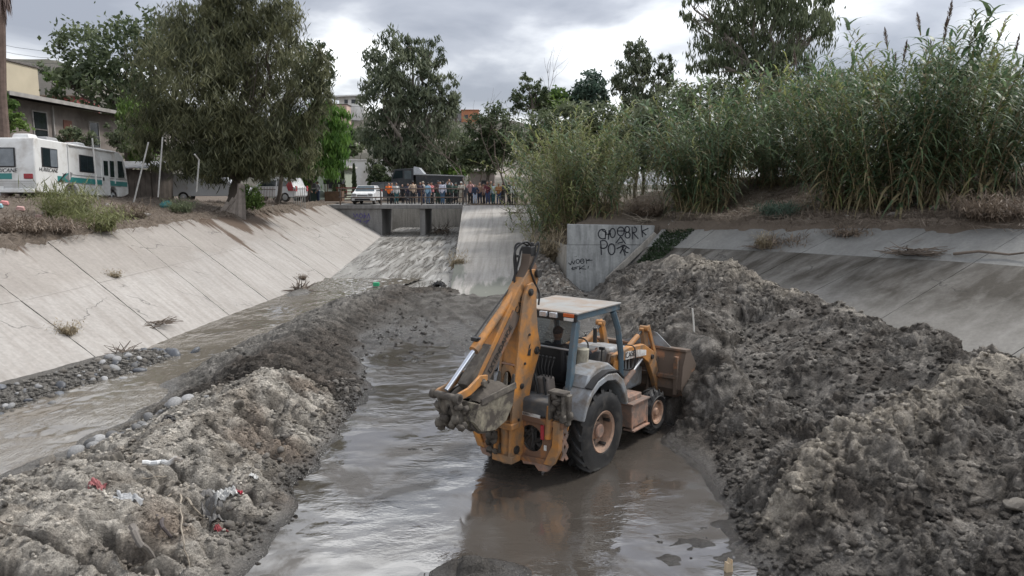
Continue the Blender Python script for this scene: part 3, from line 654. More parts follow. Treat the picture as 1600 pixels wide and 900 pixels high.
mb = MB(); mb.M = Matrix.Translation((-2.5, -33.7, 0))
mb.add([(2.497, 34.1, -.3), (2.497, 33.72, -.3), (1.4, 38, .3), (1.7, 38, .3), (2.497, 34.1, 1.96), (2.497, 33.72, 1.96), (1.4, 38, 2.02), (1.7, 38, 2.02)], [(0, 1, 5, 4), (1, 2, 6, 5), (2, 3, 7, 6), (3, 0, 4, 7), (4, 5, 6, 7), (0, 3, 2, 1)])
st_box("side_wall", mb, m_wallw, hw)
mb = MB(); mb.M = Matrix.Translation((-2.5, -33.7, 0)); mb.bar((4.35, 33.45, .40), (6.5, 33.35, 2.5), .30, .24); st_box("sloping_curb", mb, m_wallw, hw)
m_spray = mk("black_spray_paint", (.018, .02, .028), .7, var=.1)
m_sprayp = mk("purple_spray_paint", (.10, .08, .24), .7, var=.1)
def strokes(polys, o0, ux, uz, sc, r, nrm):
    mb = MB()
    for pl in polys:
        q = []
        for i in range(len(pl) - 1):
            for s in (0, .5): q.append((pl[i][0] + (pl[i + 1][0] - pl[i][0]) * s, pl[i][1] + (pl[i + 1][1] - pl[i][1]) * s))
        q.append(pl[-1]); pts = [Vector(o0) + Vector(ux) * a * sc + Vector(uz) * b * sc for a, b in q]
        for a, b in zip(pts[:-1], pts[1:]):
            mb.bar(a - (b - a) * .06, b + (b - a) * .06, r * 2, .006, up=nrm)
    return mb
def ell(cx, cy, rx, ry, a0=0, a1=360, n=12): return [(cx + rx * math.cos(R(a0 + (a1 - a0) * k / n)), cy + ry * math.sin(R(a0 + (a1 - a0) * k / n))) for k in range(n + 1)]
def wall_uv(px, py):            # photo pixel -> headwall plane (x, z) local
    q = at_y(px, py, 33.62); return (q.x - 2.5, q.z)
def zl(x, y): return wall_uv(840 + x / 6, 330 + y / 6)
def zle(cx, cy, rx, ry, a0=0, a1=360): return [zl(*q) for q in ell(cx, cy, rx, ry, a0, a1)]
big_g = [zle(612, 215, 42, 45, -60, -300), [zl(608, 180), zl(650, 205)], [zl(640, 180), zl(636, 262)], [zl(672, 180), zl(664, 265)], [zl(634, 218), zl(690, 214)],
         zle(705, 205, 25, 44), zle(782, 190, 33, 42), [zl(748, 186), zl(818, 186)], zle(842, 172, 22, 28), zle(846, 225, 24, 28), [zl(888, 150), zl(890, 262)], zle(905, 175, 26, 26, 110, -90), [zl(893, 200), zl(945, 258)],
         [zl(975, 135), zl(985, 242)], [zl(1040, 160), zl(980, 190), zl(1020, 225)]]
po_g = [[zl(592, 280), zl(600, 408)], zle(618, 312, 38, 38, 140, -120), zle(695, 357, 32, 52), [zl(735, 300), zl(780, 240), zl(825, 305)], [zl(752, 302), zl(800, 290)], [zl(745, 352), zl(812, 318), zl(862, 352)], [zl(775, 395), zl(815, 325)], [zl(795, 330), zl(822, 415)], zle(842, 365, 22, 24, 60, 250)]
sm_g = [[zl(290, 485), zl(310, 505), zl(322, 470), zl(340, 498), zl(350, 465)], [zl(350, 428), zl(354, 430)], [zl(362, 426), zl(366, 428)], zle(378, 472, 17, 20), zle(420, 470, 17, 22, 0, 330), [zl(403, 470), zl(437, 466)], [zl(455, 445), zl(462, 492)], [zl(515, 460), zl(460, 466), zl(490, 452)],
        [zl(318, 540), zl(385, 520)], [zl(330, 522), zl(325, 552)], [zl(332, 550), zl(370, 536)], [zl(398, 512), zl(392, 552)], [zl(440, 512), zl(396, 540), zl(455, 545)], [zl(478, 515), zl(474, 540)], [zl(398, 574), zl(402, 578)]]
for nm, gset, rad, yo in (("graffiti", big_g, .026, -.018), ("graffiti", po_g, .026, -.018), ("graffiti", sm_g, .018, -.006)):
    mb = strokes(gset, (0, yo, 0), (1, 0, 0), (0, 0, 1), 1, rad, (0, -1, 0)); mb.build(nm, m_spray, hw, 0)
# ------------------------------------------------------------ bridge
br = empty("bridge", (-8.6, 57.5, 3.1), 0, "low concrete road bridge with two openings and a pipe railing", "bridge")
Tb = Matrix.Translation((8.6, -57.5, -3.1))
def bpart(name, fn, mat, bevel=.02, conc=True):
    mb = MB(); mb.M = Tb; fn(mb); return st_box(name, mb, mat, br, bevel) if conc else mb.build(name, mat, br, 35, bevel)
bpart("deck", lambda m: m.box((-8.7, 59.95, 3.0), (11.0, 5.1, .30)), m_bridge)
bpart("abutment", lambda m: m.prism([(-14.4, .4), (-10.1, .4), (-10.1, 2.845), (-14.4, 2.845)], 57.55, 62.4, 'y'), m_bridge)
bpart("pier", lambda m: m.box((-6.95, 60.0, 1.6), (.42, 4.8, 2.49)), m_bridge)
bpart("abutment", lambda m: m.box((-3.62, 60.0, 1.6), (.4, 4.8, 2.49)), m_bridge)
m_rail = mk("rusty_pipe", (.075, .07, .068), .6, .3, dirt=(.16, .10, .07), damt=.4)
for x in (-13.3, -10.15, -7.0, -3.8): bpart("post", lambda m: m.cyl((x, 57.62, 3.15), (x, 57.62, 4.42), .055, 8), m_rail, 0, False)
for z in (3.72, 4.38): bpart("rail", lambda m: m.cyl((-13.4, 57.52, z), (-3.7, 57.52, z), .045, 8), m_rail, 0, False)
mbg = strokes([[(0, .5), (.15, .2), (.3, .5), (.4, .2)], ell(.62, .32, .13, .17), [(.9, .55), (.85, .1), (1.05, .35), (.88, .32)], [(1.1, .1), (1.25, .5), (1.35, .1)], ell(.4, -.1, .2, .12), [(.8, -.2), (1.3, .0), (1.0, -.3)]], (-12.3 + 8.6, .042, 2.0 - 3.1), (1, 0, 0), (0, 0, 1), .95, .03, (0, -1, 0))
mbg.build("graffiti", m_sprayp, br, 0)
o = MB().box((-8.8, 67.9, 1.75), (13, .3, 2.7)); o = st_box("retaining_wall", o, m_wallw); tag(o, "pale concrete retaining wall seen through the bridge openings", "wall")
# ================================================================== VEGETATION
rng = np.random.default_rng(11)
m_bark = mk("bark", (.085, .070, .057), .9, 0, .3, 3, .6, 20)
m_barkp = mk("pale_bark", (.20, .175, .15), .85, 0, .35, 2, .5, 14)
m_dead = mk("dead_wood", (.13, .105, .085), .9, 0, .3, 3, .4, 20)
LM = {
 'olive': leafmat("olive_foliage", (.044, .052, .028), (.190, .195, .105), .34),
 'dark': leafmat("dark_foliage", (.044, .066, .034), (.140, .172, .088), .36),
 'pepper': leafmat("pepper_foliage", (.060, .135, .028), (.16, .28, .06), .42),
 'euc': leafmat("eucalyptus_foliage", (.060, .082, .050), (.190, .212, .135), .40),
 'greygreen': leafmat("grey_green_foliage", (.075, .10, .055), (.195, .222, .13), .4),
 'bright': leafmat("bright_foliage", (.065, .12, .032), (.18, .26, .07), .4),
 'teal': leafmat("blue_green_foliage", (.042, .075, .058), (.10, .145, .105), .34),
 'straw': leafmat("dry_straw", (.19, .15, .10), (.34, .285, .195), .25),
 'brown': leafmat("dry_brush", (.095, .070, .053), (.21, .165, .125), .2),
 'weed': leafmat("weed_foliage", (.085, .10, .042), (.22, .23, .10), .34),
}
def quads(c, ax, up, L, Wd, tint):
    """leaf blades: lozenge quads centred at c along ax"""
    sd = np.cross(ax, up); sd /= np.linalg.norm(sd, axis=1, keepdims=True) + 1e-9
    L = L[:, None]; Wd = Wd[:, None]
    v = np.stack([c - ax * L / 2, c + sd * Wd / 2, c + ax * L / 2, c - sd * Wd / 2], 1).reshape(-1, 3)
    return v, np.arange(len(v)).reshape(-1, 4), np.repeat(tint, 4)
def unit(n):
    v = rng.normal(size=(n, 3)); return v / np.linalg.norm(v, axis=1, keepdims=True)
def leaf_cloud(lobes, n, L, Wd, droop=0., per=34, spread=.16, shell=.55, tintz=0.):
    """lobes: (centre, radii). leaves in small sprays gathered in the lobes, with gaps"""
    vol = np.array([np.prod(r) ** (2 / 3) for c, r in lobes]); vol /= vol.sum(); V = []; T = []
    cl = []
    for (c, r), w in zip(lobes, vol):
        k = max(3, int(n * w / per)); d = unit(k); q = shell + (1 - shell) * rng.random(k) ** .6; q = np.where(rng.random(k) < .25, rng.random(k) ** .5, q)
        cen = np.array(c) + d * q[:, None] * np.array(r); sz = np.mean(r) * spread * (.6 + .9 * rng.random(k)); ct = np.clip(rng.normal(.45, .28, k), 0, 1)
        for j in range(k):
            m = int(per * (.5 + rng.random())); V.append(cen[j] + rng.normal(size=(m, 3)) * sz[j] * np.array([1, 1, .75])); T.append(np.clip(ct[j] + rng.normal(0, .18, m), 0, 1)); cl.append(cen[j])
    V = np.concatenate(V); T = np.concatenate(T); m = len(V)
    ax = unit(m); ax[:, 2] -= droop * 2.2; ax /= np.linalg.norm(ax, axis=1, keepdims=True)
    v, f, t = quads(V, ax, unit(m), L * (.6 + .8 * rng.random(m)), Wd * (.6 + .8 * rng.random(m)), T)
    return v, f, t, cl
def limb(mb, p, q, r0, r1, wob=.12, n=5, sides=6):
    p = Vector(p); q = Vector(q); L = (q - p).length; pts = []
    for k in range(n + 1):
        s = k / n; w = Vector(rng.normal(size=3)) * L * wob * .35 * math.sin(math.pi * s); pts.append(p.lerp(q, s) + w)
    mb.tube(pts, [r0 + (r1 - r0) * k / n for k in range(n + 1)], sides); return pts
def tree(name, label, cat, base, lobes, n, L, Wd, mat, tr=.25, droop=0, bark=m_bark, group=None, per=34, spread=.16, shell=.55, twigs=60, sink=.3, stems=1):
    base = Vector(base); t = empty(name, base, 0, label, cat, group); lobes = [(Vector(c) - base, r) for c, r in lobes]
    v, f, tt, cl = leaf_cloud(lobes, n, L, Wd, droop, per, spread, shell)
    link_mesh("crown", np_mesh("crown", v, f, mat, False, {'tint': tt}), t)
    mb = MB(); zc = min(c.z - r[2] * .6 for c, r in lobes); zc = max(zc, 1.0)
    cx = Vector(np.mean([np.array(c) for c, r in lobes], 0))
    for s in range(stems):
        fork = Vector((cx.x * .35 + rng.normal() * .4 * (stems > 1), cx.y * .35 + rng.normal() * .3, zc)); b0 = Vector((rng.normal() * .35 * (stems > 1), rng.normal() * .3 * (stems > 1), -sink))
        limb(mb, b0, fork, tr * (1 if stems == 1 else .7), tr * .62, .08, 6, 9)
        for c, r in lobes[s::stems]:
            pts = limb(mb, fork, c, tr * .5, tr * .14, .14, 6, 6)
            near = sorted(cl, key=lambda k: (Vector(k) - c).length)[:max(4, int(twigs / len(lobes)))]
            for k in near: limb(mb, pts[rng.integers(2, 7)], k, tr * .12, .012, .2, 3, 4)
    mb.build("trunk", bark, t); return t
def LB(y, lst, dy=.9):
    """crown lobes surveyed in the photo: (u, v, ru, rv) at distance y"""
    out = []
    for (u, v, ru, rv) in lst:
        s = y / 1155; q = at_y(u, v, y + rng.normal() * ru * s * .35 * dy); out.append((q, (ru * s, ru * s * .85, rv * s)))
    return out
def ground_at(u, y): x = (u - 800) / 1155 * y; return Vector((x, y, gz(x, y)))
# --- trees, left to right
tree('shade_tree', "tall airy dark green tree behind the grey house", 'tree', ground_at(205, 64), LB(64, [(195, 85, 75, 55), (130, 75, 45, 45), (250, 60, 60, 40), (165, 150, 75, 50), (110, 130, 35, 32), (240, 140, 55, 60), (190, 200, 60, 35), (290, 40, 30, 30)]), 8000, .50, .26, LM['dark'], .42, .1, per=26, spread=.17, twigs=90)
tree('ironwood_tree', "huge dense olive tree on the left bank beside the leaning boards", 'tree', Vector((-16.9, 44.5, gz(-16.9, 44.5))),
     LB(44.5, [(330, 258, 70, 26), (425, 252, 55, 28), (372, 235, 60, 30), (240, 235, 30, 30), (460, 245, 40, 40), (330, 80, 80, 70), (500, 150, 25, 50), (300, 130, 90, 85), (395, 90, 85, 95), (255, 195, 55, 55), (345, 215, 75, 60), (425, 205, 62, 62), (462, 150, 48, 75), (385, 15, 62, 45), (430, 40, 40, 50), (305, 60, 55, 45), (345, -20, 60, 40), (400, 262, 40, 28), (290, 255, 45, 25), (488, 105, 30, 40)]),
     64000, .52, .058, LM['olive'], .40, .55, per=60, spread=.14, shell=.35, twigs=50)
tree('ironwood_tree', "thin side tree with small tufts right of the huge olive tree", 'tree', Vector((-16.6, 52, gz(-16.6, 52))), LB(52, [(492, 85, 26, 20), (508, 115, 18, 22), (480, 130, 22, 26), (505, 142, 12, 14), (468, 95, 25, 25)]), 3000, .40, .10, LM['dark'], .16, .2, per=30)
tree('pepper_tree', "bright green weeping pepper tree right of the huge olive tree", 'tree', Vector((-16.2, 58, gz(-16.2, 58))), LB(58, [(495, 205, 34, 42), (520, 215, 24, 45), (480, 240, 30, 40), (465, 270, 22, 26), (512, 255, 20, 28), (500, 178, 20, 18), (530, 190, 16, 26), (528, 240, 14, 30)]), 13000, .46, .10, LM['pepper'], .24, 1.0, per=40, spread=.2)
tree('pepper_tree', "small green leafy tree hanging over the shed roof", 'tree', Vector((-27.3, 53, gz(-27.3, 53))), LB(53, [(210, 185, 22, 36), (222, 225, 24, 34), (200, 215, 14, 24)]), 4500, .42, .12, LM['bright'], .16, .7, per=34)
tree('eucalyptus_tree', "broad eucalyptus in the middle behind the bridge", 'tree', ground_at(640, 76), LB(76, [(610, 95, 38, 42), (640, 130, 45, 45), (600, 150, 38, 45), (672, 85, 24, 28), (690, 135, 28, 36), (655, 185, 55, 45), (605, 205, 42, 42), (640, 75, 24, 18), (700, 160, 16, 28), (635, 240, 45, 32), (600, 250, 28, 28), (665, 262, 30, 24)]), 17000, .62, .15, LM['euc'], .50, .55, bark=m_barkp, per=34, spread=.125, twigs=110)
tree('willow_tree', "lower grey-green tree right of the broad eucalyptus", 'tree', ground_at(700, 82), LB(82, [(690, 225, 40, 38), (725, 240, 24, 30), (660, 250, 30, 28), (640, 265, 30, 20), (705, 262, 36, 18)]), 6500, .60, .16, LM['greygreen'], .3, .5, per=34)
tree('scrub_oak', "dark bush between the far palm and the tall reeds", 'tree', ground_at(765, 66), LB(66, [(750, 205, 24, 26), (775, 195, 26, 30), (765, 240, 34, 30), (735, 245, 20, 22), (795, 225, 22, 30)]), 6500, .42, .15, LM['dark'], .2, .15, per=30)
tree('small_tree', "small dark open-crowned tree behind the left reeds", 'tree', ground_at(832, 58), LB(58, [(825, 130, 15, 16), (842, 138, 15, 14), (830, 158, 28, 16), (806, 160, 12, 18), (850, 160, 14, 14)]), 1900, .34, .13, LM['dark'], .12, .1, per=18, spread=.13)
tree('small_tree', "low bright green rounded tree behind the left reeds", 'tree', ground_at(872, 60), LB(60, [(870, 158, 26, 18), (850, 165, 20, 16), (893, 165, 16, 16)]), 3000, .40, .18, LM['bright'], .14, .1, per=30)
tree('small_tree', "round blue-green tree between the bright tree and the open eucalyptus", 'tree', ground_at(922, 60), LB(60, [(922, 138, 24, 24), (910, 155, 20, 18), (935, 152, 14, 18)]), 3000, .40, .17, LM['teal'], .14, .1, per=30)
tree('eucalyptus_tree', "open eucalyptus with thin limbs against the cloud above the reeds", 'tree', ground_at(1000, 58), LB(58, [(985, 82, 16, 18), (1000, 90, 22, 26), (985, 120, 28, 28), (1038, 100, 16, 20), (1042, 125, 18, 20), (1010, 140, 30, 20), (965, 138, 12, 18), (1000, 165, 34, 18)]), 4600, .44, .12, LM['euc'], .2, .6, bark=m_barkp, per=20, spread=.13, stems=2)
tree('eucalyptus_tree', "big weeping eucalyptus rising out of frame over the reeds", 'tree', ground_at(1190, 47), LB(47, [(1190, 30, 75, 55), (1130, 60, 45, 50), (1250, 50, 50, 52), (1100, 95, 26, 30), (1170, 95, 55, 35), (1240, 100, 45, 32), (1150, -20, 55, 40), (1230, -15, 55, 40), (1292, 30, 18, 40), (1085, 15, 20, 36)]), 13500, .46, .085, LM['greygreen'], .36, 1.0, bark=m_barkp, per=22, spread=.12, shell=.3, twigs=150, stems=3)
# shrubs far off on the hill and round the houses
def shrub(label, base, lobes, n, L, Wd, mat, name='shrub', cat='shrub', **k): return tree(name, label, cat, base, lobes, n, L, Wd, LM[mat], .06, **k)
shrub("dark round shrub on the hillside under the white hill house", ground_at(565, 150), LB(150, [(565, 215, 24, 14), (590, 222, 18, 12)]), 1800, .9, .4, 'dark')
shrub("grey-green shrub low on the hillside left of the eucalyptus", ground_at(548, 135), LB(135, [(548, 232, 18, 8)]), 900, .9, .4, 'greygreen')
shrub("open dark bush beside the white car at the bridge end", ground_at(592, 72), LB(72, [(592, 268, 11, 12), (585, 283, 12, 10), (603, 282, 9, 10)]), 1300, .36, .2, 'dark', per=20)
shrub("yellow-green bush in front of the white building near the truck", ground_at(705, 80), LB(80, [(690, 276, 14, 10), (712, 272, 14, 12)]), 1200, .5, .2, 'bright')
shrub("bright green leafy bush over the rear of the motorhome", Vector((-27.0, 39.5, gz(-27, 39.5))), LB(39.5, [(8, 165, 16, 20), (22, 190, 20, 14), (-5, 190, 20, 24)]), 2600, .22, .13, 'bright', per=30)
shrub("pale variegated shrub behind the motorhome roof", Vector((-26.4, 46.5, gz(-26.4, 46.5))), LB(46.5, [(110, 212, 20, 12), (135, 216, 18, 10), (95, 218, 14, 8)]), 1700, .20, .09, 'greygreen')
shrub("shrub speckled with pale blossom at the end of the grey house", Vector((-25.6, 48, gz(-25.6, 48))), LB(48, [(178, 208, 14, 22), (190, 222, 12, 18)]), 1300, .18, .10, 'greygreen')
shrub("yellow-green bush at the foot of the huge olive tree", Vector((-15.9, 43.6, gz(-15.9, 43.6))), LB(43.6, [(390, 305, 14, 18), (400, 318, 12, 12)]), 1600, .24, .07, 'bright', droop=.3)
shrub("green bush on the hillside above the red-walled shed", ground_at(92, 96), LB(96, [(84, 122, 14, 8), (100, 128, 14, 10)]), 900, .5, .2, 'bright')
shrub("dark scrub on the hillside beside the long grey wall", ground_at(45, 100), LB(100, [(40, 112, 18, 8), (62, 108, 14, 7)]), 900, .5, .2, 'greygreen')
# cypresses
m_cyp = LM['dark']
def cypress(u, v0, y, label):
    b = ground_at(u, y); h = at_y(u, v0, y).z - b.z; t = empty('cypress_tree', b, 0, label, 'tree', 'slim cypresses by the white building')
    m = 700; zc = rng.random(m) ** 1.1; rad = (.30 * (1 - zc) ** .7 + .04) * np.sqrt(rng.random(m)); a = rng.random(m) * 6.283
    c = np.stack([rad * np.cos(a), rad * np.sin(a), .25 + zc * (h - .25)], 1); ax = np.stack([np.cos(a) * .3, np.sin(a) * .3, np.ones(m)], 1); ax /= np.linalg.norm(ax, axis=1, keepdims=True)
    v, f, tt = quads(c, ax, unit(m), .30 + .2 * rng.random(m), np.full(m, .10), rng.random(m)); link_mesh("crown", np_mesh("crown", v, f, m_cyp, False, {'tint': tt}), t)
    MB().tube([(0, 0, -.2), (0, 0, h * .6)], [.07, .03], 6).build("trunk", m_bark, t)
cypress(526, 263, 74, "shortest slim cypress nearest the green porch"); cypress(538, 252, 75, "tallest slim cypress, middle of the three"); cypress(556, 257, 76, "slim cypress nearest the white car")
# palms
def palm_fronds(n, L, w, z0, droop, mat, parent, name="frond", up=.6):
    for k in range(n):
        a = 2 * math.pi * k / n + rng.random() * .5; e = up * (1 - 2 * (k % 3) / 2.6) + rng.normal() * .15; pts = []; V = []; F = []
        for j in range(7):
            s = j / 6; pts.append(Vector((math.cos(a) * L * s * math.cos(e), math.sin(a) * L * s * math.cos(e), z0 + L * (math.sin(e) * s - droop * s * s))))
        sd = Vector((-math.sin(a), math.cos(a), 0))
        for j in range(1, 7):
            for q in (-1, 1):
                for i2 in range(3):
                    p = pts[j - 1].lerp(pts[j], i2 / 3); d = (pts[j] - pts[j - 1]).normalized() * .5 + sd * q * .9 + Vector((0, 0, -.35)); d.normalize(); n0 = (pts[j] - pts[j - 1]).normalized() * .05
                    o = len(V); V += [p - n0, p + n0, p + d * w * (1 - .4 * j / 7)]; F.append((o, o + 1, o + 2))
        link_mesh(name, np_mesh(name, np.array(V), np.array(F), mat, False, {'tint': np.full(len(V), rng.random())}), parent)
b = ground_at(714, 150); h = at_y(714, 158, 150).z - b.z
t = empty('palm_tree', b, 0, "distant fan palm on the skyline above the orange house", 'tree'); MB().tube([(0, 0, -.3), (.1, 0, h * .5), (0, 0, h)], [.3, .25, .22], 8).build("trunk", m_bark, t); palm_fronds(14, 1.7, .6, h, .35, LM['dark'], t)
b = Vector((-24.9, 36.8, gz(-24.9, 36.8)))
t = empty('palm_tree', b, 0, "palm trunk with a shaggy skirt of dead fronds at the left edge", 'tree'); MB().tube([(0, 0, -.3), (.1, 0, 5), (.42, 0, 9.0), (1.05, 0, 13.5), (1.4, 0, 15.5)], [.30, .26, .26, .26, .26], 10).build("trunk", mk("palm_trunk", (.12, .085, .07), .9, 0, .3, 3, .6, 14), t)
V = []; F = []; T = []
for k in range(900):
    z = 9.3 + 5.5 * rng.random(); a = rng.random() * 6.283; r = .26 + .18 * rng.random() * min(1, (z - 8.6) / 2); L = .5 + .7 * rng.random(); w = .05 + .05 * rng.random(); cx = .42 + .14 * (z - 9.0)
    p = Vector((cx + math.cos(a) * r, math.sin(a) * r, z)); sd = Vector((-math.sin(a), math.cos(a), 0)) * w; q = p + Vector((math.cos(a) * .1, math.sin(a) * .1, -L)); o_ = len(V); V += [p - sd, p + sd, q]; F.append((o_, o_ + 1, o_ + 2)); T += [rng.random()] * 3
link_mesh("frond_skirt", np_mesh("frond_skirt", np.array(V), np.array(F), leafmat("dead_frond", (.09, .062, .055), (.24, .18, .16), .15), False, {'tint': np.array(T)}), t)['kind'] = 'stuff'
# bare trees
def bare(name, label, base, ht, spread, seed, lean=0., nb=9):
    r2 = np.random.default_rng(seed); t = empty(name, base, 0, label, 'tree'); mb = MB()
    def grow(p, d, L, r, lev):
        pts = [p]
        for k in range(4): d = (d + Vector(r2.normal(size=3)) * .16 + Vector((0, 0, .05))).normalized(); pts.append(pts[-1] + d * L / 4)
        mb.tube(pts, [r, r * .85, r * .7, r * .58, r * .45], 5)
        if lev == 0: return
        for k in range(3 if lev > 1 else 4):
            q = pts[r2.integers(2, 5)]; dd = (d + Vector(r2.normal(size=3)) * spread).normalized(); dd.z = abs(dd.z) * .8 + .2; grow(q, dd.normalized(), L * (.62 + .2 * r2.random()), r * .5, lev - 1)
    for s in range(2): grow(Vector((s * .4, 0, -.2)), Vector((lean + (s - .5) * .45, 0, 1)).normalized(), ht * .48, .10, 3)
    mb.build("trunk", m_dead, t, 0); return t
b = ground_at(800, 60); bare('bare_tree', "leafless grey tree behind the left edge of the reeds", b, at_y(800, 88, 60).z - b.z, .45, 5, -.04)
b = ground_at(738, 70); bare('bare_tree', "thin leafless sapling left of the larger bare tree", b, at_y(738, 150, 70).z - b.z, .5, 9)
# ------------------------------------------------------------ giant reeds
m_cane = mk("cane_stalk", (.21, .165, .095), .6, 0, .3, 3, obj_random=.25)
m_reed = leafmat("reed_leaf", (.046, .092, .052), (.150, .200, .098), .4, .45, .3)
m_reedd = leafmat("reed_leaf_dry", (.17, .145, .075), (.25, .215, .125), .3, .6, .2)
m_reedy = leafmat("reed_leaf_pale", (.105, .14, .045), (.275, .295, .118), .42, .5, .3)
m_plume = leafmat("reed_plume", (.13, .10, .085), (.20, .16, .135), .2)
def cane_mesh(h, bend, nl, plume, r2, leafL=.62, low=.25, fam=0):
    V = []; F = []; M = []; T = []
    def sp(s): return Vector((bend * h * s ** 2.2, 0, h * s - .12 * abs(bend) * h * s ** 3))
    k = 7; n = 5
    for i in range(k + 1):
        p = sp(i / k); r = .017 * (1 - .75 * i / k)
        for j in range(n): a = 6.283 * j / n; V.append((p.x + r * math.cos(a), p.y + r * math.sin(a), p.z)); T.append(.5)
    for i in range(k):
        for j in range(n): F.append((i * n + j, i * n + (j + 1) % n, (i + 1) * n + (j + 1) % n, (i + 1) * n + j)); M.append(0)
    ph = r2.random() * 6.28
    for i in range(nl):
        s = low + (1 - low) * (i + .5 * r2.random()) / nl; p = sp(min(s, 1)); az = ph + math.pi * (i % 2) + r2.normal() * .75; d = Vector((math.cos(az), math.sin(az), 0)); L = leafL * (.7 + .5 * r2.random()) * (1.1 - .35 * s); w = (.022, .016)[fam] + .018 * r2.random()
        e = .50 + .55 * s + r2.normal() * .25; drop = (1.45 - .75 * s) * (.8 + .5 * r2.random()); tint = min(1, max(0, r2.normal() * .25 + .35 + .25 * s)); o_ = len(V); sd = Vector((-math.sin(az), math.cos(az), 0))
        for q in range(5):
            t_ = q / 4; c = p + d * (L * t_ * math.cos(e * (1 - t_ * .6))) + Vector((0, 0, L * (math.sin(e) * t_ - drop * .75 * t_ * t_))); ww = w * (1, 1.05, .8, .45, .04)[q]; V += [tuple(c - sd * ww), tuple(c + sd * ww)]; T += [tint, tint]
        for q in range(4): F.append((o_ + 2 * q, o_ + 2 * q + 1, o_ + 2 * q + 3, o_ + 2 * q + 2)); M.append(2 if (s < low + .16 and r2.random() < .5) or r2.random() < (.05, .16)[fam] else 1)
    if plume:
        for i in range(90):
            s = r2.random(); a = r2.random() * 6.283; r = .09 * math.sin(math.pi * min(1, s * .9 + .1)) ; p = sp(1) + Vector((0, 0, s * .75)); q = p + Vector((math.cos(a) * r, math.sin(a) * r, .14)); sd = Vector((-math.sin(a), math.cos(a), 0)) * .012
            o_ = len(V); V += [tuple(p - sd), tuple(p + sd), tuple(q + sd), tuple(q - sd)]; T += [r2.random()] * 4; F.append((o_, o_ + 1, o_ + 2, o_ + 3)); M.append(3)
    return np_mesh("cane", np.array(V), np.array(F), [m_cane, (m_reed, m_reedy)[fam], m_reedd, m_plume], False, {'tint': np.array(T)}, M)
r2 = np.random.default_rng(3)
SPEC = ((5.6, .16, 46, 0, .80, .20), (6.2, .08, 48, 0, .80, .22), (5.0, .30, 46, 0, .85, .16), (6.0, .22, 48, 0, .80, .20), (4.4, .45, 42, 0, .85, .10), (5.4, .05, 46, 0, .80, .18), (6.3, .05, 34, 1, .70, .3), (3.4, .25, 40, 0, .75, .05))
CANES = [cane_mesh(*q, fam=0) if False else cane_mesh(q[0], q[1], q[2], q[3], r2, q[4], q[5], 0) for q in SPEC]
CANESY = [cane_mesh(q[0], q[1], q[2], q[3], r2, q[4] * .85, q[5], 1) for q in SPEC]
CH = [5.6, 6.2, 5.0, 6.0, 4.4, 5.4, 6.3, 3.4]
def reed_clump(label, u, cy, rx, ry, vtop, n, group="giant reed clumps on the right bank", plumes=0, splay=.16, side=None, dx=0., kinds=(0, 1, 2, 3, 4, 5, 7), fill=.22, pale=.12):
    cx = (u - 800) / 1155 * cy + dx; z0 = gz(cx, cy); hgt = CAMZ + (288 - vtop) / 1155 * cy - z0; t = empty('reed_clump', (cx, cy, z0), 0, label, 'reeds', group)
    for k in range(n):
        a = rng.random() * 6.283; q = math.sqrt(rng.random()); x = cx + rx * q * math.cos(a); y = cy + ry * q * math.sin(a)
        low = k > n * (1 - fill); v = 6 if k < plumes else (int(rng.choice([7, 4])) if low else int(rng.choice(kinds))); c = link_mesh("cane", (CANESY if rng.random() < pale else CANES)[v], t)
        s = (hgt * (.70 + .36 * rng.random()) / CH[v] * (1 - .10 * q)) * (1.14 if v == 6 else (.62 if low else 1)); out = (math.atan2(y - cy, x - cx) + rng.normal() * .8) if side is None or rng.random() < .35 else side + rng.normal() * .7
        c.location = (x - cx, y - cy, gz(x, y) - z0 - .08); c.rotation_euler = (rng.normal() * .05, q * splay + abs(rng.normal()) * .06, out); c.scale = (s, s, s)
LF = math.pi
reed_clump("pale reeds overhanging the ramp at the left end", 868, 43, .8, 1.8, 182, 60, splay=.40, side=LF + .3, pale=0.85)
reed_clump("reeds leaning over the corner of the headwall", 885, 37.0, 1.0, 1.2, 178, 62, splay=.34, side=LF + .5, pale=0.5)
reed_clump("reeds standing along the top of the graffiti headwall", 940, 36.6, 1.0, 1.2, 178, 58, splay=.2, pale=0.35)
reed_clump("yellowish reeds behind the graffiti headwall", 905, 41, 2.4, 1.6, 165, 66, pale=0.85)
reed_clump("reeds filling the gap behind the dark soil bank", 1000, 43, 2.2, 1.6, 172, 50, pale=0.6)
reed_clump("pale reeds at the back of the left mass", 860, 47, 2.0, 1.6, 168, 48, pale=0.9)
reed_clump("dense dark reeds left of the middle on the soil bank", 1078, 35.6, 1.3, 1.2, 128, 66, splay=.24)
reed_clump("dark arching reeds in the middle of the bank", 1100, 34.9, 1.2, 1.2, 122, 62, splay=.26)
reed_clump("green reeds set back behind the middle clumps", 1150, 39.5, 2.6, 1.8, 108, 70, pale=0.3)
reed_clump("tall back reeds right of the big weeping eucalyptus", 1260, 38, 2.4, 1.8, 95, 66, pale=0.5)
reed_clump("low arching reeds leaning out over the dry brush", 1235, 37.0, 1.6, 1.0, 150, 60, splay=.5, side=LF + .9)
reed_clump("tall reeds with two plumes right of the middle", 1320, 30.4, 1.4, 1.1, 62, 62, plumes=3, splay=.2)
reed_clump("tallest dense reeds with dark plumes above the lining edge", 1400, 28.8, 1.5, 1.1, 24, 66, plumes=4, splay=.2)
reed_clump("tall reeds near the right edge of the photo", 1500, 28.4, 1.4, 1.1, 32, 62, plumes=3, splay=.2)
reed_clump("reeds thinning out at the far right edge", 1585, 29.0, 1.2, 1.2, 85, 40, splay=.24)
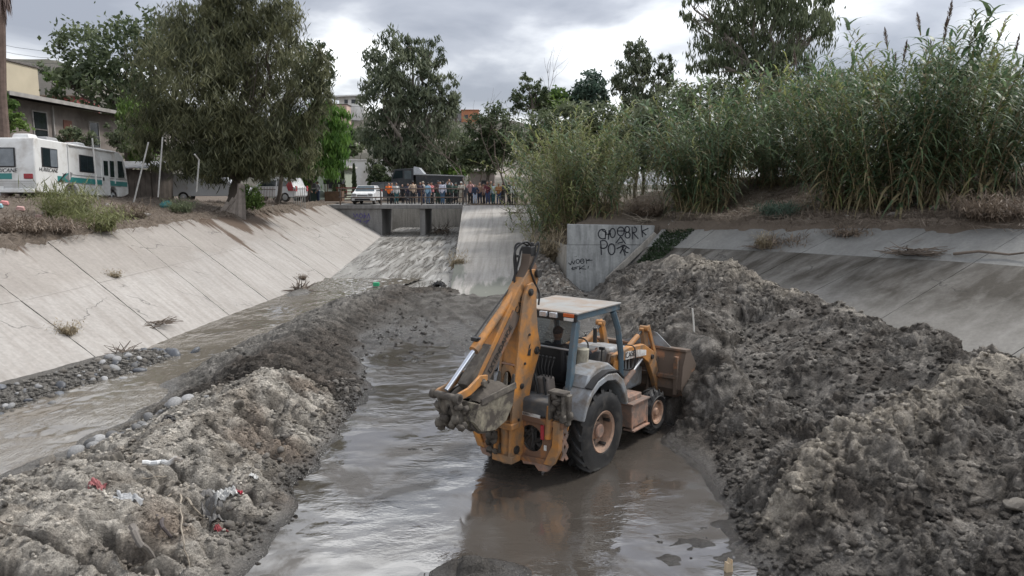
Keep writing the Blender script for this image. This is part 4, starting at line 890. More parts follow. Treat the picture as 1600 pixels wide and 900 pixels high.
reed_clump("low reeds at the outer end of the right bank", 1690, 28.0, 1.6, 1.6, 95, 44, splay=.24)
reed_clump("back row of reeds behind the tallest clumps", 1430, 33, 3.4, 1.4, 75, 70, pale=0.3)
for lab, u, y, lobes, mt in (("dark thicket bush behind the pale left reeds", 880, 52, [(840, 205, 40, 30), (890, 195, 45, 30), (930, 190, 40, 34), (850, 240, 40, 30), (910, 240, 50, 34), (960, 245, 40, 34)], 'greygreen'), ("green thicket bush behind the gap in the reeds", 1000, 50, [(970, 205, 45, 30), (1020, 195, 45, 34), (1060, 175, 40, 40), (980, 240, 45, 36), (1050, 235, 50, 36)], 'greygreen'), ("thicket bush under the big weeping eucalyptus", 1160, 50, [(1110, 165, 55, 45), (1180, 160, 60, 48), (1240, 160, 50, 48), (1110, 230, 55, 40), (1190, 230, 55, 40)], 'greygreen'), ("thicket bush behind the reeds at the right edge", 1510, 42, [(1460, 150, 50, 60), (1530, 150, 50, 60), (1590, 180, 40, 60), (1470, 240, 60, 44), (1560, 250, 60, 40)], 'greygreen'), ("thicket bush behind the two plumed reeds", 1310, 46, [(1290, 170, 50, 50), (1350, 165, 55, 60), (1290, 240, 60, 44), (1380, 240, 60, 44)], 'greygreen')):
    shrub(lab, ground_at(u, y), LB(y, lobes), 12000, .42, .11, mt, name='thicket_bush', per=30)
# ------------------------------------------------------------ weeds and dry brush
def weed(name, label, cat, base, r, h, n, mat, group=None, thin=.012, arch=.5, seed=0, blades=3):
    r2 = np.random.default_rng(seed + 50); V = []; F = []; T = []
    for k in range(n):
        a = r2.random() * 6.283; q = r * r2.random() ** .6; p = Vector((math.cos(a) * q * .5, math.sin(a) * q * .5, -.05)); az = a + r2.normal() * .7; L = h * (.5 + .6 * r2.random()); tint = r2.random(); w = thin * (.6 + .8 * r2.random()); out = arch * (.4 + r2.random()); sd = Vector((-math.sin(az), math.cos(az), 0)); o_ = len(V)
        for j in range(5):
            s = j / 4; c = p + Vector((math.cos(az), math.sin(az), 0)) * (out * L * s ** 1.5) + Vector((0, 0, L * (s - .35 * out * s * s))); ww = w * (1 - .8 * s); V += [tuple(c - sd * ww), tuple(c + sd * ww)]; T += [tint, tint]
            if j and blades:
                for b_ in range(blades):
                    d = Vector(r2.normal(size=3)) * .16 * L; o2 = len(V); V += [tuple(c), tuple(c + d * .5 + sd * w * 1.5), tuple(c + d), tuple(c + d * .5 - sd * w * 1.5)]; T += [min(1, tint + .2)] * 4; F.append((o2, o2 + 1, o2 + 2, o2 + 3))
        for j in range(4): F.append((o_ + 2 * j, o_ + 2 * j + 1, o_ + 2 * j + 3, o_ + 2 * j + 2))
    o = link_mesh(name, np_mesh(name, np.array(V), np.array(F), LM[mat], False, {'tint': np.array(T)})); o.location = base; return tag(o, label, cat, group)
def wd(u, y, *a, dx=0, **k):
    x = (u - 800) / 1155 * y + dx; return a, k, (x, y, gz(x, y))
def W_(name, label, cat, u, y, r, h, n, mat, **k):
    x = (u - 800) / 1155 * y; return weed(name, label, cat, (x, y, gz(x, y)), r, h, n, mat, **k)
W_('weed_bush', "wispy yellow-green weed bush in front of the motorhome's middle", 'weed', 108, 29.5, 1.3, 1.5, 260, 'weed', seed=1, arch=.6)
W_('weed_bush', "olive weed bush spilling down to the lining under the motorhome", 'weed', 150, 28.5, 1.2, 1.1, 260, 'weed', seed=2, arch=.9)
W_('weed_bush', "dark green weed bush left of the leaning boards", 'weed', 318, 37.5, 1.0, 1.3, 260, 'greygreen', seed=3, arch=.7)
W_('weed_bush', "low green weeds between the post and the pickup", 'weed', 285, 39.5, .9, .8, 160, 'greygreen', seed=4, arch=.7)
W_('weed_bush', "small grey weed tuft at the head of the left abutment", 'weed', 525, 56.2, .8, .6, 130, 'weed', seed=5, arch=.7)
W_('dry_brush', "tangled brown dry brush at the far left lining edge", 'dry brush', 25, 24.5, 1.4, .75, 320, 'brown', seed=6, arch=1.3, group='dry brush on the banks')
W_('dry_brush', "brown brush below the wispy weeds on the left bank", 'dry brush', 78, 26.0, 1.3, .7, 300, 'brown', seed=7, arch=1.3, group='dry brush on the banks')
W_('dry_brush', "brown brush in front of the motorhome's front wheel", 'dry brush', 205, 33.5, 1.2, .8, 220, 'brown', seed=8, arch=1.0, group='dry brush on the banks')
W_('dry_brush', "reddish dry brush under the middle reeds on the right bank", 'dry brush', 1235, 28.9, 1.0, .9, 300, 'brown', seed=9, arch=1.0, group='dry brush on the banks')
W_('dry_brush', "grey dead brush heap at the right edge of the bank", 'dry brush', 1555, 24.8, 1.8, 1.1, 420, 'brown', seed=10, arch=1.1, group='dry brush on the banks')
W_('dry_brush', "dead brush hanging over the lining left of the tallest reeds", 'dry brush', 1330, 27.4, 1.0, .6, 240, 'brown', seed=11, arch=1.3, group='dry brush on the banks')
W_('dry_brush', "dry stalks hanging over the side of the headwall", 'dry brush', 872, 35.6, .9, 1.7, 260, 'straw', seed=12, arch=.7, group='dry brush on the banks')
W_('dry_brush', "dark brush on the soil bank between two reed masses", 'dry brush', 1010, 36.0, 1.2, .8, 260, 'brown', seed=13, arch=1.0, group='dry brush on the banks')
W_('green_weeds', "patch of blue-green weeds on the right bank under the arching reeds", 'weed', 1215, 31.0, 1.2, .8, 220, 'teal', seed=14, arch=.9)
def on_lining(A, B, st_, sb, w): a, b = A(st_), B(sb); return Vector(b + (a - b) * w)
q = on_lining(rtop, rbot, .45, .30, .72); weed('grass_tuft', "dry straw grass tuft growing from the right lining joint", 'grass tuft', q, .65, .62, 260, 'straw', seed=15, arch=.35, blades=1, thin=.008)
for k, (st_, sb, w, r, h, mt, lab) in enumerate(((26.3, 22.0, .56, .26, .3, 'straw', "straw tuft in the lining joint nearest the stream bend"), (20.9, 18.6, .26, .28, .45, 'straw', "pale drooping tuft low on the nearest lining joint"), (34.0, 33, .1, .25, .3, 'brown', "brown tuft at the lining foot beside the black rubble"))):
    weed('grass_tuft', lab, 'grass tuft', on_lining(top, toe, st_, sb, w), r, h, 130, mt, seed=20 + k, arch=.9, blades=1, thin=.008)
q = Vector((-2.75, 37.2, .55)); weed('grass_tuft', "brown grass tuft at the foot of the ramp wall", 'grass tuft', q, .5, .9, 160, 'straw', seed=30, arch=.6, blades=1, thin=.01)
# moss strip beside the sloping curb
mv = []; mf = []; mt_ = []
for k in range(1500):
    s = rng.random(); w = rng.random(); a = on_lining(rtop, rbot, .02 + .11 * s, .02 + .05 * s, .35 + .63 * w); d = unit(1)[0]; d[2] = abs(d[2]); L = .14; o_ = len(mv); sd = unit(1)[0] * .035; a = np.array(a) + np.array([0, 0, .02]); mv += [a - sd, a + sd, a + d * L]; mf.append((o_, o_ + 1, o_ + 2)); mt_ += [rng.random()] * 3
tag(link_mesh("moss", np_mesh("moss", np.array(mv), np.array(mf), leafmat("moss", (.018, .034, .016), (.038, .062, .027), .2), False, {'tint': np.array(mt_)})), "dark green moss strip beside the headwall's sloping curb", 'moss', None, 'stuff')
# litter of dead stalks over the soil banks (nobody could count it)
def litter(name, label, n, fn, L, w, mat, up=.03, upr=.08, zfn=None):
    V = np.zeros((n * 4, 3)); T = np.zeros(n * 4); xy = fn(n); z = ground(xy[:, 0], xy[:, 1])[0]
    z = z if zfn is None else zfn(xy); c = np.column_stack([xy, z + up + upr * rng.random(n)]); ax = unit(n); ax[:, 2] *= .35; ax /= np.linalg.norm(ax, axis=1, keepdims=True)
    v, f, tt = quads(c, ax, np.tile([0, 0, 1.], (n, 1)) + .5 * unit(n), L * (.3 + rng.random(n)), np.full(n, w) * (.5 + rng.random(n)), rng.random(n))
    return tag(link_mesh(name, np_mesh(name, v, f, mat, False, {'tint': tt})), label, 'litter', None, 'stuff')
def left_strip(n):
    y = 21 + 36 * rng.random(n) ** 1.2; e = np.interp(y, [2, 12, 22.7, 38.9, 50, 58], [-18, -16.4, -15.6, -16.5, -15.4, -14.2]); return np.column_stack([e + .35 - 7.5 * rng.random(n) ** 1.4, y])
def right_strip(n):
    s = rng.random(n) * 1.35; x = np.interp(s, RT[:, 0], RT[:, 1]); y = np.interp(s, RT[:, 0], RT[:, 2]); d = 7 * rng.random(n) ** 1.3 - .2; return np.column_stack([x + d * .7, y + d * .72])
m_lit = leafmat("dead_stalks", (.10, .075, .058), (.27, .225, .18), .1)
litter("dead_stalks", "brown dead stalks and twigs littering the left bank", 15000, left_strip, .42, .018, m_lit)
litter("dead_stalks", "brown dead stalks and twigs littering the right bank", 15000, right_strip, .5, .02, m_lit)

# broken stalks caught along the lining edges
def edge_l(n):
    y = 21 + 34 * rng.random(n) ** 1.2; e = interp(y, TOP, 1); return np.column_stack([e + .55 - 1.5 * rng.random(n), y])
def edge_r(n):
    s = .02 + 1.33 * rng.random(n); d = 1.6 * rng.random(n) - .5; return np.column_stack([np.interp(s, RT[:, 0], RT[:, 1]) + d * .7, np.interp(s, RT[:, 0], RT[:, 2]) + d * .72])
def edge_zl(xy): d = xy[:, 0] - interp(xy[:, 1], TOP, 1); return interp(xy[:, 1], TOP, 2) + np.where(d > 0, -.48 * d, .05)
def edge_zr(xy):
    g_ = ground(xy[:, 0], xy[:, 1])[0]; return np.maximum(g_, 3.15)
litter("dead_stalks", "broken stalks caught along the top edge of the left lining", 2600, edge_l, .5, .018, m_lit, .10, .16, edge_zl)
litter("dead_stalks", "broken stalks caught along the top edge of the right lining", 3000, edge_r, .55, .018, m_lit, .12, .22, edge_zr)
# ================================================================== BUILDINGS, VEHICLES ON THE BANK
m_win = mk("dark_window", (.02, .024, .028), .12, 0, .2, 2); m_frame = mk("window_frame", (.12, .11, .105), .6)
m_stucco = mk("grey_stucco", (.205, .178, .16), .9, 0, .12, 1.2, .2, 30, dirt=(.13, .11, .098), damt=.35, dscale=.6)
m_stuccol = mk("pale_grey_stucco", (.27, .27, .275), .9, 0, .12, 1.2, .2, 30)
m_eave = mk("eave_board", (.30, .285, .27), .8, 0, .2, 2); m_roofd = mk("roof_felt", (.10, .09, .085), .9, 0, .25, 1.5)
m_white = mk("white_render", (.66, .66, .65), .8, 0, .06, .5, dirt=(.45, .43, .40), damt=.25, dscale=.3)
m_door = mk("brown_door", (.16, .06, .04), .6, 0, .2, 3)
def house_box(name, label, loc, rz, dims, wallm, roofm, wins=(), doors=(), over=.4, rt=.18, roof_tilt=0., cat='house', base=None):
    """dims (w along x, d along y, h). windows on faces 'f' (-y), 'r' (+x): (face, along, z, w, h)"""
    w, d, h = dims; t = empty(name, loc, rz, label, cat)
    MB().box((0, 0, h / 2 - .5), (w, d, h + 1)).build("wall", wallm, t, 35, .02)
    MB().box((0, 0, h + rt / 2 + .005), (w + 2 * over, d + 2 * over, rt), (roof_tilt, 0, 0)).build("roof", roofm, t, 35, .02)
    if base: MB().box((0, 0, .4), (w + .04, d + .04, .8)).build("base_band", base, t)
    for fc, a, z, ww, hh in list(wins) + [(*q, 'd') [:5] for q in doors]:
        isd = (fc, a, z, ww, hh) in [q[:5] for q in doors]
        P = (lambda s, o, zz: (s, -d / 2 - o, zz)) if fc == 'f' else (lambda s, o, zz: (w / 2 + o, s, zz)); D = (lambda l, th, hh_: (l, th, hh_)) if fc == 'f' else (lambda l, th, hh_: (th, l, hh_))
        if isd: MB().box(P(a, .02, z), D(ww, .05, hh)).build("door", m_door, t); continue
        mb = MB()
        for s in (-1, 1): mb.box(P(a + s * (ww / 2 + .035), .03, z), D(.07, .08, hh + .14)); mb.box(P(a, .03, z + s * (hh / 2 + .035)), D(ww, .08, .07))
        wf = mb.build("window", m_frame, t); MB().box(P(a, .012, z), D(ww, .03, hh)).build("pane", m_win, wf); MB().box(P(a, .035, z - .05), D(ww, .03, .05)).build("sash", m_frame, wf)
    return t
# grey two-storey house, long wall facing the channel
z0 = gz(-31.5, 50)
hx = -29.4; t = empty('house', (hx, 44, z0), 0, "grey two-storey house with a long eave behind the motorhome", 'house')
HT = 9.75 - z0
MB().prism([(0, -.5), (12.6, -.5), (12.6, HT), (0, HT)], -8, 0, 'x').build("wall", m_stucco, t, 35, .02)
MB().box((-4.02, -.02, HT / 2), (7.9, .06, HT + .6)).build("front_wall", m_stuccol, t)  # lit end face: the paler stucco carries the light in its colour
MB().add([(.9, -1.0, HT + .02), (.9, 14.4, HT + .02), (-8.6, 14.4, HT + 1.3), (-8.6, -1.0, HT + 1.3), (.9, -1.0, HT + .2), (.9, 14.4, HT + .2), (-8.6, 14.4, HT + 1.5), (-8.6, -1.0, HT + 1.5)], [(0, 3, 2, 1), (4, 5, 6, 7), (0, 1, 5, 4), (1, 2, 6, 5), (2, 3, 7, 6), (3, 0, 4, 7)]).build("roof", m_roofd, t)
MB().box((.93, 6.7, HT + .11), (.05, 15.4, .24)).build("fascia", m_eave, t)
for y, zc, w, h in ((3.0, HT - 1.55, 1.3, 1.9), (9.0, HT - 1.6, 1.1, 1.7)):
    mb = MB()
    for s in (-1, 1): mb.box((.03, y + s * (w / 2 + .04), zc), (.08, .08, h + .16)); mb.box((.03, y, zc + s * (h / 2 + .04)), (.08, w, .08))
    wf = mb.build("window", m_eave, t); MB().box((.012, y, zc), (.03, w, h)).build("pane", m_win, wf); MB().box((.035, y, zc - .1), (.03, w, .06)).build("sash", m_frame, wf)
MB().box((.02, 5.9, HT - 1.9), (.06, .9, 2.1)).build("door", m_door, t)
mb = MB(); wf = mb.box((-1.3, -.06, HT - 1.6), (1.5, .06, 1.7)).build("window", m_eave, t); MB().box((-1.3, -.1, HT - 1.6), (1.3, .03, 1.5)).build("pane", m_win, wf)
MB().box((.06, 4.3, HT - 2.2), (.12, .12, 4.2)).build("downpipe", m_eave, t)
# buildings further up the left
p0 = at_y(-10, 95, 78); house_box('house', "cream house wall behind the palm trunk at the left edge", (p0.x - 1.0, 80, gz(p0.x, 80)), 0, (4.6, 6, p0.z - gz(p0.x, 80)), mk("cream_render", (.43, .38, .28), .85, 0, .08, .5), m_roofd, over=.15)
p0 = at_y(72, 150, 86); house_box('shed', "red-walled shed with a rubble-strewn roof above the grey house", (p0.x, 88, gz(p0.x, 88)), 0, (7, 5, p0.z - gz(p0.x, 88)), mk("red_wall", (.19, .05, .045), .8, 0, .2, 1), mk("patchy_roof", (.24, .20, .17), .9, 0, .4, 1.2), over=.3, roof_tilt=.05, cat='shed')
p0 = at_y(55, 100, 105); o = MB().box((0, 0, -1.5), (13, .5, 4.4)).build('hill_wall', m_wallw); 
a = o.data.attributes.new('st', 'FLOAT_VECTOR', 'POINT'); o.location = (p0.x, 105, p0.z - .6); o.rotation_euler = (0, .09, .1); tag(o, "long grey retaining wall along the hillside at the left", 'wall')
# houses by the bridge
zb = gz(-17, 90); p0 = at_y(565, 251, 90)
house_box('house', "long white building with a red base behind the three cypresses", (p0.x, 94, zb), 0, (11, 8, p0.z - zb), m_white, m_white, wins=(('f', 2.5, 2.2, 1.2, 1.0),), over=.1, rt=.12, base=mk("red_base", (.33, .13, .11), .8, 0, .15, 1))
zb = gz(-19.5, 76); p0 = at_y(508, 262, 76)
house_box('house', "pale green porch house beside the pepper tree", (p0.x - .5, 79, zb), 0, (4.2, 5, p0.z - zb), mk("pale_green_render", (.36, .40, .33), .85, 0, .1, .6), mk("light_roof", (.50, .49, .46), .8), wins=(('f', 1.1, 1.7, .8, 1.1), ('f', -1.0, 1.7, .7, 1.0)), over=.45, rt=.2)
zb = gz(-9, 98); p0 = at_y(682, 257, 98)
house_box('house', "white gabled building behind the dark dump truck", (p0.x, 101, zb), 0, (5.4, 6, p0.z - zb - .3), m_white, m_white, over=.2, roof_tilt=.08)
zb = gz(-3.8, 90); p0 = at_y(752, 268, 90)
house_box('shack', "small grey shack with a light roof left of the reeds", (p0.x, 92, zb), 0, (3.2, 4, p0.z - zb), m_stucco, m_eave, wins=(('f', .4, 1.6, .8, .8),), over=.3, cat='shack')
# houses on the skyline
y = 215; p0 = at_y(542, 148, y); zb = p0.z - 8.0
t = empty('house', (p0.x, y + 5, zb), 0, "white flat-roofed modern house on the hilltop", 'house')
MB().box((0, 0, 1.7), (9.2, 8, 6.2)).build("wall", m_white, t); MB().box((.5, 0, 6.25), (6.2, 7, 2.6)).build("upper_wall", m_white, t); MB().box((-.3, -.6, 7.75), (9.4, 9, .35), (0, -.04, 0)).build("roof", m_white, t)
for x, z, w in ((1.6, 6.3, 1.4), (-.6, 6.3, 1.0), (-2.6, 2.4, .8), (-1.2, 2.4, .8), (.2, 2.4, .7)): MB().box((x, -3.52 if z > 5 else -4.02, z), (w, .08, 1.1)).build("window", m_win, t)
MB().box((-4.0, -3.0, 6.0), (.25, .25, 3.0)).build("post", m_white, t)
y = 205; p0 = at_y(526, 163, y); house_box('house', "pinkish house with a flat roof below the white hilltop house", (p0.x, y + 3, p0.z - 4), 0, (5.2, 5, 4), mk("pink_render", (.46, .34, .29), .85, 0, .08, .3), m_roofd, wins=(('f', 1.5, 2.2, .8, 1.2),), over=.25)
y = 205; p0 = at_y(734, 172, y); house_box('house', "orange house on the skyline beside the distant palm", (p0.x, y + 3, p0.z - 3.2), 0, (4.6, 5, 3.2), mk("orange_render", (.40, .17, .09), .85, 0, .1, .3), mk("orange_roof", (.34, .15, .09), .85), wins=(('f', -1.0, 1.5, .9, .9), ('f', 1.0, 1.5, .9, .9)), over=.2)
y = 205; p0 = at_y(710, 173, y); house_box('house', "grey house on the skyline under the distant palm", (p0.x, y + 4, p0.z - 3.5), 0, (3.9, 5, 3.5), m_stuccol, m_eave, wins=(('f', .2, 2.0, 1.2, .9),), over=.1)
# ------------------------------------------------------------ shed by the motorhome
m_plank = mk("weathered_plank", (.105, .088, .075), .9, 0, .3, 2.5, .4, 25, obj_random=.25); m_sroof = mk("sheet_roof", (.19, .20, .215), .6, 0, .25, 1, dirt=(.12, .09, .07), damt=.3)
t = empty('shed', (-23.6, 47.5, gz(-23.6, 47.5)), 0, "low weathered plank shed with a sheet roof beside the motorhome's nose", 'shed')
for k in range(9): MB().box((-1.52 + k * .34, -1.5, 1.05), (.32, .05, 2.1), (0, 0, rng.normal() * .01)).build("plank", m_plank, t)
for k in range(8): MB().box((1.40, -1.3 + k * .36, 1.05), (.05, .34, 2.1)).build("plank", m_plank, t)
MB().box((-.1, 0, .9), (2.8, 2.8, 2.0)).build("inner_shade_block", mk("shed_shade", (.03, .027, .025), .9), t)  # near-black block paints in the shade seen between the planks
MB().add([(-2.0, -2.2, 2.15), (2.2, -2.2, 2.15), (2.2, 1.8, 2.65), (-2.0, 1.8, 2.65), (-2.0, -2.2, 2.2), (2.2, -2.2, 2.2), (2.2, 1.8, 2.7), (-2.0, 1.8, 2.7)], [(0, 3, 2, 1), (4, 5, 6, 7), (0, 1, 5, 4), (1, 2, 6, 5), (2, 3, 7, 6), (3, 0, 4, 7)]).build("roof", m_sroof, t)
for x in (-1.85, 2.05): MB().box((x, -2.1, 1.05), (.1, .1, 2.15)).build("post", m_plank, t)
# ------------------------------------------------------------ motorhome
m_gel = mk("white_gelcoat", (.66, .665, .655), .35, 0, .05, 1.2, dirt=(.46, .44, .41), damt=.30, dscale=.9, drough=.7); m_teal = mk("teal_stripe", (.03, .20, .19), .4, 0, .1, 2); m_blk = mk("black_trim", (.02, .02, .022), .5); m_tyre = mk("tyre_rubber", (.022, .021, .021), .85, 0, .2, 8, .4, 40, dirt=(.13, .115, .10), damt=.38, dscale=5); m_alu = mk("grey_metal", (.42, .43, .44), .4, .6, .15, 4); m_glassd = mk("tinted_glass", (.018, .026, .03), .06, 0, .2, 1); m_curt = mk("curtained_glass", (.15, .17, .19), .12, 0, .3, 2); m_redl = mk("red_lens", (.30, .02, .03), .25); m_greyst = mk("grey_stripe", (.20, .20, .20), .5)
rvz = gz(-23.5, 38)
rv = empty('motorhome', (-22.35 - 1.22, 35.0, 3.92), 0, "white motorhome with a teal side stripe parked on the left bank", 'motorhome'); rv.rotation_euler = (-R(2.6), 0, 0)
W2 = 1.22
def rvp(n, mb, m, par=None, bev=0): return mb.build(n, m, par or rv, 35, bev)
side = [(0, .52), (.02, 2.75), (.12, 2.98), (6.9, 2.98), (7.6, 2.93), (8.0, 2.7), (8.25, 2.1), (8.35, 1.55), (8.45, 1.1), (8.45, .62), (7.8, .42), (7.3, .42), (7.25, .75), (7.0, .95), (6.65, .95), (6.4, .75), (6.35, .42), (3.4, .40), (3.3, .75), (3.0, .95), (2.6, .95), (2.3, .75), (2.2, .42), (.3, .42)]
rvp("body", MB().prism(side, -W2, W2, 'x'), m_gel, None, .05)
for y, zc, w, h, mt in ((1.15, 2.12, 1.15, .82, m_curt), (4.3, 2.05, 1.3, .78, m_glassd)):
    fr = rvp("window", MB().box((W2 + .012, y, zc), (.03, w + .1, h + .1)), m_blk, None, .03); rvp("pane", MB().box((W2 + .03, y - w * .24, zc), (.02, w * .46, h)), m_glassd, fr); rvp("pane", MB().box((W2 + .03, y + w * .25, zc), (.02, w * .46, h)), mt, fr)
rvp("window", MB().prism([(7.35, 1.5), (8.02, 1.5), (8.0, 1.75), (7.8, 2.45), (7.35, 2.45)], W2 + .002, W2 + .03, 'x'), m_glassd)
rvp("windscreen", MB().prism([(8.05, 2.55), (8.33, 1.62), (8.38, 1.62), (8.10, 2.57)], -1.1, 1.1, 'x'), m_glassd)
d = rvp("door", MB().box((W2 + .012, 6.05, 1.5), (.035, .8, 2.05)), m_gel, None, .03); rvp("pane", MB().box((W2 + .035, 6.05, 1.95), (.02, .42, .8)), m_glassd, d); rvp("handle", MB().box((W2 + .05, 5.75, 1.35), (.05, .1, .18)), m_blk, d)
rvp("window", MB().box((W2 + .015, 6.72, 1.95), (.03, .42, .9)), m_glassd, None, .02)
fr = rvp("window", MB().box((-.25, -.015, 2.05), (1.18, .04, .92)), m_blk, None, .04); rvp("pane", MB().box((-.25, -.04, 2.05), (1.06, .02, .80)), m_curt, fr)
rvp("stripe", MB().box((W2 + .006, 5.0, 1.16), (.014, 6.6, .26)), m_teal); rvp("stripe", MB().box((W2 + .006, 5.2, 1.42), (.012, 6.2, .035)), m_greyst); rvp("stripe", MB().box((W2 + .006, 4.6, 1.0), (.012, 6.0, .03)), m_greyst)
for k in range(3): rvp("stripe", MB().prism([(1.7 + k * .28, 1.0 + k * .12), (2.2 + k * .28, 1.38 + k * .08), (2.45 + k * .25, 1.5), (2.15 + k * .25, 1.02)], W2 + .004 + .004 * k, W2 + .014 + .003 * k, 'x'), (m_blk, m_teal, m_greyst)[k])
rvp("stripe", MB().box((-.55, -.008, 1.18), (1.34, .02, .27)), m_teal)
for k in range(4): rvp("stripe", MB().box((0, -.006, .95 - k * .09), (2.3, .016, .025)), m_greyst)
for s in (-1, 1): rvp("tail_light", MB().box((s * .9, -.02, 1.18), (.42, .05, .24)), m_redl, None, .02)
rvp("plate", MB().box((-.45, -.02, .62), (.34, .03, .17)), m_white); rvp("bumper", MB().box((0, -.08, .5), (2.4, .14, .18)), m_gel, None, .03)
for y in (1.0, 2.35, 5.0): rvp("roof_pod", MB().box((.2 if y != 2.35 else .3, y, 3.10), (.9, .75 if y != 2.35 else 1.0, .26), None, 0, .8), m_gel if y != 2.35 else m_stuccol, None, .05)
aw = rvp("awning", MB().cyl((W2 + .04, 2.6, 2.90), (W2 + .04, 7.0, 2.90), .05, 10), m_gel); rvp("awning_arm", MB().box((W2 + .03, 2.65, 2.0), (.04, .05, 1.7)), m_gel, aw); rvp("awning_arm", MB().box((W2 + .03, 6.98, 2.0), (.04, .05, 1.7)), m_gel, aw)
for y in (2.8, 6.83):
    for s in (-1, 1):
        wh = rvp("wheel", MB().lathe([(.12, s * (W2 - .04)), (.26, s * (W2 - .06)), (.27, s * (W2 - .25)), (.05, s * (W2 - .3))], (0, y, .40), 'x', 20), m_alu); rvp("tyre", MB().lathe([(.26, s * (W2 - .05)), (.38, s * (W2 - .04)), (.42, s * (W2 - .10)), (.42, s * (W2 - .28)), (.3, s * (W2 - .32))], (0, y, .40), 'x', 24), m_tyre, wh)
def text_obj(s, name, size, mat, parent, loc, rot, ext=.003, shear=0., align='CENTER', xs=1.):
    cu = bpy.data.curves.new(name, 'FONT'); cu.body = s; cu.size = size; cu.extrude = ext; cu.shear = shear; cu.align_x = align; cu.align_y = 'CENTER'; cu.resolution_u = 3
    o = bpy.data.objects.new(name, cu); COL.objects.link(o); dg = bpy.context.evaluated_depsgraph_get(); me = bpy.data.meshes.new_from_object(o.evaluated_get(dg)); bpy.data.objects.remove(o); bpy.data.curves.remove(cu)
    me.name = name; me.materials.clear(); me.materials.append(mat); o = link_mesh(name, me, parent); o.location = loc; o.rotation_euler = rot; o.scale = (xs, 1, 1); return o
text_obj("HURRICANE", "lettering", .26, m_blk, rv, (W2 + .012, 1.0, 1.52), (R(90), 0, R(90)), shear=.25); text_obj("HURRICANE", "lettering", .26, m_blk, rv, (-.35, -.012, 1.44), (R(90), 0, 0), shear=.25)
# ------------------------------------------------------------ cars
def car(name, label, cat, loc, rz, prof, W, glassprof, mat, wheels, R_=.34, group=None, lights=True, bed=None):
    """prof in (y forward, z)"""
    t = empty(name, loc, rz, label, cat, group); h = W / 2
    mb = MB(); n = len(prof); vs = []
    for s in (-1, 1):
        for (y, z) in prof:
            inn = .80 if z > 1.35 else (1.0 if z < 1.0 else 1.0 - .2 * (z - 1.0) / .35); vs.append((s * h * inn, y, z))
    mb.add(vs, [tuple(range(n)), tuple(range(n, 2 * n))[::-1]] + [(i, (i + 1) % n, n + (i + 1) % n, n + i) for i in range(n)]); mb.build("body", mat, t, 30, .03)
    for gp in glassprof:
        for s in (-1, 1):
            q = [(s * (h * (.80 if z > 1.35 else 1.0 - .2 * max(0, z - 1.0) / .35) + .012), y, z) for y, z in gp]; MB().add(q, [tuple(range(len(q)))]).build("window", m_glassd, t, 0)
    ys_ = [y for y, z in prof]; y1, y0 = max(ys_), min(ys_)
    for y in wheels:
        for s in (-1, 1):
            w = MB().lathe([(.03, s * (h + .005)), (R_ * .6, s * (h - .0)), (R_ * .62, s * (h - .16))], (0, y, R_), 'x', 16).build("wheel", m_alu, t); MB().lathe([(R_ * .6, s * h), (R_ * .95, s * (h + .01)), (R_, s * (h - .04)), (R_, s * (h - .18)), (R_ * .6, s * (h - .22))], (0, y, R_), 'x', 20).build("tyre", m_tyre, w)
    if lights:
        for s in (-1, 1): MB().box((s * h * .74, y1 - .03, .78), (.34, .10, .17)).build("headlight", m_alu, t, 35, .03); MB().box((s * h * .86, y0 - .01, .95), (.18, .06, .38)).build("tail_light", m_redl, t)
    return t
m_carw = mk("white_car_paint", (.62, .63, .64), .25, 0, .04, 2, dirt=(.45, .42, .38), damt=.2); m_carbk = mk("black_car_paint", (.022, .023, .026), .25); m_carg = mk("pale_green_paint", (.40, .47, .42), .4, 0, .1, 2)
SUV = [(-2.2, .45), (-2.25, 1.0), (-2.05, 1.12), (-1.85, 1.72), (.35, 1.76), (1.05, 1.12), (2.15, .98), (2.3, .75), (2.25, .38), (-2.1, .35)]
SUVg = [[(-1.85, 1.12), (-1.68, 1.62), (-.75, 1.66), (-.75, 1.12)], [(-.65, 1.12), (-.65, 1.66), (.28, 1.66), (.85, 1.12)]]
VAN = [(-2.4, .45), (-2.45, 1.1), (-2.35, 1.85), (.75, 1.9), (1.55, 1.2), (2.45, 1.02), (2.55, .7), (2.5, .4), (-2.3, .38)]
VANg = [[(-2.2, 1.2), (-2.15, 1.72), (-1.2, 1.75), (-1.2, 1.2)], [(.0, 1.2), (.0, 1.75), (.62, 1.75), (1.25, 1.2)]]
q = ground_at(318, 48.5); car('van', "white van parked under the huge olive tree", 'van', (q.x, 50, q.z), R(-80), VAN, 1.8, VANg, m_carw, (-1.5, 1.6))
q = ground_at(432, 55); t = car('car', "white estate car with red tail panel behind the mesh fence", 'car', (q.x, 55, q.z + .1), R(75), SUV, 1.75, SUVg, m_carw, (-1.4, 1.4)); MB().prism([(-2.28, .8), (-2.05, 1.14), (-1.9, 1.6), (-1.55, 1.2), (-1.7, .8)], -.91, -.88, 'x').build("tail_panel", m_redl, t)
q = ground_at(470, 60); car('car', "pale green car half hidden behind the two bystanders", 'car', (q.x - .6, 61, q.z), R(-70), SUV, 1.7, SUVg, m_carg, (-1.4, 1.4))
q = ground_at(576, 60.6); t = car('car', "white car facing the camera at the left end of the bridge", 'car', (q.x * 60.1 / 60.6, 60.15, 3.152), R(180), [(-2.0, .45), (-2.05, .95), (-1.4, 1.02), (-.9, 1.46), (.5, 1.48), (1.15, 1.0), (2.05, .85), (2.2, .6), (2.15, .3), (-1.9, .3)], 1.72, [[(-1.0, 1.03), (-.75, 1.38), (.38, 1.38), (.8, 1.03)]], m_carw, (-1.3, 1.35), .31)
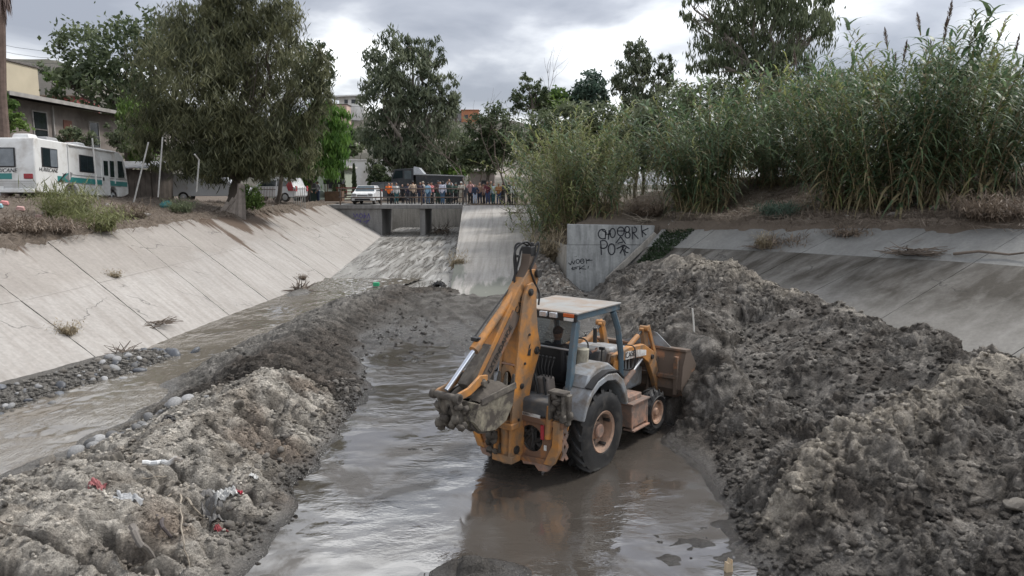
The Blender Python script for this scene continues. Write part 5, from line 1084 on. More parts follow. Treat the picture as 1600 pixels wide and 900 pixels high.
MB().add([(-.66, .55, 1.45), (.66, .55, 1.45), (.76, 1.12, 1.04), (-.76, 1.12, 1.04)], [(0, 1, 2, 3)]).build("windscreen", mk("car_glass_blue", (.05, .075, .09), .05), t, 0); MB().box((0, 2.14, .66), (.8, .06, .14)).build("grille", m_blk, t); MB().box((0, 2.16, .40), (1.2, .06, .14)).build("bumper_grille", m_blk, t)
q = ground_at(612, 66); car('car', "black off-road car with a pale roof rack behind the orange jacket", 'car', (q.x * 70 / 66, 70.6, 3.2), R(-75), SUV, 1.8, SUVg, m_carbk, (-1.4, 1.4), .36)
# dump truck, dark, on the far side of the bridge road
zt = gz(-8, 70); q = at_y(640, 265, 71.5); t = empty('dump_truck', (q.x, 71.5, zt), 0, "dark dump truck with a long black tipper body behind the crowd", 'truck')
m_trk = mk("dark_truck_paint", (.030, .034, .040), .4, 0, .2, 2, dirt=(.10, .09, .08), damt=.2)
MB().prism([(-1.6, .7), (-1.6, 2.2), (-1.25, 2.95), (.5, 3.05), (.5, .7)], -1.1, 1.1, 'y').build("cab", m_trk, t, 30, .04); MB().prism([(-1.48, 2.05), (-1.2, 2.8), (-.5, 2.85), (-.5, 2.15)], -1.12, -1.105, 'y').build("window", m_glassd, t); MB().prism([(-.35, 2.05), (-.35, 2.8), (.3, 2.8), (.3, 2.05)], -1.12, -1.105, 'y').build("window", mk("truck_glass", (.10, .12, .13), .1), t)
MB().prism([(.8, 1.0), (.7, 2.45), (5.2, 2.3), (5.0, 1.0)], -1.15, 1.15, 'y').build("tipper_body", m_trk, t, 30, .03); MB().box((2.95, -1.17, 2.40), (4.6, .08, .10), (0, .035, 0)).build("body_rail", m_alu, t); MB().prism([(.35, 2.4), (.55, 3.2), (1.0, 3.1), (1.5, 2.5)], -1.0, 1.0, 'y').build("cab_shield", mk("silver_sheet", (.5, .52, .55), .4, .3), t); MB().box((1.6, 0, .85), (6.6, .9, .3)).build("chassis", m_blk, t)
for x in (-.9, 3.0, 4.2):
    for s in (-1, 1): w = MB().lathe([(.05, s * 1.12), (.28, s * 1.1), (.29, s * .95)], (x, 0, .5), 'y', 16).build("wheel", m_carw, t); MB().lathe([(.28, s * 1.12), (.46, s * 1.13), (.5, s * 1.08), (.5, s * .85), (.3, s * .8)], (x, 0, .5), 'y', 20).build("tyre", m_tyre, w)
# trailer and crate by the left end of the railing
q = ground_at(552, 62); t = empty('flatbed_trailer', (q.x, 62.5, 3.2), 0, "small flatbed trailer with red rails left of the white car", 'trailer'); m_redr = mk("dull_red_rail", (.20, .045, .04), .6, 0, .2, 3)
MB().box((0, 0, .62), (2.6, 1.4, .12)).build("bed", m_plank, t)
for z in (.9, 1.25): MB().box((0, -.68, z), (2.6, .05, .07)).build("rail", m_redr, t)
for x in (-1.2, -.4, .4, 1.2): MB().box((x, -.64, .97), (.06, .05, .65)).build("stake", m_redr, t)
for s in (-1, 1): w = MB().lathe([(.03, s * .68), (.16, s * .66), (.17, s * .56)], (.2, 0, .3), 'y', 14).build("wheel", m_alu, t); MB().lathe([(.16, s * .68), (.28, s * .69), (.3, s * .65), (.3, s * .52), (.16, s * .5)], (.2, 0, .3), 'y', 16).build("tyre", m_tyre, w)
q = ground_at(522, 60); t = empty('vendor_cart', (q.x, 60.6, 3.2), 0, "dark wooden cart with a black canopy by the left railing end", 'cart'); m_wd = mk("brown_crate_wood", (.13, .08, .05), .85, 0, .3, 3)
MB().box((0, 0, .55), (1.4, .9, .8)).build("crate", m_wd, t, 35, .01); MB().box((0, 0, 1.72), (1.5, 1.0, .38)).build("canopy", m_blk, t, 35, .02)
for x in (-.65, .65):
    for y in (-.4, .4): MB().box((x, y, 1.25), (.06, .06, .7)).build("post", m_wd, t)
q = ground_at(490, 59.5); t = empty('waste_bin', (q.x, 60.4, q.z), 0, "dark green wheeled waste bin between the two bystanders", 'bin'); m_bin = mk("dark_green_plastic", (.03, .055, .048), .5)
MB().box((0, 0, .55), (.55, .6, 1.0), None, 0, 1.15).build("body", m_bin, t, 35, .03); MB().box((0, 0, 1.08), (.7, .74, .07)).build("lid", m_bin, t, 35, .02)
# ------------------------------------------------------------ posts, boards, fence
m_post = mk("galvanised_post", (.36, .36, .35), .5, .4, .2, 4)
def post(pts, label, r=.035): 
    b = Vector(pts[0]); o = MB().tube([Vector(p) - b for p in pts], r, 8).build('fence_post', m_post); o.location = b; tag(o, label, 'post', 'metal fence posts on the left bank')
def sv(u, v, y): return at_y(u, v, y)
post([sv(153, 312, 33.5), sv(144, 216, 33.6)], "leaning metal post in front of the motorhome door")
post([sv(209, 316, 35), sv(232, 222, 35.2)], "metal post leaning right beside the motorhome's nose")
post([sv(247, 308, 36.5), sv(254, 214, 36.6)], "upright tall metal post in front of the shed")
post([sv(307, 300, 38), sv(311, 250, 38), sv(304, 241, 37.7)], "bent-topped metal post beside the white van", .04)
t = empty('board_fence', (-15.9, 42.2, gz(-15.9, 42.2)), R(-8), "pile of grey boards leaning at the foot of the huge olive tree", 'boards'); m_brd = mk("silvered_board", (.175, .15, .13), .9, 0, .3, 3, .4, 30, obj_random=.25)
for k, (x, ln, tl, tw) in enumerate(((-1.6, 2.2, .62, .26), (-1.3, 2.4, .55, .24), (-.95, 2.6, .48, .28), (-.6, 2.7, .40, .26), (-.2, 2.8, .20, .24), (.1, 2.9, .08, .26), (.36, 2.9, .02, .24), (.62, 2.8, -.02, .2), (-.7, 2.0, .75, .16), (-1.1, 1.9, .80, .14))):
    MB().box((0, 0, ln / 2), (tw, .035, ln)).build("board", m_brd, t); o = t.children[-1]; o.location = (x, .05 * k - .2, -.1); o.rotation_euler = (-.25, tl, .05 * k)
t = empty('mesh_fence', (-16.2, 49.5, gz(-16.2, 49.5)), R(-10), "rusty slatted fence panel in front of the white estate car", 'fence'); m_slat = mk("rusty_slat", (.17, .14, .12), .8, 0, .3, 3, obj_random=.2)
for k in range(14): MB().box((-1.0 + k * .11, 0, .65), (.035, .03, 1.35)).build("slat", m_slat, t)
for z in (.25, 1.15): MB().box((-.28, .03, z), (1.6, .03, .05)).build("rail", m_slat, t)
t2 = empty('metal_gate', (-14.9, 52.5, gz(-14.9, 52.5)), R(-6), "narrow grey upright bars beside the pale green car", 'gate')
for k in range(6): MB().cyl((k * .16 - .5, 0, -.1), (k * .16 - .5, 0, 1.9), .022, 6).build("bar", m_post, t2)
MB().box((-.1, 0, 1.75), (.95, .03, .04)).build("rail", m_post, t2)
mbt = MB().ball((0, 0, .18), (.34, .3, .24), 14); mbt.v = [tuple(Vector(p) + Vector(rng.normal(size=3)) * .035) for p in mbt.v]; o = mbt.build('tarpaulin', mk("teal_tarp", (.03, .17, .18), .5, 0, .25, 3, .5, 8)); q = ground_at(264, 40.5); o.location = (q.x, 40.5, q.z - .05); tag(o, "bunched teal tarpaulin on the ground before the shed", 'tarpaulin')
# wires at the top left
m_wire = mk("wire", (.05, .05, .055), .6)
for k, (v0, v1) in enumerate(((62, 72), (72, 83), (84, 90))):
    a = at_y(-60, v0 - 8, 100); b = at_y(180, v1 + 3, 104); o = MB().tube([a.lerp(b, s / 6) - Vector((0, 0, 1.2 * math.sin(math.pi * s / 6))) - a for s in range(7)], .022, 4).build('power_line', m_wire); o.location = a; tag(o, ("uppermost", "middle", "lowest")[k] + " power line crossing the sky at the left edge", 'wire', 'power lines at the upper left')
# ================================================================== BACKHOE LOADER
MUD = (.070, .060, .050)
m_or = mk("orange_paint", (.48, .20, .038), .5, 0, .18, 2.2, .15, 50, dirt=(.21, .135, .08), damt=.46, dscale=2.6, drough=.8)
m_orf = mk("faded_orange_paint", (.36, .155, .065), .7, 0, .25, 2.5, .2, 40, dirt=(.105, .078, .06), damt=.76, dscale=3.2)
m_orl = mk("rusty_orange_paint", (.40, .165, .045), .6, 0, .22, 3, .2, 40, dirt=(.15, .085, .055), damt=.62, dscale=4)
m_sal = mk("salmon_dusty_paint", (.36, .20, .135), .75, 0, .2, 3, .2, 40, dirt=(.16, .12, .10), damt=.52, dscale=4)
m_rim = mk("dusty_rim_paint", (.40, .245, .165), .7, 0, .18, 4, .2, 40, dirt=(.17, .13, .105), damt=.45, dscale=4)
m_gr = mk("grey_body_paint", (.25, .27, .29), .45, 0, .12, 2.5, .1, 50, dirt=(.155, .135, .115), damt=.42, dscale=3)
m_grd = mk("dark_grey_panel", (.062, .066, .072), .5, 0, .15, 3, .1, 40, dirt=(.12, .105, .09), damt=.38, dscale=4)
m_bl = mk("blue_grey_frame", (.075, .115, .145), .42, 0, .15, 3, .1, 50, dirt=(.14, .13, .12), damt=.22, dscale=5)
m_roof = mk("worn_white_roof", (.27, .27, .26), .75, 0, .12, 2, .05, 30, dirt=(.25, .20, .16), damt=.40, dscale=1.9, drough=.8)
m_bk = mk("black_rubber", (.016, .016, .017), .55, 0, .15, 5)
m_seat = mk("black_vinyl", (.018, .018, .020), .45, 0, .15, 4, .15, 30)
m_muds = mk("caked_mud", MUD, .9, 0, .35, 5, 1.0, 14)
m_mudb = mk("muddy_steel", (.13, .115, .095), .75, 0, .3, 4, .5, 20, dirt=(.06, .052, .045), damt=.5, dscale=5)
m_bkt = mk("worn_bucket_steel", (.26, .235, .175), .6, .05, .2, 3, .3, 25, dirt=(.065, .055, .046), damt=.52, dscale=4.5)
m_chr = mk("chrome_rod", (.62, .65, .70), .18, .9, .05, 3)
m_dkm = mk("oily_dark_metal", (.030, .028, .027), .6, .2, .3, 6)
m_lens = mk("lamp_glass", (.50, .52, .55), .2, .3, .15, 10); m_oref = mk("orange_reflector", (.50, .11, .03), .35); m_wht = mk("white_label", (.62, .62, .60), .6, 0, .15, 8, dirt=(.25, .2, .17), damt=.3)
m_cream = mk("cream_plastic", (.36, .34, .27), .6, 0, .15, 5, dirt=(.15, .13, .11), damt=.3)
tr = empty('backhoe_loader', (TR['x0'], TR['y0'], 0.0), -TR['th'], "orange backhoe loader standing in the muddy pool with its bucket against the dirt pile", 'backhoe')
def tp(n, mb, m, par=None, bev=.008, sm=35, label=None):
    o = mb.build(n, m, par or tr, sm, bev)
    if label: o['label'] = label
    return o
def sweep(path, wid, thick, b, side=1):
    """closed band profile in the (y, z) plane from a path with widths"""
    L = []; Rr = []; n = len(path)
    for i, (y, z) in enumerate(path):
        a = path[max(i - 1, 0)]; c = path[min(i + 1, n - 1)]; d = Vector((c[0] - a[0], c[1] - a[1])).normalized(); nn = Vector((-d.y, d.x)); w = wid[i] / 2 if hasattr(wid, '__len__') else wid / 2
        L.append((y + nn.x * w, z + nn.y * w)); Rr.append((y - nn.x * w, z - nn.y * w))
    mb = MB(); vs = []
    for t_ in (b - thick / 2, b + thick / 2):
        for q in L: vs.append((t_, *q))
        for q in Rr: vs.append((t_, *q))
    N2 = 2 * n; fs = []
    for i in range(n - 1):
        fs += [(i, i + 1, n + i + 1, n + i), (N2 + i, N2 + n + i, N2 + n + i + 1, N2 + i + 1), (i, N2 + i, N2 + i + 1, i + 1), (n + i, n + i + 1, N2 + n + i + 1, N2 + n + i)]
    fs += [(0, n, N2 + n, N2), (n - 1, N2 + n - 1, N2 + 2 * n - 1, 2 * n - 1)]
    return mb.add(vs, fs)
# ---- wheels
def big_tyre(Ro, Ri, x0, x1, c, lugs, lug_h, s):
    mb = MB(); w = x1 - x0; xm = (x0 + x1) / 2
    prof = [(Ri, x0 + .06), (Ri + .03, x0 + .015), ((Ro + Ri) / 2 - .02, x0 - .01), (Ro - .12, x0 + .005), (Ro - .05, x0 + .04), (Ro - lug_h, x0 + .09), (Ro - lug_h + .006, xm), (Ro - lug_h, x1 - .09), (Ro - .05, x1 - .04), (Ro - .12, x1 - .005), ((Ro + Ri) / 2 - .02, x1 + .01), (Ri + .03, x1 - .015), (Ri, x1 - .06)]
    mb.lathe(prof, c, 'x', 56)
    for k in range(lugs):
        for side in (0, 1):
            a0 = 2 * math.pi * (k + .5 * side) / lugs; vs = []; nseg = 4
            for q in range(nseg + 1):
                f = q / nseg; x = (xm + .02 if side else xm - .02) + ((x1 - .01) - xm - .02 if side else (x0 + .01) - xm + .02) * f
                a = a0 + .36 * f * (.72 / Ro) ** 0; da = .085; drop = max(0, f - .72) * .30
                for aa, rr_ in ((a - da, Ro - lug_h - .03), (a - da * .75, Ro - drop), (a + da * .75, Ro - drop), (a + da, Ro - lug_h - .03)):
                    rr_ = rr_ if rr_ < Ro - lug_h else rr_
                    vs.append((x, c[1] + (rr_ - (drop * .35 if rr_ < Ro - lug_h else 0)) * math.cos(aa), c[2] + (rr_ - (drop * .35 if rr_ < Ro - lug_h else 0)) * math.sin(aa)))
            fs = [(q * 4 + j, q * 4 + j + 1, q * 4 + 5 + j, q * 4 + 4 + j) for q in range(nseg) for j in range(3)] + [(0, 1, 2, 3), tuple(nseg * 4 + j for j in (3, 2, 1, 0))]
            mb.add(vs, fs)
    return mb
m_ttyre = mk("muddy_tyre_rubber", (.010, .010, .0105), .6, 0, .25, 8, .4, 35, dirt=(.045, .040, .035), damt=.22, dscale=5)
for s in (-1, 1):
    c = (0, 0, .68); xo = s * 1.06; xi = s * .62; x0, x1 = min(xo, xi), max(xo, xi)
    mb = MB().lathe([(.02, xo - s * .13), (.13, xo - s * .13), (.145, xo - s * .15), (.15, xo - s * .22), (.22, xo - s * .235), (.285, xo - s * .20), (.30, xo - s * .04), (.345, xo - s * .015), (.36, xo - s * .04), (.335, xo - s * .09), (.33, xi + s * .05)], c, 'x', 40)
    wh = tp("rear_wheel", mb, m_rim, None, 0); 
    hub = MB().lathe([(0.0, xo - s * .075), (.10, xo - s * .075), (.125, xo - s * .10), (.13, xo - s * .16)], c, 'x', 24); tp("hub", hub, m_sal, wh, 0)
    bm_ = MB()
    for k in range(8): a = 2 * math.pi * k / 8; bm_.cyl((xo - s * .235, .185 * math.cos(a), .68 + .185 * math.sin(a)), (xo - s * .205, .185 * math.cos(a), .68 + .185 * math.sin(a)), .018, 6)
    for k in range(4): a = 2 * math.pi * (k + .3) / 4; bm_.box((xo - s * .12, .29 * math.cos(a), .68 + .29 * math.sin(a)), (.12, .05, .05), (a, 0, 0))
    tp("wheel_bolts", bm_, m_dkm, wh, 0)
    tp("tyre", big_tyre(.71, .335, x0, x1, c, 17, .055, s), m_ttyre, wh, 0, 30)
    c = (0, 2.13, .47); xo = s * .96; xi = s * .68; x0, x1 = min(xo, xi), max(xo, xi)
    wh = tp("front_wheel", MB().lathe([(.0, xo - s * .02), (.06, xo - s * .02), (.085, xo - s * .06), (.17, xo - s * .08), (.19, xo - s * .02), (.225, xo - s * .005), (.23, xi + s * .04)], c, 'x', 32), m_rim, None, 0)
    tp("tyre", big_tyre(.43, .22, x0, x1, c, 15, .028, s), m_ttyre, wh, 0, 30)
# ---- chassis
mb = MB().box((0, .9, .62), (.50, 3.0, .34)).box((0, 0, .68), (1.3, .26, .26)).box((0, 2.13, .47), (1.4, .16, .16)).box((0, -.75, .62), (.7, .5, .36)); tp("chassis", mb, m_dkm, None, .02)
# ---- rear frame with its big openings
def ring(cx, cz, rx, rz, n=16, sq=False):
    q = []
    for k in range(n):
        a = 2 * math.pi * (k + .5) / n; ca, sa = math.cos(a), math.sin(a)
        if sq: m = max(abs(ca), abs(sa)); ca, sa = ca / m, sa / m
        q.append((cx + rx * ca, cz + rz * sa))
    return q
rf = tp("rear_frame", MB().plate_hole(ring(.36, .70, .34, .32, 16, True), ring(.33, .71, .22, .22), -1.06, -1.01), m_orl)
tp("rear_frame", MB().plate_hole(ring(-.36, .70, .34, .32, 16, True), ring(-.33, .71, .22, .22), -1.06, -1.01), m_orl)
mb = MB().bar((-.95, -1.03, 1.035), (.95, -1.03, 1.035), .11, .09).bar((.02, -1.06, .36), (.74, -1.04, .40), .10, .09).bar((-.02, -1.06, .36), (-.74, -1.04, .40), .10, .09).bar((.70, -1.03, 1.0), (.58, -1.0, .36), .09, .08).bar((-.70, -1.03, 1.0), (-.58, -1.0, .36), .09, .08)
tp("frame_beam", mb, m_orl)
mb = MB().prism([(.14, .38), (.72, .34), (.66, .24), (.50, .22), (.42, .30), (.2, .27)], -1.09, -1.0, 'y'); mb.prism([(-.14, .38), (-.72, .34), (-.66, .24), (-.50, .22), (-.42, .30), (-.2, .27)], -1.09, -1.0, 'y'); tp("frame_foot", mb, m_sal)
tp("reflector", MB().box((.56, -1.07, .86), (.07, .02, .24)), m_redl); tp("plate_tag", MB().box((.62, -1.075, .62), (.05, .02, .09)), m_wht)
hz = MB(); r2 = np.random.default_rng(5)
for k in range(14):
    p = Vector((-.2 + .75 * r2.random(), -.95 + .1 * r2.random(), .9 + .1 * r2.random())); q = Vector((-.1 + .6 * r2.random(), -1.0, .42 + .15 * r2.random())); m_ = p.lerp(q, .5) + Vector((r2.normal() * .1, -.05, r2.normal() * .05)); hz.tube([p, p.lerp(m_, .6) + Vector((0, -.02, .03)), m_, q], .018, 6)
hz.box((.3, -.86, .62), (.5, .1, .5)).cyl((.1, -.95, .5), (.5, -.98, .72), .045, 10).cyl((.15, -.98, .8), (.48, -.96, .56), .035, 10); tp("hydraulic_hoses", hz, m_dkm, None, 0)
# ---- swing post and mud on it
mb = MB().box((0, -1.14, .68), (.34, .26, .66)).cyl((0, -1.24, .30), (0, -1.24, 1.02), .11, 14).box((0, -1.28, .40), (.40, .24, .12)).box((0, -1.28, .94), (.40, .24, .10)); tp("swing_post", mb, m_or, None, .015)
def lumps(n, name, par, pts, rs, mat=m_muds, seed=0):
    r2 = np.random.default_rng(seed); me_v = []; me_f = []; mb = MB()
    for k in range(n):
        c = pts(r2); r = rs * (.5 + .9 * r2.random()); mb.ball(c, (r * (.7 + .6 * r2.random()), r * (.7 + .6 * r2.random()), r * (.6 + .6 * r2.random())), 7)
    o = tp(name, mb, mat, par, 0, 60); co = o.data.vertices
    for v in co: v.co += Vector(r2.normal(size=3)) * rs * .16
    return o
lumps(46, "caked_mud", None, lambda r: (-.33 + .22 * r.random(), -1.42 + .3 * r.random(), .42 + .66 * r.random()), .07, seed=1)
# ---- boom: two side plates, rear cover plate with an arched opening
bo_out = [(-1.40, .44), (-1.22, .40), (-1.06, .52), (-1.0, 1.0), (-.80, 1.62), (-.62, 1.98), (-.58, 2.12), (-.66, 2.36), (-.70, 2.75), (-.70, 3.08), (-.80, 3.18), (-.92, 3.15), (-1.04, 2.98), (-1.15, 2.45), (-1.24, 1.85), (-1.34, 1.2)]
bm0 = None
for s in (-1, 1):
    o = tp("boom_plate", MB().prism(bo_out, s * .15 - .022, s * .15 + .022, 'x'), m_or, None, .006)
lift = lambda y, z: (y, z)
q0 = [(-1.12, 2.5), (-1.215, 1.9)]; 
mb = MB().add([(-.13, -1.10, 2.62), (.13, -1.10, 2.62), (.13, -1.205, 1.92), (-.13, -1.205, 1.92), (-.13, -1.02, 2.62), (.13, -1.02, 2.62), (.13, -1.15, 1.92), (-.13, -1.15, 1.92)], [(0, 1, 2, 3), (7, 6, 5, 4), (0, 4, 5, 1), (3, 2, 6, 7), (0, 3, 7, 4), (1, 5, 6, 2)]); tp("boom_cover", mb, m_or, None, .004)
arch = ring(0, 1.66, .085, .135, 16); outr = ring(0, 1.66, .128, .25, 16, True)
mb = MB(); mb.M = Matrix.Translation((0, -1.235, 1.66)) @ Matrix.Rotation(-R(8), 4, 'X') @ Matrix.Translation((0, 0, -1.66)); mb.plate_hole(outr, arch, -.02, .02); tp("boom_cover", mb, m_or, None, .004)
tp("boom_cover", MB().box((0, -1.21, 1.905), (.29, .04, .03), (-R(8), 0, 0)), m_sal)
mb = MB().prism([(-.62, 1.98), (-.6, 2.12), (-.68, 2.36), (-.72, 2.75), (-.76, 2.75), (-.74, 2.3), (-.68, 2.0), (-.86, 1.62), (-1.05, 1.0), (-1.0, 1.0), (-.80, 1.62)], -.13, .13, 'x'); tp("boom_cover", mb, m_or, None, 0)
for (y, z, r) in ((-1.24, .54, .07), (-.70, 2.06, .065), (-.87, 3.03, .06), (-1.1, 1.55, .045)):
    mb = MB().cyl((-.21, y, z), (.21, y, z), r * .6, 14).cyl((.17, y, z), (.195, y, z), r, 14).cyl((-.17, y, z), (-.195, y, z), r, 14); tp("pivot_pin", mb, m_dkm, None, .004)
for (y, z) in ((-1.02, 1.9), (-.9, 2.35), (-1.18, 1.02)): tp("bolt", MB().cyl((.17, y, z), (.19, y, z), .022, 8), m_dkm, None, 0)
tp("emblem", MB().prism([(-.95, 2.02), (-.90, 2.18), (-.86, 2.20), (-.90, 2.10), (-.85, 2.12), (-.87, 2.0)], .173, .176, 'x'), m_bk, None, 0)
# boom lift cylinder inside the boom
bc = tp("boom_cylinder", MB().cyl((0, -1.1, .85), (0, -.92, 1.9), .07, 14), m_dkm, None, 0); tp("rod", MB().cyl((0, -.92, 1.9), (0, -.74, 2.95), .04, 12), m_chr, bc, 0)
# ---- dipper
dA, dB = Vector((-.74, 3.26)), Vector((-2.10, 1.70))
path = [(-.60, 3.30), (-.70, 3.25), (-.95, 3.0), (-1.45, 2.42), (-2.00, 1.80), (-2.14, 1.62)]
dp_ = tp("dipper", sweep(path, [.16, .34, .36, .32, .26, .18], .20, 0), m_or, None, .012)
tp("dipper_plate", sweep([(-1.15, 2.72), (-1.6, 2.2), (-2.06, 1.68)], [.22, .20, .18], .245, 0), m_orf, None, .006)
tp("dipper_head", MB().prism([(-.58, 3.20), (-.52, 3.34), (-.60, 3.44), (-.70, 3.62), (-.76, 3.62), (-.80, 3.44), (-.98, 3.20), (-.9, 3.1)], -.085, .085, 'x'), m_orf, None, .01)
tp("pivot_pin", MB().cyl((-.15, -.60, 3.30), (.15, -.60, 3.30), .05, 12).cyl((.10, -.60, 3.30), (.16, -.60, 3.30), .07, 12), m_dkm)
tp("hose_manifold", MB().box((0, -.68, 3.66), (.18, .14, .15)).cyl((.05, -.66, 3.72), (.05, -.66, 3.80), .03, 8).cyl((-.05, -.66, 3.72), (-.05, -.66, 3.80), .03, 8), m_bk)
def hose(pts, r=.017):
    P = [Vector(p) for p in pts]; out = []
    for i in range(len(P) - 1):
        a = P[max(i - 1, 0)]; b = P[i]; c = P[i + 1]; d = P[min(i + 2, len(P) - 1)]
        for k in range(5):
            t = k / 5; out.append(.5 * ((2 * b) + (-a + c) * t + (2 * a - 5 * b + 4 * c - d) * t * t + (-a + 3 * b - 3 * c + d) * t ** 3))
    out.append(P[-1]); return MB().tube(out, r, 7)
for pts in ([(.05, -.68, 3.74), (.03, -.80, 3.82), (-.03, -.95, 3.74), (-.04, -1.02, 3.60), (-.04, -1.0, 3.35), (-.04, -1.02, 3.10), (-.03, -1.06, 2.98)], [(-.02, -.70, 3.76), (-.06, -.84, 3.80), (-.1, -.92, 3.72), (-.1, -.88, 3.4), (-.08, -.92, 3.2), (-.06, -1.1, 2.9)],
            [(.08, -.62, 3.74), (.1, -.56, 3.80), (.12, -.60, 3.66), (.12, -.74, 3.46), (.11, -.78, 3.36), (.12, -.66, 3.12), (.15, -.60, 2.98), (.18, -.66, 2.8)], [(-.08, -.62, 3.74), (-.12, -.72, 3.70), (-.11, -.84, 3.44), (-.08, -1.0, 3.2)]):
    tp("hydraulic_hose", hose(pts), m_bk, None, 0)
tp("hose_clamp", MB().bar((-.12, -.84, 3.585), (.02, -.98, 3.60), .05, .04), m_bk)
def nrm2(a, b): d = (Vector(b) - Vector(a)).normalized(); return Vector((-d.y, d.x))
# bucket cylinder on the outer side of the dipper
cc = tp("bucket_cylinder", MB().cyl((0, -.98, 3.10), (0, -1.98, 2.33), .062, 16).cyl((0, -1.96, 2.345), (0, -2.05, 2.275), .078, 16).cyl((-.1, -.98, 3.10), (.1, -.98, 3.10), .05, 12), m_or, None, 0)
tp("rod", MB().cyl((0, -2.0, 2.315), (0, -2.66, 1.80), .036, 14), m_chr, cc, 0); tp("fitting", MB().box((-.03, -1.97, 2.43), (.12, .1, .06)).cyl((-.08, -1.97, 2.43), (.07, -1.99, 2.45), .022, 8), m_bk, cc)
tp("hard_line", MB().tube([(-.08, -1.1, 3.08), (-.09, -1.5, 2.78), (-.09, -1.95, 2.43)], .013, 6), m_bk, cc, 0)
# dipper tip covered in mud and the guide links
tp("dipper_tip", sweep([(-1.70, 2.28), (-2.0, 2.0), (-2.3, 1.78)], [.12, .20, .10], .18, 0), m_mudb, None, .01)
for s in (-1, 1):
    tp("guide_link", sweep([(-2.00, 1.86), (-2.14, 1.88), (-2.40, 1.76), (-2.68, 1.72)], [.13, .14, .12, .11], .045, s * .20), m_or, None, .008)
tp("pivot_pin", MB().cyl((-.27, -2.67, 1.72), (.27, -2.67, 1.72), .055, 14).cyl((.2, -2.67, 1.72), (.27, -2.67, 1.72), .075, 14).cyl((-.2, -2.67, 1.72), (-.27, -2.67, 1.72), .075, 14), m_mudb); tp("pivot_pin", MB().cyl((-.27, -2.10, 1.82), (.27, -2.10, 1.82), .05, 14), m_mudb)
for s in (-1, 1): tp("bucket_link", sweep([(-2.67, 1.72), (-2.60, 1.5), (-2.48, 1.32)], [.12, .10, .13], .05, s * .11), m_mudb, None, .01)
# ---- digging bucket, mouth up
shell = [(-1.50, 1.66), (-1.56, 1.38), (-1.72, 1.18), (-1.98, 1.10), (-2.30, 1.16), (-2.46, 1.34), (-2.36, 1.58)]
def shell_mb(pts, w, th):
    mb = MB(); n = len(pts); inner = []
    cy = sum(p[0] for p in pts) / n; cz = max(p[1] for p in pts)
    for (y, z) in pts: d = Vector((cy - y, cz - z)).normalized() * th; inner.append((y + d.x, z + d.y))
    vs = [(s * w, *p) for s in (-1, 1) for p in pts] + [(s * w, *p) for s in (-1, 1) for p in inner]
    for i in range(n - 1): mb_f = None
    fs = [(i, i + 1, n + i + 1, n + i) for i in range(n - 1)] + [(2 * n + i, 3 * n + i, 3 * n + i + 1, 2 * n + i + 1) for i in range(n - 1)] + [(0, n, 3 * n, 2 * n), (n - 1, 3 * n - 1, 4 * n - 1, 2 * n - 1)] + [(i, 2 * n + i, 2 * n + i + 1, i + 1) for i in range(n - 1)] + [(n + i, n + i + 1, 3 * n + i + 1, 3 * n + i) for i in range(n - 1)]
    return mb.add(vs, fs)
bk = tp("digging_bucket", shell_mb(shell, .34, .035), m_bkt, None, .006)
for s in (-1, 1): tp("side_plate", MB().prism(shell, s * .34 - .012, s * .34 + .012, 'x'), m_bkt, bk, .005); tp("side_cutter", MB().bar((s * .35, -1.48, 1.68), (s * .35, -2.30, 1.60), .03, .10), m_mudb, bk)
for k in range(5): tp("tooth", MB().box((-.28 + .14 * k, -1.46, 1.74), (.07, .05, .20), (-.2, 0, 0), 0, .5), m_mudb, bk)
for s in (-1, 1):
    tp("ear", MB().prism([(-2.02, 1.76), (-2.16, 1.80), (-2.30, 1.58), (-2.52, 1.42), (-2.60, 1.26), (-2.48, 1.16), (-2.26, 1.30), (-2.10, 1.5)], s * .13 - .02, s * .13 + .02, 'x'), m_mudb, bk)
for k, s in enumerate((-.26, -.1, .1, .26)): tp("wear_rib", sweep([(-2.40, 1.44), (-2.42, 1.26), (-2.26, 1.13), (-2.02, 1.07)], [.05, .05, .05, .03], .05, s), m_mudb, bk)
# heaped wet mud in the bucket
nx, ny = 15, 22; V = []
for i in range(nx):
    for j in range(ny):
        x = -.32 + .64 * i / (nx - 1); y = -2.30 + .80 * j / (ny - 1); e = min(1, 4 * min(i, nx - 1 - i) / nx + .1) * min(1, 4.5 * min(j, ny - 1 - j) / ny + .1); V.append((x, y, 1.58 + .17 * e ** .7 + .035 * float(fbm(np.array(x * 6), np.array(y * 6), 3, 5)) + .03 * float(np.clip(.6 - worley(np.array(x * 9), np.array(y * 9), 2)[0], 0, 1))))
link_mesh("bucket_mud", np_mesh("bucket_mud", V, grid_faces(nx, ny), m_muds, True), bk)
lumps(26, "caked_mud", bk, lambda r: (-.25 + .5 * r.random(), -2.62 + .32 * r.random(), 1.20 + .38 * r.random()), .062, m_mudb, seed=2)
lumps(14, "caked_mud", bk, lambda r: (-.2 + .4 * r.random(), -2.2 + .3 * r.random(), 1.80 + .1 * r.random()), .05, m_muds, seed=3)
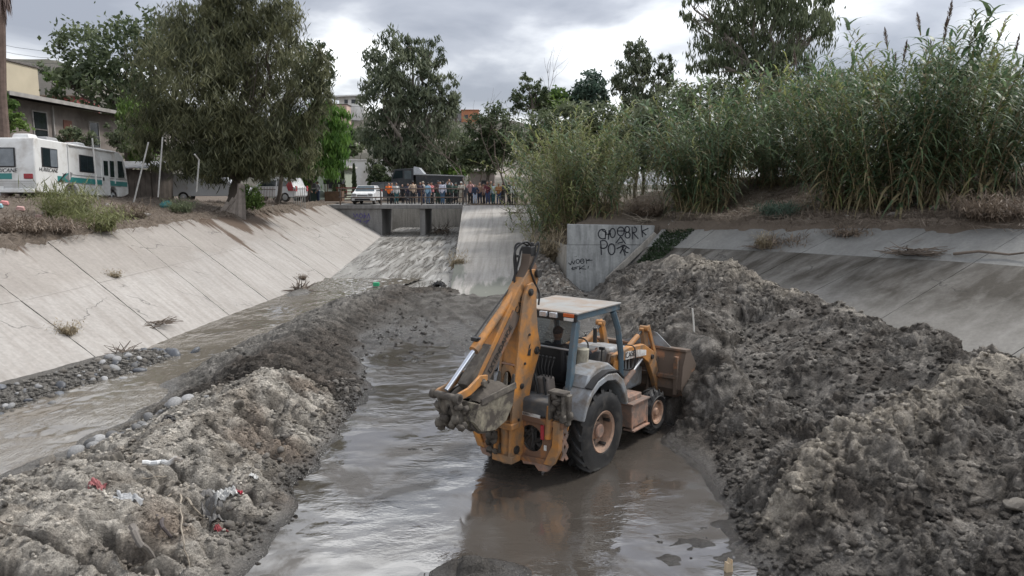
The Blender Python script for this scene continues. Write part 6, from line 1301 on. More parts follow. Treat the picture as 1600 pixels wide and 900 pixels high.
# ---- fenders
for s in (-1, 1):
    arc = [(-.66, 1.02), (-.56, 1.26), (-.42, 1.44), (-.20, 1.58), (.10, 1.64), (.40, 1.60), (.62, 1.44), (.76, 1.20), (.82, .98)]
    inn = [(-.60, 1.00), (-.50, 1.20), (-.37, 1.36), (-.17, 1.47), (.08, 1.52), (.34, 1.48), (.54, 1.34), (.67, 1.14), (.74, .96)]
    fe = tp("fender", MB().prism(arc + inn[::-1], s * .56, s * 1.05, 'x') if s > 0 else MB().prism(arc + inn[::-1], -1.05, -.56, 'x'), m_gr, None, .02)
    tp("fender_top", MB().prism([(-.40, 1.46), (-.28, 1.66), (-.05, 1.76), (.34, 1.76), (.60, 1.60), (.70, 1.40), (.40, 1.6), (.1, 1.64), (-.2, 1.58)], min(s * .50, s * .92), max(s * .50, s * .92), 'x'), m_gr, fe, .03)
    tp("fender_trim", sweep([(-.40, 1.49), (-.20, 1.61), (.10, 1.67), (.42, 1.63), (.64, 1.46)], .025, .13, s * .985), m_bk, fe, 0)
    tp("inner_guard", MB().prism([(-.62, .9), (-.4, 1.44), (.4, 1.58), (.8, .9)], min(s * .50, s * .55), max(s * .50, s * .55), 'x'), m_grd, fe)
# ---- cab floor, seat, consoles
tp("cab_floor", MB().box((0, .35, .98), (1.02, 2.1, .08)), m_grd)
tp("rear_console", MB().prism([(-1.04, 1.08), (-1.07, 1.16), (-1.05, 1.34), (-.98, 1.36), (-.60, 1.34), (-.55, 1.08)], -.74, .74, 'x'), m_grd, None, .03)
tp("white_label", MB().box((.26, -1.075, 1.105), (.52, .012, .05)), m_wht, None, 0); text_obj("SUPER L", "lettering", .045, m_bk, tr, (.26, -1.083, 1.105), (R(90), 0, 0), .001)
for s in (-1, 1): 
    tp("control_tower", MB().box((.20 * s + .02, -.52, 1.42), (.30, .26, .36), None, 0, .8), m_grd if s < 0 else mk("brown_grey_boot", (.12, .105, .095), .7, 0, .2, 4), None, .03)
for k in range(5):
    lv = MB()
    x = .12 + .055 * k; lv.tube([(x, -.52, 1.58), (x + .01 * (k - 2), -.55, 1.75), (x + .02 * (k - 2), -.50, 1.90)], .010, 6).ball((x + .02 * (k - 2), -.50, 1.92), .026, 8); tp("control_lever", lv, m_bk, None, 0)
for k in range(2): x = -.28 + .1 * k; tp("control_lever", MB().tube([(x, -.5, 1.58), (x, -.54, 1.8)], .01, 6).ball((x, -.54, 1.82), .028, 8), m_bk, None, 0)
tp("hydraulic_hoses", MB().tube([(.1, -.62, 1.52), (.14, -.70, 1.66), (.2, -.72, 1.5), (.22, -.7, 1.3)], .02, 6).tube([(.3, -.62, 1.56), (.33, -.72, 1.64), (.36, -.72, 1.44), (.36, -.68, 1.3)], .02, 6).tube([(-.05, -.62, 1.56), (-.08, -.75, 1.62), (-.06, -.76, 1.4)], .02, 6), m_bk, None, 0)
st = tp("seat", MB().box((.02, .28, 1.36), (.56, .54, .16)).box((.02, .26, 1.16), (.36, .4, .3)), m_seat, None, .05)
tp("backrest", MB().prism([(-.02, 1.36), (-.10, 1.50), (-.12, 2.0), (-.06, 2.06), (.02, 2.0), (.06, 1.5), (.06, 1.36)], -.27, .29, 'x'), m_seat, st, .05)
tp("armrest", MB().box((.36, .22, 1.58), (.08, .40, .08)), m_seat, st, .02)
tp("storage_bin", MB().cyl((.50, .16, 1.70), (.50, .16, 1.98), .10, 14, 0, .12), m_cream, None, .01)
# dashboard, steering wheel, hood
tp("dashboard", MB().prism([(.92, 1.0), (.92, 1.56), (1.02, 1.76), (1.22, 1.80), (1.25, 1.0)], -.36, .36, 'x'), m_grd, None, .03)
mb = MB(); pts = [(.21 * math.cos(a), .80 + .12 * math.sin(a), 1.80 + .17 * math.sin(a)) for a in [2 * math.pi * k / 20 for k in range(21)]]; mb.tube(pts, .015, 6, caps=False).tube([(0, .8, 1.80), (0, 1.0, 1.62)], .025, 8).bar((-.2, .8, 1.8), (.2, .8, 1.8), .03, .015); tp("steering_wheel", mb, m_bk, None, 0)
hd = tp("hood", MB().prism([(1.22, 1.02), (1.22, 1.74), (1.5, 1.76), (2.25, 1.62), (2.55, 1.52), (2.62, 1.36), (2.62, .80), (1.3, .80)], -.36, .36, 'x'), m_gr, None, .05)
for k in range(5): tp("vent", MB().box((.365, 1.6 + .13 * k, 1.36), (.012, .05, .24)), m_bk, hd, 0)
tp("front_grille", MB().box((0, 2.63, 1.12), (.58, .03, .5)), m_bk, hd); tp("exhaust_stack", MB().cyl((-.22, 1.75, 1.7), (-.22, 1.75, 2.0), .04, 10), m_dkm, hd, 0)
tp("control_lever", MB().tube([(.50, .72, 1.0), (.52, .74, 1.5), (.55, .72, 1.86)], .014, 6).box((.55, .72, 1.89), (.09, .05, .05)), m_bk, None, 0)
# ---- roll-over frame and roof
RB0, RB1, RZ = -.32, 1.10, 2.665
for s in (-1, 1):
    tp("rear_post", sweep([(-.42, 1.36), (-.34, 1.9), (-.22, 2.52)], [.13, .13, .13], .09, s * .62), m_bl, None, .012)
    tp("front_post", MB().tube([(s * .66, 1.14, .95), (s * .67, 1.20, 1.3), (s * .665, 1.18, 1.75), (s * .655, 1.08, 2.2), (s * .64, .92, 2.52)], [.05, .052, .055, .055, .055], 8), m_bl, None, 0)
    tp("side_rail", MB().box((s * .645, .40, 2.595), (.07, 1.40, .115)), m_bl, None, .01)
tp("front_rail", MB().box((0, RB1 - .035, 2.595), (1.36, .07, .112)), m_bl)
tp("roof", MB().box((0, (RB0 + RB1) / 2, RZ - .012), (1.40, RB1 - RB0 + .02, .03)), m_roof, None, .008)
tp("roof_lining", MB().box((0, .4, 2.56), (1.22, 1.28, .03)), m_bk)
rl = tp("rear_light_bar", MB().box((0, RB0 + .02, 2.585), (1.36, .06, .135)), m_bk)
for x in (-.44, -.20, .06, .26): tp("work_light", MB().box((x, RB0 - .03, 2.60), (.145, .06, .085)), m_lens, rl, .01)
for s in (-1, 1): tp("reflector", MB().box((s * .55, RB0 - .02, 2.62), (.20, .03, .055)), m_oref, rl, .004); tp("reverse_light", MB().box((s * .55, RB0 - .02, 2.555), (.18, .03, .05)), m_wht, rl, .004)
gl = tp("rear_window", MB().add([(-.56, -.24, 2.52), (.56, -.24, 2.52), (.56, -.33, 2.06), (-.56, -.33, 2.06)], [(0, 1, 2, 3)]), glassmat("smoked_glass", (.015, .018, .022), .55), None, 0)
tp("window_bar", MB().bar((-.58, -.33, 2.05), (.58, -.33, 2.05), .03, .03), m_alu, gl)
# ---- loader tower, arms, bucket
for s in (-1, 1):
    tp("loader_tower", MB().prism([(.98, .62), (1.20, .62), (1.28, 1.2), (1.24, 1.72), (1.02, 1.74), (.92, 1.4)], s * .50 - .03, s * .50 + .03, 'x'), m_orf, None, .012); tp("loader_tower", MB().prism([(.98, .62), (1.20, .62), (1.24, 1.2), (1.20, 1.60), (1.04, 1.62), (.96, 1.4)], s * .62 - .02, s * .62 + .02, 'x'), m_or, None, .012)
    arm = tp("loader_arm", sweep([(1.06, 1.62), (1.6, 1.66), (2.15, 1.60), (2.48, 1.42), (2.72, 1.02), (2.88, .62)], [.16, .22, .25, .28, .24, .16], .10, s * .56), m_or, None, .015)
    tp("arm_plate", MB().prism([(1.45, 1.56), (2.25, 1.50), (2.25, 1.60), (1.95, 1.66), (1.45, 1.70)], s * .615 - .003, s * .615 + .003, 'x'), m_wht, arm, 0)
    if s > 0: text_obj("CASE", "lettering", .15, m_bk, arm, (s * .622, 1.62, 1.63), (R(90), 0, R(90)), .002)
    lc = tp("lift_cylinder", MB().cyl((s * .56, 1.18, .92), (s * .56, 1.85, 1.26), .055, 14), m_sal, None, 0); tp("rod", MB().cyl((s * .56, 1.85, 1.26), (s * .56, 2.2, 1.44), .028, 12), m_alu, lc, 0)
    tp("tilt_lever", sweep([(2.36, 2.00), (2.47, 1.72), (2.55, 1.40)], [.12, .15, .14], .09, s * .46), m_or, None, .012); tp("tilt_link", sweep([(2.46, 2.02), (2.62, 1.7), (2.88, 1.22)], [.09, .08, .10], .05, s * .53), m_or, None, .01)
    tp("pivot_pin", MB().cyl((s * .40, 2.40, 1.98), (s * .58, 2.40, 1.98), .055, 12), m_or, None, .005); tp("pivot_pin", MB().cyl((s * .40, 2.50, 1.42), (s * .64, 2.50, 1.42), .05, 12), m_dkm, None, .005)
    tc_ = tp("tilt_cylinder", MB().cyl((s * .46, 1.3, 1.50), (s * .46, 2.18, 1.86), .05, 12), m_or, None, 0); tp("rod", MB().cyl((s * .46, 2.18, 1.86), (s * .46, 2.40, 1.96), .026, 10), m_dkm, tc_, 0)
tp("cross_tube", MB().cyl((-.56, 2.55, 1.26), (.56, 2.55, 1.26), .075, 16), m_orf, None, 0)
lb = [(2.96, 1.50), (2.82, 1.22), (2.76, .78), (2.88, .58), (3.2, .56), (3.75, .68)]
LBK = tp("loader_bucket", shell_mb(lb + [], 1.10, .03), m_orf, None, .006)
sidep = lb + [(3.5, 1.1), (3.12, 1.52)]
for s in (-1, 1): tp("side_plate", MB().prism(sidep, s * 1.10 - .015, s * 1.10 + .015, 'x'), m_orf, LBK, .006)
tp("top_lip", MB().box((0, 3.03, 1.51), (2.24, .24, .05), (-.1, 0, 0)), m_orf, LBK); tp("spill_guard", MB().prism([(-.38, 1.52), (.80, 1.52), (.46, 1.80), (.40, 1.81)], 2.98, 3.0, 'y'), m_gr, LBK, .004)
for x in (-.56, -.42, .42, .56): tp("hinge_plate", MB().prism([(2.84, .66), (2.66, .66), (2.72, .84), (2.68, 1.16), (2.84, 1.38), (2.90, 1.36)], x - .02, x + .02, 'x'), m_orf, LBK)
tp("stiffener", MB().box((0, 2.75, 1.02), (2.1, .08, .07)), m_orf, LBK, .005); tp("stiffener", MB().box((1.0, 2.76, 1.05), (.08, .08, .75)), m_orf, LBK, .005); tp("stiffener", MB().box((-1.0, 2.76, 1.05), (.08, .08, .75)), m_orf, LBK, .005)
V = []
for i in range(24):
    for j in range(12):
        x = -1.06 + 2.12 * i / 23; y = 2.86 + 1.1 * j / 11; e = min(1, .35 + 3 * min(i, 23 - i) / 23); V.append((x, y, .75 + .62 * e * (.45 + .55 * math.sin(math.pi * (.25 + .6 * j / 11))) + .06 * float(fbm(np.array(x * 3), np.array(y * 3), 3, 55)) + .09 * float(chunks(np.array(x * 4), np.array(y * 4), 6)[0])))
link_mesh("scooped_dirt", np_mesh("scooped_dirt", V, grid_faces(24, 12)[:, ::-1], m_muds, True), LBK)
# ---- step box at the right side, battery box at the left
for s in (-1, 1):
    sb = tp("step_box", MB().box((s * .80, 1.44, .62), (.28, .62, .42)), m_sal, None, .012); tp("step", MB().box((s * .86, 1.44, .845), (.22, .66, .03)), m_sal, sb, .004); tp("step", MB().box((s * .88, 1.44, .36), (.22, .60, .03)), m_sal, sb, .004); [tp("step_hanger", MB().box((s * .93, yy_, .52), (.03, .04, .36)), m_sal, sb, .004) for yy_ in (1.16, 1.72)]; tp("tank_top", MB().box((s * .70, 1.42, .90), (.3, .5, .1)), m_sal, sb, .02)
# mirror bracket at the right
mb = hose([(.70, 1.16, 1.90), (.78, 1.20, 1.90), (.92, 1.22, 1.86), (.93, 1.22, 1.56), (.86, 1.22, 1.46), (.72, 1.20, 1.44)], .012); tp("mirror_bracket", mb, m_bk, None, 0)
# ---- stabilisers, folded up
for s in (-1, 1):
    sl = tp("stabiliser", MB().prism([(.60, .36), (.76, .36), (.88, .62), (.90, 1.08), (.78, 1.10), (.76, .70)] if s > 0 else [(-.60, .36), (-.76, .36), (-.88, .62), (-.90, 1.08), (-.78, 1.10), (-.76, .70)], -1.10, -.98, 'y'), m_or, None, .01)
    for z0_, z1_ in ((.44, .66), (.66, .86), (.86, 1.02)): tp("web", MB().bar((s * .86, -.97, z0_), (s * .90, -.88, z1_), .025, .05).bar((s * .90, -.88, z0_), (s * .86, -.97, z1_), .02, .05), m_sal, sl, 0)
    tp("flange", MB().bar((s * .74, -.86, .40), (s * .92, -.86, 1.08), .05, .03), m_or, sl, .004)
    sc_ = tp("stabiliser_cylinder", MB().cyl((s * .66, -1.06, .78), (s * .70, -1.06, 1.30), .055, 12), m_or, None, 0)
    pd = tp("stabiliser_pad", MB().box((s * .86, -1.0, 1.30), (.34, .10, .52), (.12, s * .12, 0)).box((s * .86, -1.06, 1.56), (.30, .20, .05)).box((s * .74, -1.08, 1.32), (.03, .16, .40)).box((s * .98, -1.08, 1.32), (.03, .16, .42)), m_mudb, None, .012)
    lumps(22, "caked_mud", pd, lambda r: (s * (.72 + .30 * r.random()), -1.12 + .14 * r.random(), 1.05 + .52 * r.random()), .058, m_mudb, seed=5 + s)
# ---- lettering on the dipper
dd = Vector((0, -2.0 + .95, 1.80 - 3.0)); ang = math.atan2(3.0 - 1.80, -.95 + 2.0)
def on_dipper(t_, off, x=.127): c = Vector((x, -.95, 3.0)).lerp(Vector((x, -2.0, 1.80)), t_); c.y += off * math.sin(ang); c.z -= off * math.cos(ang); c.x = x; return c
Mrot = Matrix(((0, 0, 1), (math.cos(ang), -math.sin(ang), 0), (math.sin(ang), math.cos(ang), 0))).to_euler()
text_obj("EXTENDAHOE", "lettering", .125, m_bk, tr, on_dipper(.62, .04), Mrot, .002, xs=1.02); text_obj("CASE", "lettering", .16, m_bk, tr, on_dipper(.10, .03, .104), Mrot, .002)
# ================================================================== PEOPLE
def capsule(bm, p, q, r0, r1, n=10):
    p = Vector(p); q = Vector(q); d = q - p; L = d.length; x, y, z = frame_of(d) if L > 1e-6 else (Vector((1, 0, 0)), Vector((0, 1, 0)), Vector((0, 0, 1)))
    rings = []; prof = [(-r0 * .995, r0 * .1), (-r0 * .87, r0 * .5), (-r0 * .5, r0 * .87), (0, r0), (L, r1), (L + r1 * .5, r1 * .87), (L + r1 * .87, r1 * .5), (L + r1 * .995, r1 * .1)]
    for t, r in prof: rings.append([bm.verts.new(p + z * t + (x * math.cos(6.2832 * k / n) + y * math.sin(6.2832 * k / n)) * r) for k in range(n)])
    for a, b in zip(rings[:-1], rings[1:]):
        for k in range(n): bm.faces.new((a[k], a[(k + 1) % n], b[(k + 1) % n], b[k]))
    bm.faces.new(rings[0][::-1]); bm.faces.new(rings[-1])
def ellipsoid(bm, c, r, n=14, rot=None):
    M = Matrix.Translation(c) @ (rot or Matrix.Identity(4)) @ Matrix.Diagonal((*r, 1)); bmesh.ops.create_uvsphere(bm, u_segments=n, v_segments=n - 4, radius=1, matrix=M)
def fuse(name, bm, voxel, mats, smooth_it=2):
    """one continuous skin out of the overlapping volumes"""
    bmesh.ops.recalc_face_normals(bm, faces=bm.faces); me = bpy.data.meshes.new(name); bm.to_mesh(me); bm.free(); o = bpy.data.objects.new(name, me); COL.objects.link(o)
    m = o.modifiers.new("r", 'REMESH'); m.mode = 'VOXEL'; m.voxel_size = voxel; m.use_smooth_shade = True
    if smooth_it: s = o.modifiers.new("s", 'SMOOTH'); s.iterations = smooth_it; s.factor = .5
    dg = bpy.context.evaluated_depsgraph_get(); new = bpy.data.meshes.new_from_object(o.evaluated_get(dg)); bpy.data.objects.remove(o); bpy.data.meshes.remove(me); new.name = name; new.materials.clear()
    for q in mats: new.materials.append(q)
    return new
def figure(P, voxel=.011, cvox=.017, long_hair=False, cap=False):
    """P: joints. Faces +y. returns body, shirt, trousers, shoes, hair meshes"""
    bm = bmesh.new(); V = Vector; h = V(P['head']); fw = V(P.get('face', (0, 1, 0))).normalized(); up = V(P.get('up', (0, 0, 1))); sd = fw.cross(up).normalized(); HM = Matrix((sd, fw, up)).transposed().to_4x4()
    ellipsoid(bm, h, (.076, .092, .112), 16, HM); ellipsoid(bm, h + fw * .025 - up * .06, (.055, .062, .055), 12, HM)
    capsule(bm, h + fw * .088 + up * .015, h + fw * .112 - up * .022, .008, .014, 8)                      # nose
    for s in (-1, 1): ellipsoid(bm, h + sd * s * .078 - fw * .01 - up * .005, (.012, .022, .032), 8, HM); ellipsoid(bm, h + sd * s * .032 + fw * .078 + up * .018, (.016, .012, .012), 8, HM)
    capsule(bm, h + sd * .022 + fw * .085 - up * .055, h - sd * .022 + fw * .085 - up * .055, .009, .009, 8)      # lips
    capsule(bm, P['neck'], h - up * .06, .055, .050); capsule(bm, P['pelvis'], P['chest'], .135, .145); capsule(bm, V(P['chest']) + sd * .0, P['neck'], .12, .06)
    ch = V(P['chest'])
    for s, n_ in ((-1, 'l'), (1, 'r')):
        sh, elb, wr = V(P['sh' + n_]), V(P['el' + n_]), V(P['wr' + n_]); capsule(bm, ch, sh, .10, .062); capsule(bm, sh, elb, .054, .043); capsule(bm, elb, wr, .042, .028)
        d = (wr - elb).normalized(); pd = V(P.get('palm' + n_, d)).normalized(); side = V(P.get('thumb' + n_, fw)).normalized(); side = (side - pd * side.dot(pd)).normalized(); nn = pd.cross(side).normalized()
        pc = wr + pd * .05; 
        for k in (-1, 0, 1): capsule(bm, wr + side * k * .014 + pd * .01, wr + side * k * .024 + pd * .085, .018, .015, 8)
        for k, ln in enumerate((.072, .082, .076, .058)):
            b0 = wr + pd * .09 + side * (.033 - .022 * k); k1 = b0 + (pd * .9 + nn * .30).normalized() * ln * .5; k2 = k1 + (pd * .6 + nn * .8).normalized() * ln * .5; capsule(bm, b0, k1, .0105, .0098, 7); capsule(bm, k1, k2, .0098, .008, 7)
        t0 = wr + pd * .03 + side * .03; t1 = t0 + (side * .75 + pd * .65).normalized() * .045; capsule(bm, t0, t1, .013, .011, 7); capsule(bm, t1, t1 + (pd + side * .15 + nn * .2).normalized() * .032, .011, .009, 7)
        hp, kn, an = V(P['hp' + n_]), V(P['kn' + n_]), V(P['an' + n_]); capsule(bm, P['pelvis'], hp, .12, .095); capsule(bm, hp, kn, .088, .058); capsule(bm, kn, an, .056, .038); capsule(bm, an, an + fw * .14 - V((0, 0, .045)), .042, .032)
    body = fuse("body", bm, voxel, [None], 2)
    bm = bmesh.new(); capsule(bm, V(P['pelvis']) + V((0, 0, .0)), P['chest'], .158, .163); capsule(bm, P['chest'], V(P['neck']) - up * .02, .135, .075)
    for n_ in 'lr': sh, elb, wr = V(P['sh' + n_]), V(P['el' + n_]), V(P['wr' + n_]); capsule(bm, ch, sh, .112, .078); capsule(bm, sh, elb, .070, .060); capsule(bm, elb, elb.lerp(wr, .88), .058, .045)
    shirt = fuse("shirt", bm, cvox, [None], 2)
    bm = bmesh.new(); capsule(bm, P['pelvis'], V(P['pelvis']) + V((0, 0, .06)), .152, .148)
    for n_ in 'lr': hp, kn, an = V(P['hp' + n_]), V(P['kn' + n_]), V(P['an' + n_]); capsule(bm, P['pelvis'], hp, .138, .112); capsule(bm, hp, kn, .104, .077); capsule(bm, kn, kn.lerp(an, .93), .074, .060)
    trou = fuse("trousers", bm, cvox, [None], 2)
    bm = bmesh.new()
    for n_ in 'lr': an = V(P['an' + n_]); capsule(bm, an - V((0, 0, .02)), an + fw * .16 - V((0, 0, .045)), .052, .042); capsule(bm, an - fw * .03 - V((0, 0, .04)), an + fw * .1 - V((0, 0, .05)), .045, .045)
    shoes = fuse("shoes", bm, cvox, [None], 1)
    bm = bmesh.new()
    if cap: ellipsoid(bm, h + up * .04, (.088, .102, .090), 14, HM); capsule(bm, h + fw * .09 + up * .055 + sd * .03, h + fw * .15 + up * .045 + sd * .03, .016, .01, 8); capsule(bm, h + fw * .09 + up * .055 - sd * .03, h + fw * .15 + up * .045 - sd * .03, .016, .01, 8); capsule(bm, h + fw * .09 + up * .055, h + fw * .165 + up * .045, .018, .012, 8)
    else:
        ellipsoid(bm, h - fw * .022 + up * .03, (.086, .090, .102), 14, HM)
        if long_hair: capsule(bm, h - fw * .06, h - fw * .07 - up * .24, .07, .045)
    hair = fuse("cap" if cap else "hair", bm, .014, [None], 1)
    return body, shirt, trou, shoes, hair
def stand(arms='down', lean=0., twist=(0, 1, 0), stance=.10):
    P = dict(pelvis=(0, 0, .95), chest=(0, lean, 1.30), neck=(0, lean + .01, 1.47), head=(0, lean + .035, 1.61), face=twist, shl=(-.185, lean, 1.40), shr=(.185, lean, 1.40), hpl=(-.09, 0, .90), hpr=(.09, 0, .90), knl=(-stance, .02, .48), knr=(stance, .03, .48), anl=(-stance - .01, -.02, .09), anr=(stance + .02, .0, .09))
    A = {'down': ((-.25, .0, 1.12), (-.25, .08, .88), (.25, .0, 1.12), (.26, .08, .88)), 'rail': ((-.26, .10, 1.16), (-.20, .36, 1.12), (.26, .10, 1.16), (.20, .36, 1.12)), 'crossed': ((-.25, .08, 1.14), (.06, .20, 1.18), (.25, .08, 1.14), (-.06, .24, 1.22)), 'photo': ((-.24, .18, 1.25), (-.07, .30, 1.50), (.24, .18, 1.25), (.07, .30, 1.50)), 'hip': ((-.34, -.06, 1.16), (-.18, .08, 1.02), (.25, .02, 1.12), (.24, .10, .89))}[arms]
    for k, a in zip(('ell', 'wrl', 'elr', 'wrr'), A): P[k] = a
    return P
POSES = [figure(stand('down'), .013, .02), figure(stand('crossed', .0, (.25, 1, 0)), .013, .02, cap=True), figure(stand('photo', .02), .013, .02), figure(stand('rail', .05, (-.3, 1, -.1)), .013, .02), figure(stand('hip', .0, (.4, 1, 0)), .013, .02), figure(stand('down', .02, (-.4, 1, 0), .07), .013, .02, long_hair=True)]
PM = {}
def cloth(c):
    if c not in PM: PM[c] = mk("cloth_%02d" % len(PM), c, .85, 0, .12, 6, .2, 60)
    return PM[c]
SK = [mk("skin", c, .55, 0, .06, 8) for c in ((.36, .20, .135), (.27, .145, .095), (.42, .25, .18))]
HAIR = mk("black_hair", (.014, .012, .011), .5)
def person(loc, rz, pose, shirt, trousers, label, hair=None, skin=0, h=1.0, group='onlookers on the bridge and bank', shoes=(.02, .02, .02)):
    t = empty('person', loc, rz, label, 'person', group); t.scale = (h, h, h)
    for nm, me, mt in zip(("body", "shirt", "trousers", "shoes", "hair"), POSES[pose], (SK[skin], cloth(shirt), cloth(trousers), cloth(shoes), HAIR if hair is None else cloth(hair))):
        o = link_mesh(me.name.split('.')[0], me, t); o.material_slots[0].link = 'OBJECT'; o.material_slots[0].material = mt
    return t
DK = (.022, .024, .028); NV = (.025, .04, .075); JN = (.05, .10, .17); TL = (.03, .10, .11); TN = (.42, .32, .24); WH = (.62, .62, .62); LB_ = (.26, .42, .56); GR = (.22, .22, .23)
def bz(u, v=321): return None
crowd = [  # u, y, facing (deg, 180 looks at us), pose, shirt, trousers, label, hair
 (605, 59.2, 172, 3, (.75, .17, .03), DK, "person in a bright orange jacket leaning on the bridge railing", None, 1.0),
 (620, 59.5, 190, 0, (.50, .50, .50), TL, "person in a pale grey top and teal trousers right of the orange jacket", None, .98),
 (630, 60.6, 200, 5, DK, DK, "person in black standing back beside the dump truck cab", None, .95),
 (648, 59.0, 20, 4, TN, DK, "broad person in a tan shirt seen from behind at the railing", None, 1.03),
 (657, 60.3, 160, 0, (.06, .05, .07), NV, "person in dark plum top right of the tan shirt", None, 1.04),
 (669, 58.9, 30, 0, LB_, JN, "person in a light blue shirt and jeans by the middle railing post", None, 1.04),
 (676.5, 59.6, 150, 2, (.55, .20, .20), DK, "person in a pinkish red top beside the light blue shirt", None, 1.0),
 (683, 60.3, 185, 1, (.10, .06, .06), (.03, .07, .055), "person in a dark maroon top wearing a cap at mid railing", (.05, .05, .06), 1.03),
 (691, 58.9, 10, 5, (.55, .56, .66), JN, "long-haired person in a lavender shirt and blue jeans at the railing", None, 1.02),
 (699, 59.8, 170, 0, (.025, .05, .05), (.02, .035, .035), "person all in dark teal right of the lavender shirt", None, 1.02),
 (706, 59.3, 195, 4, (.03, .055, .045), DK, "person in a dark green jacket second from the last railing post", None, 1.0),
 (713, 60.0, 180, 1, (.05, .08, .06), DK, "person in a green cap and dark clothes near the last railing post", (.10, .13, .11), .98),
 (721, 59.0, 205, 1, (.40, .38, .33), (.33, .29, .23), "person in pale khaki with a light cap at the last railing post", (.5, .5, .48), 1.0),
 (733, 59.3, 165, 2, (.45, .27, .26), DK, "person in a dusty pink top raising both hands to take a photo", None, 1.04),
 (742, 58.6, 195, 4, NV, (.40, .47, .58), "person in a navy top and pale jeans at the head of the ramp", None, .95),
 (750, 58.4, 180, 0, (.30, .19, .14), NV, "person in a brown jacket and navy trousers at the head of the ramp", None, 1.0),
 (762, 58.3, 170, 3, (.12, .03, .04), (.04, .06, .13), "person in a dark red top on the ramp head left of the pale top", None, 1.0),
 (771, 58.4, 190, 5, (.42, .50, .52), TL, "long-haired person in a pale top and teal trousers on the ramp head", None, .96),
 (779, 58.2, 175, 1, (.30, .15, .06), (.03, .05, .12), "person in a rust jacket and cap on the ramp head", (.28, .2, .12), .97),
 (795, 57.9, 200, 0, DK, DK, "person in black clothes near the reeds at the ramp's right", None, .97),
 (802.5, 57.7, 165, 4, WH, DK, "person in a white shirt by the reeds, farthest right of the crowd", None, .97),
  (612.5, 60.4, 150, 5, (.30, .31, .33), DK, "long-haired person in grey half hidden behind the orange jacket", None, .93),
 (638, 60.2, 215, 3, (.05, .05, .08), (.06, .06, .07), "person in black leaning beside the tan shirt", None, .97),
 (663.5, 60.7, 140, 1, (.33, .30, .27), NV, "person in a beige cap and shirt behind the light blue shirt", (.4, .36, .3), 1.0),
 (687, 60.8, 220, 2, (.20, .07, .07), DK, "person in a wine-red top holding up a phone behind the lavender shirt", None, 1.05),
 (702.5, 60.7, 160, 2, (.35, .35, .38), DK, "person in grey holding up a phone behind the dark teal clothes", None, 1.05),
 (727, 60.3, 195, 0, (.07, .07, .08), (.10, .10, .11), "person in charcoal between the pale khaki and the dusty pink", None, 1.0),
 (737.5, 60.2, 210, 4, (.10, .12, .10), DK, "person in dark olive behind the raised hands", None, 1.0),
 (755.5, 59.6, 150, 5, (.32, .22, .20), DK, "long-haired person in a dull pink top behind the brown jacket", None, .97),
 (766.5, 59.8, 205, 0, (.05, .06, .09), (.03, .04, .06), "person in midnight blue behind the dark red top", None, 1.02),
 (784.5, 59.4, 160, 4, (.25, .16, .11), (.04, .06, .11), "person in a tan-brown top behind the rust jacket", None, .98),
 (788.5, 58.6, 215, 1, (.06, .06, .06), (.05, .05, .05), "person in a black cap just left of the black clothes by the reeds", (.03, .03, .03), .96),
 (482, 58.5, 30, 0, (.03, .032, .036), DK, "person in dark clothes standing left of the green waste bin", None, 1.05),
 (498, 58.3, 120, 4, (.34, .35, .38), NV, "person in a grey and white top right of the green waste bin", None, 1.05)]
jt = np.random.default_rng(77)
for k, (u, y, fz, ps, c1, c2, lab, hr, h) in enumerate(crowd):
    fz += jt.normal() * 28; h *= 1 + jt.normal() * .04; u += jt.normal() * 1.2; y += abs(jt.normal()) * .35
    x = (u - 800) / 1155 * (y * math.cos(PITCH) + 1.6 * math.sin(PITCH)); z = 3.152 if -14 < x < -3.6 else (3.15 if x < 3 and y > 57.6 and x > -3.6 else gz(x, y) + .02)
    person((x, y, z), R(fz), ps, c1, c2, lab, hr, k % 3, h)
# ---- the driver, seated facing the loader
P = dict(pelvis=(0, .16, 1.50), chest=(0, .10, 1.86), neck=(0, .13, 2.04), head=(0, .165, 2.18), shl=(-.185, .11, 1.96), shr=(.185, .11, 1.96), ell=(-.24, .32, 1.74), wrl=(-.15, .58, 1.83), elr=(.29, .30, 1.74), wrr=(.44, .56, 1.84), hpl=(-.10, .22, 1.48), hpr=(.10, .22, 1.48), knl=(-.15, .62, 1.50), knr=(.15, .62, 1.50), anl=(-.14, .70, 1.11), anr=(.14, .70, 1.11), palml=(.1, 1, .15), palmr=(.2, 1, .1))
POSES.append(figure(P, .009, .014, cap=True)); loc = Vector((TR['x0'], TR['y0'], 0)) 
person(loc, -TR['th'], 6, (.035, .036, .045), (.03, .04, .06), "person in dark clothes and cap driving the backhoe loader", (.03, .03, .035), 1, 1.0, None)
# ================================================================== STONES, CLODS, DEBRIS
m_cob = mk("river_cobble", (.20, .20, .20), .8, 0, .25, 5, .3, 30, obj_random=.55); m_clod = mk("mud_clod", (.072, .063, .055), .95, 0, .35, 6, .8, 25); m_cobd = mk("dark_wet_cobble", (.07, .075, .085), .45, 0, .25, 5, .3, 30, obj_random=.4)
def rock_mesh(name, seed, mat, flat=.7, rough=.14, sub=2):
    bm = bmesh.new(); bmesh.ops.create_icosphere(bm, subdivisions=sub, radius=1); r2 = np.random.default_rng(seed); k = r2.normal(size=(5, 3)) * 1.4; ph = r2.random(5) * 6
    for v in bm.verts:
        d = 1 + rough * sum(math.sin(k[i].dot(v.co) + ph[i]) for i in range(5)) / 2; v.co = Vector((v.co.x * d * 1.15, v.co.y * d * .9, v.co.z * d * flat))
    me = bpy.data.meshes.new(name); bm.to_mesh(me); bm.free(); me.materials.append(mat); me.shade_smooth(); return me
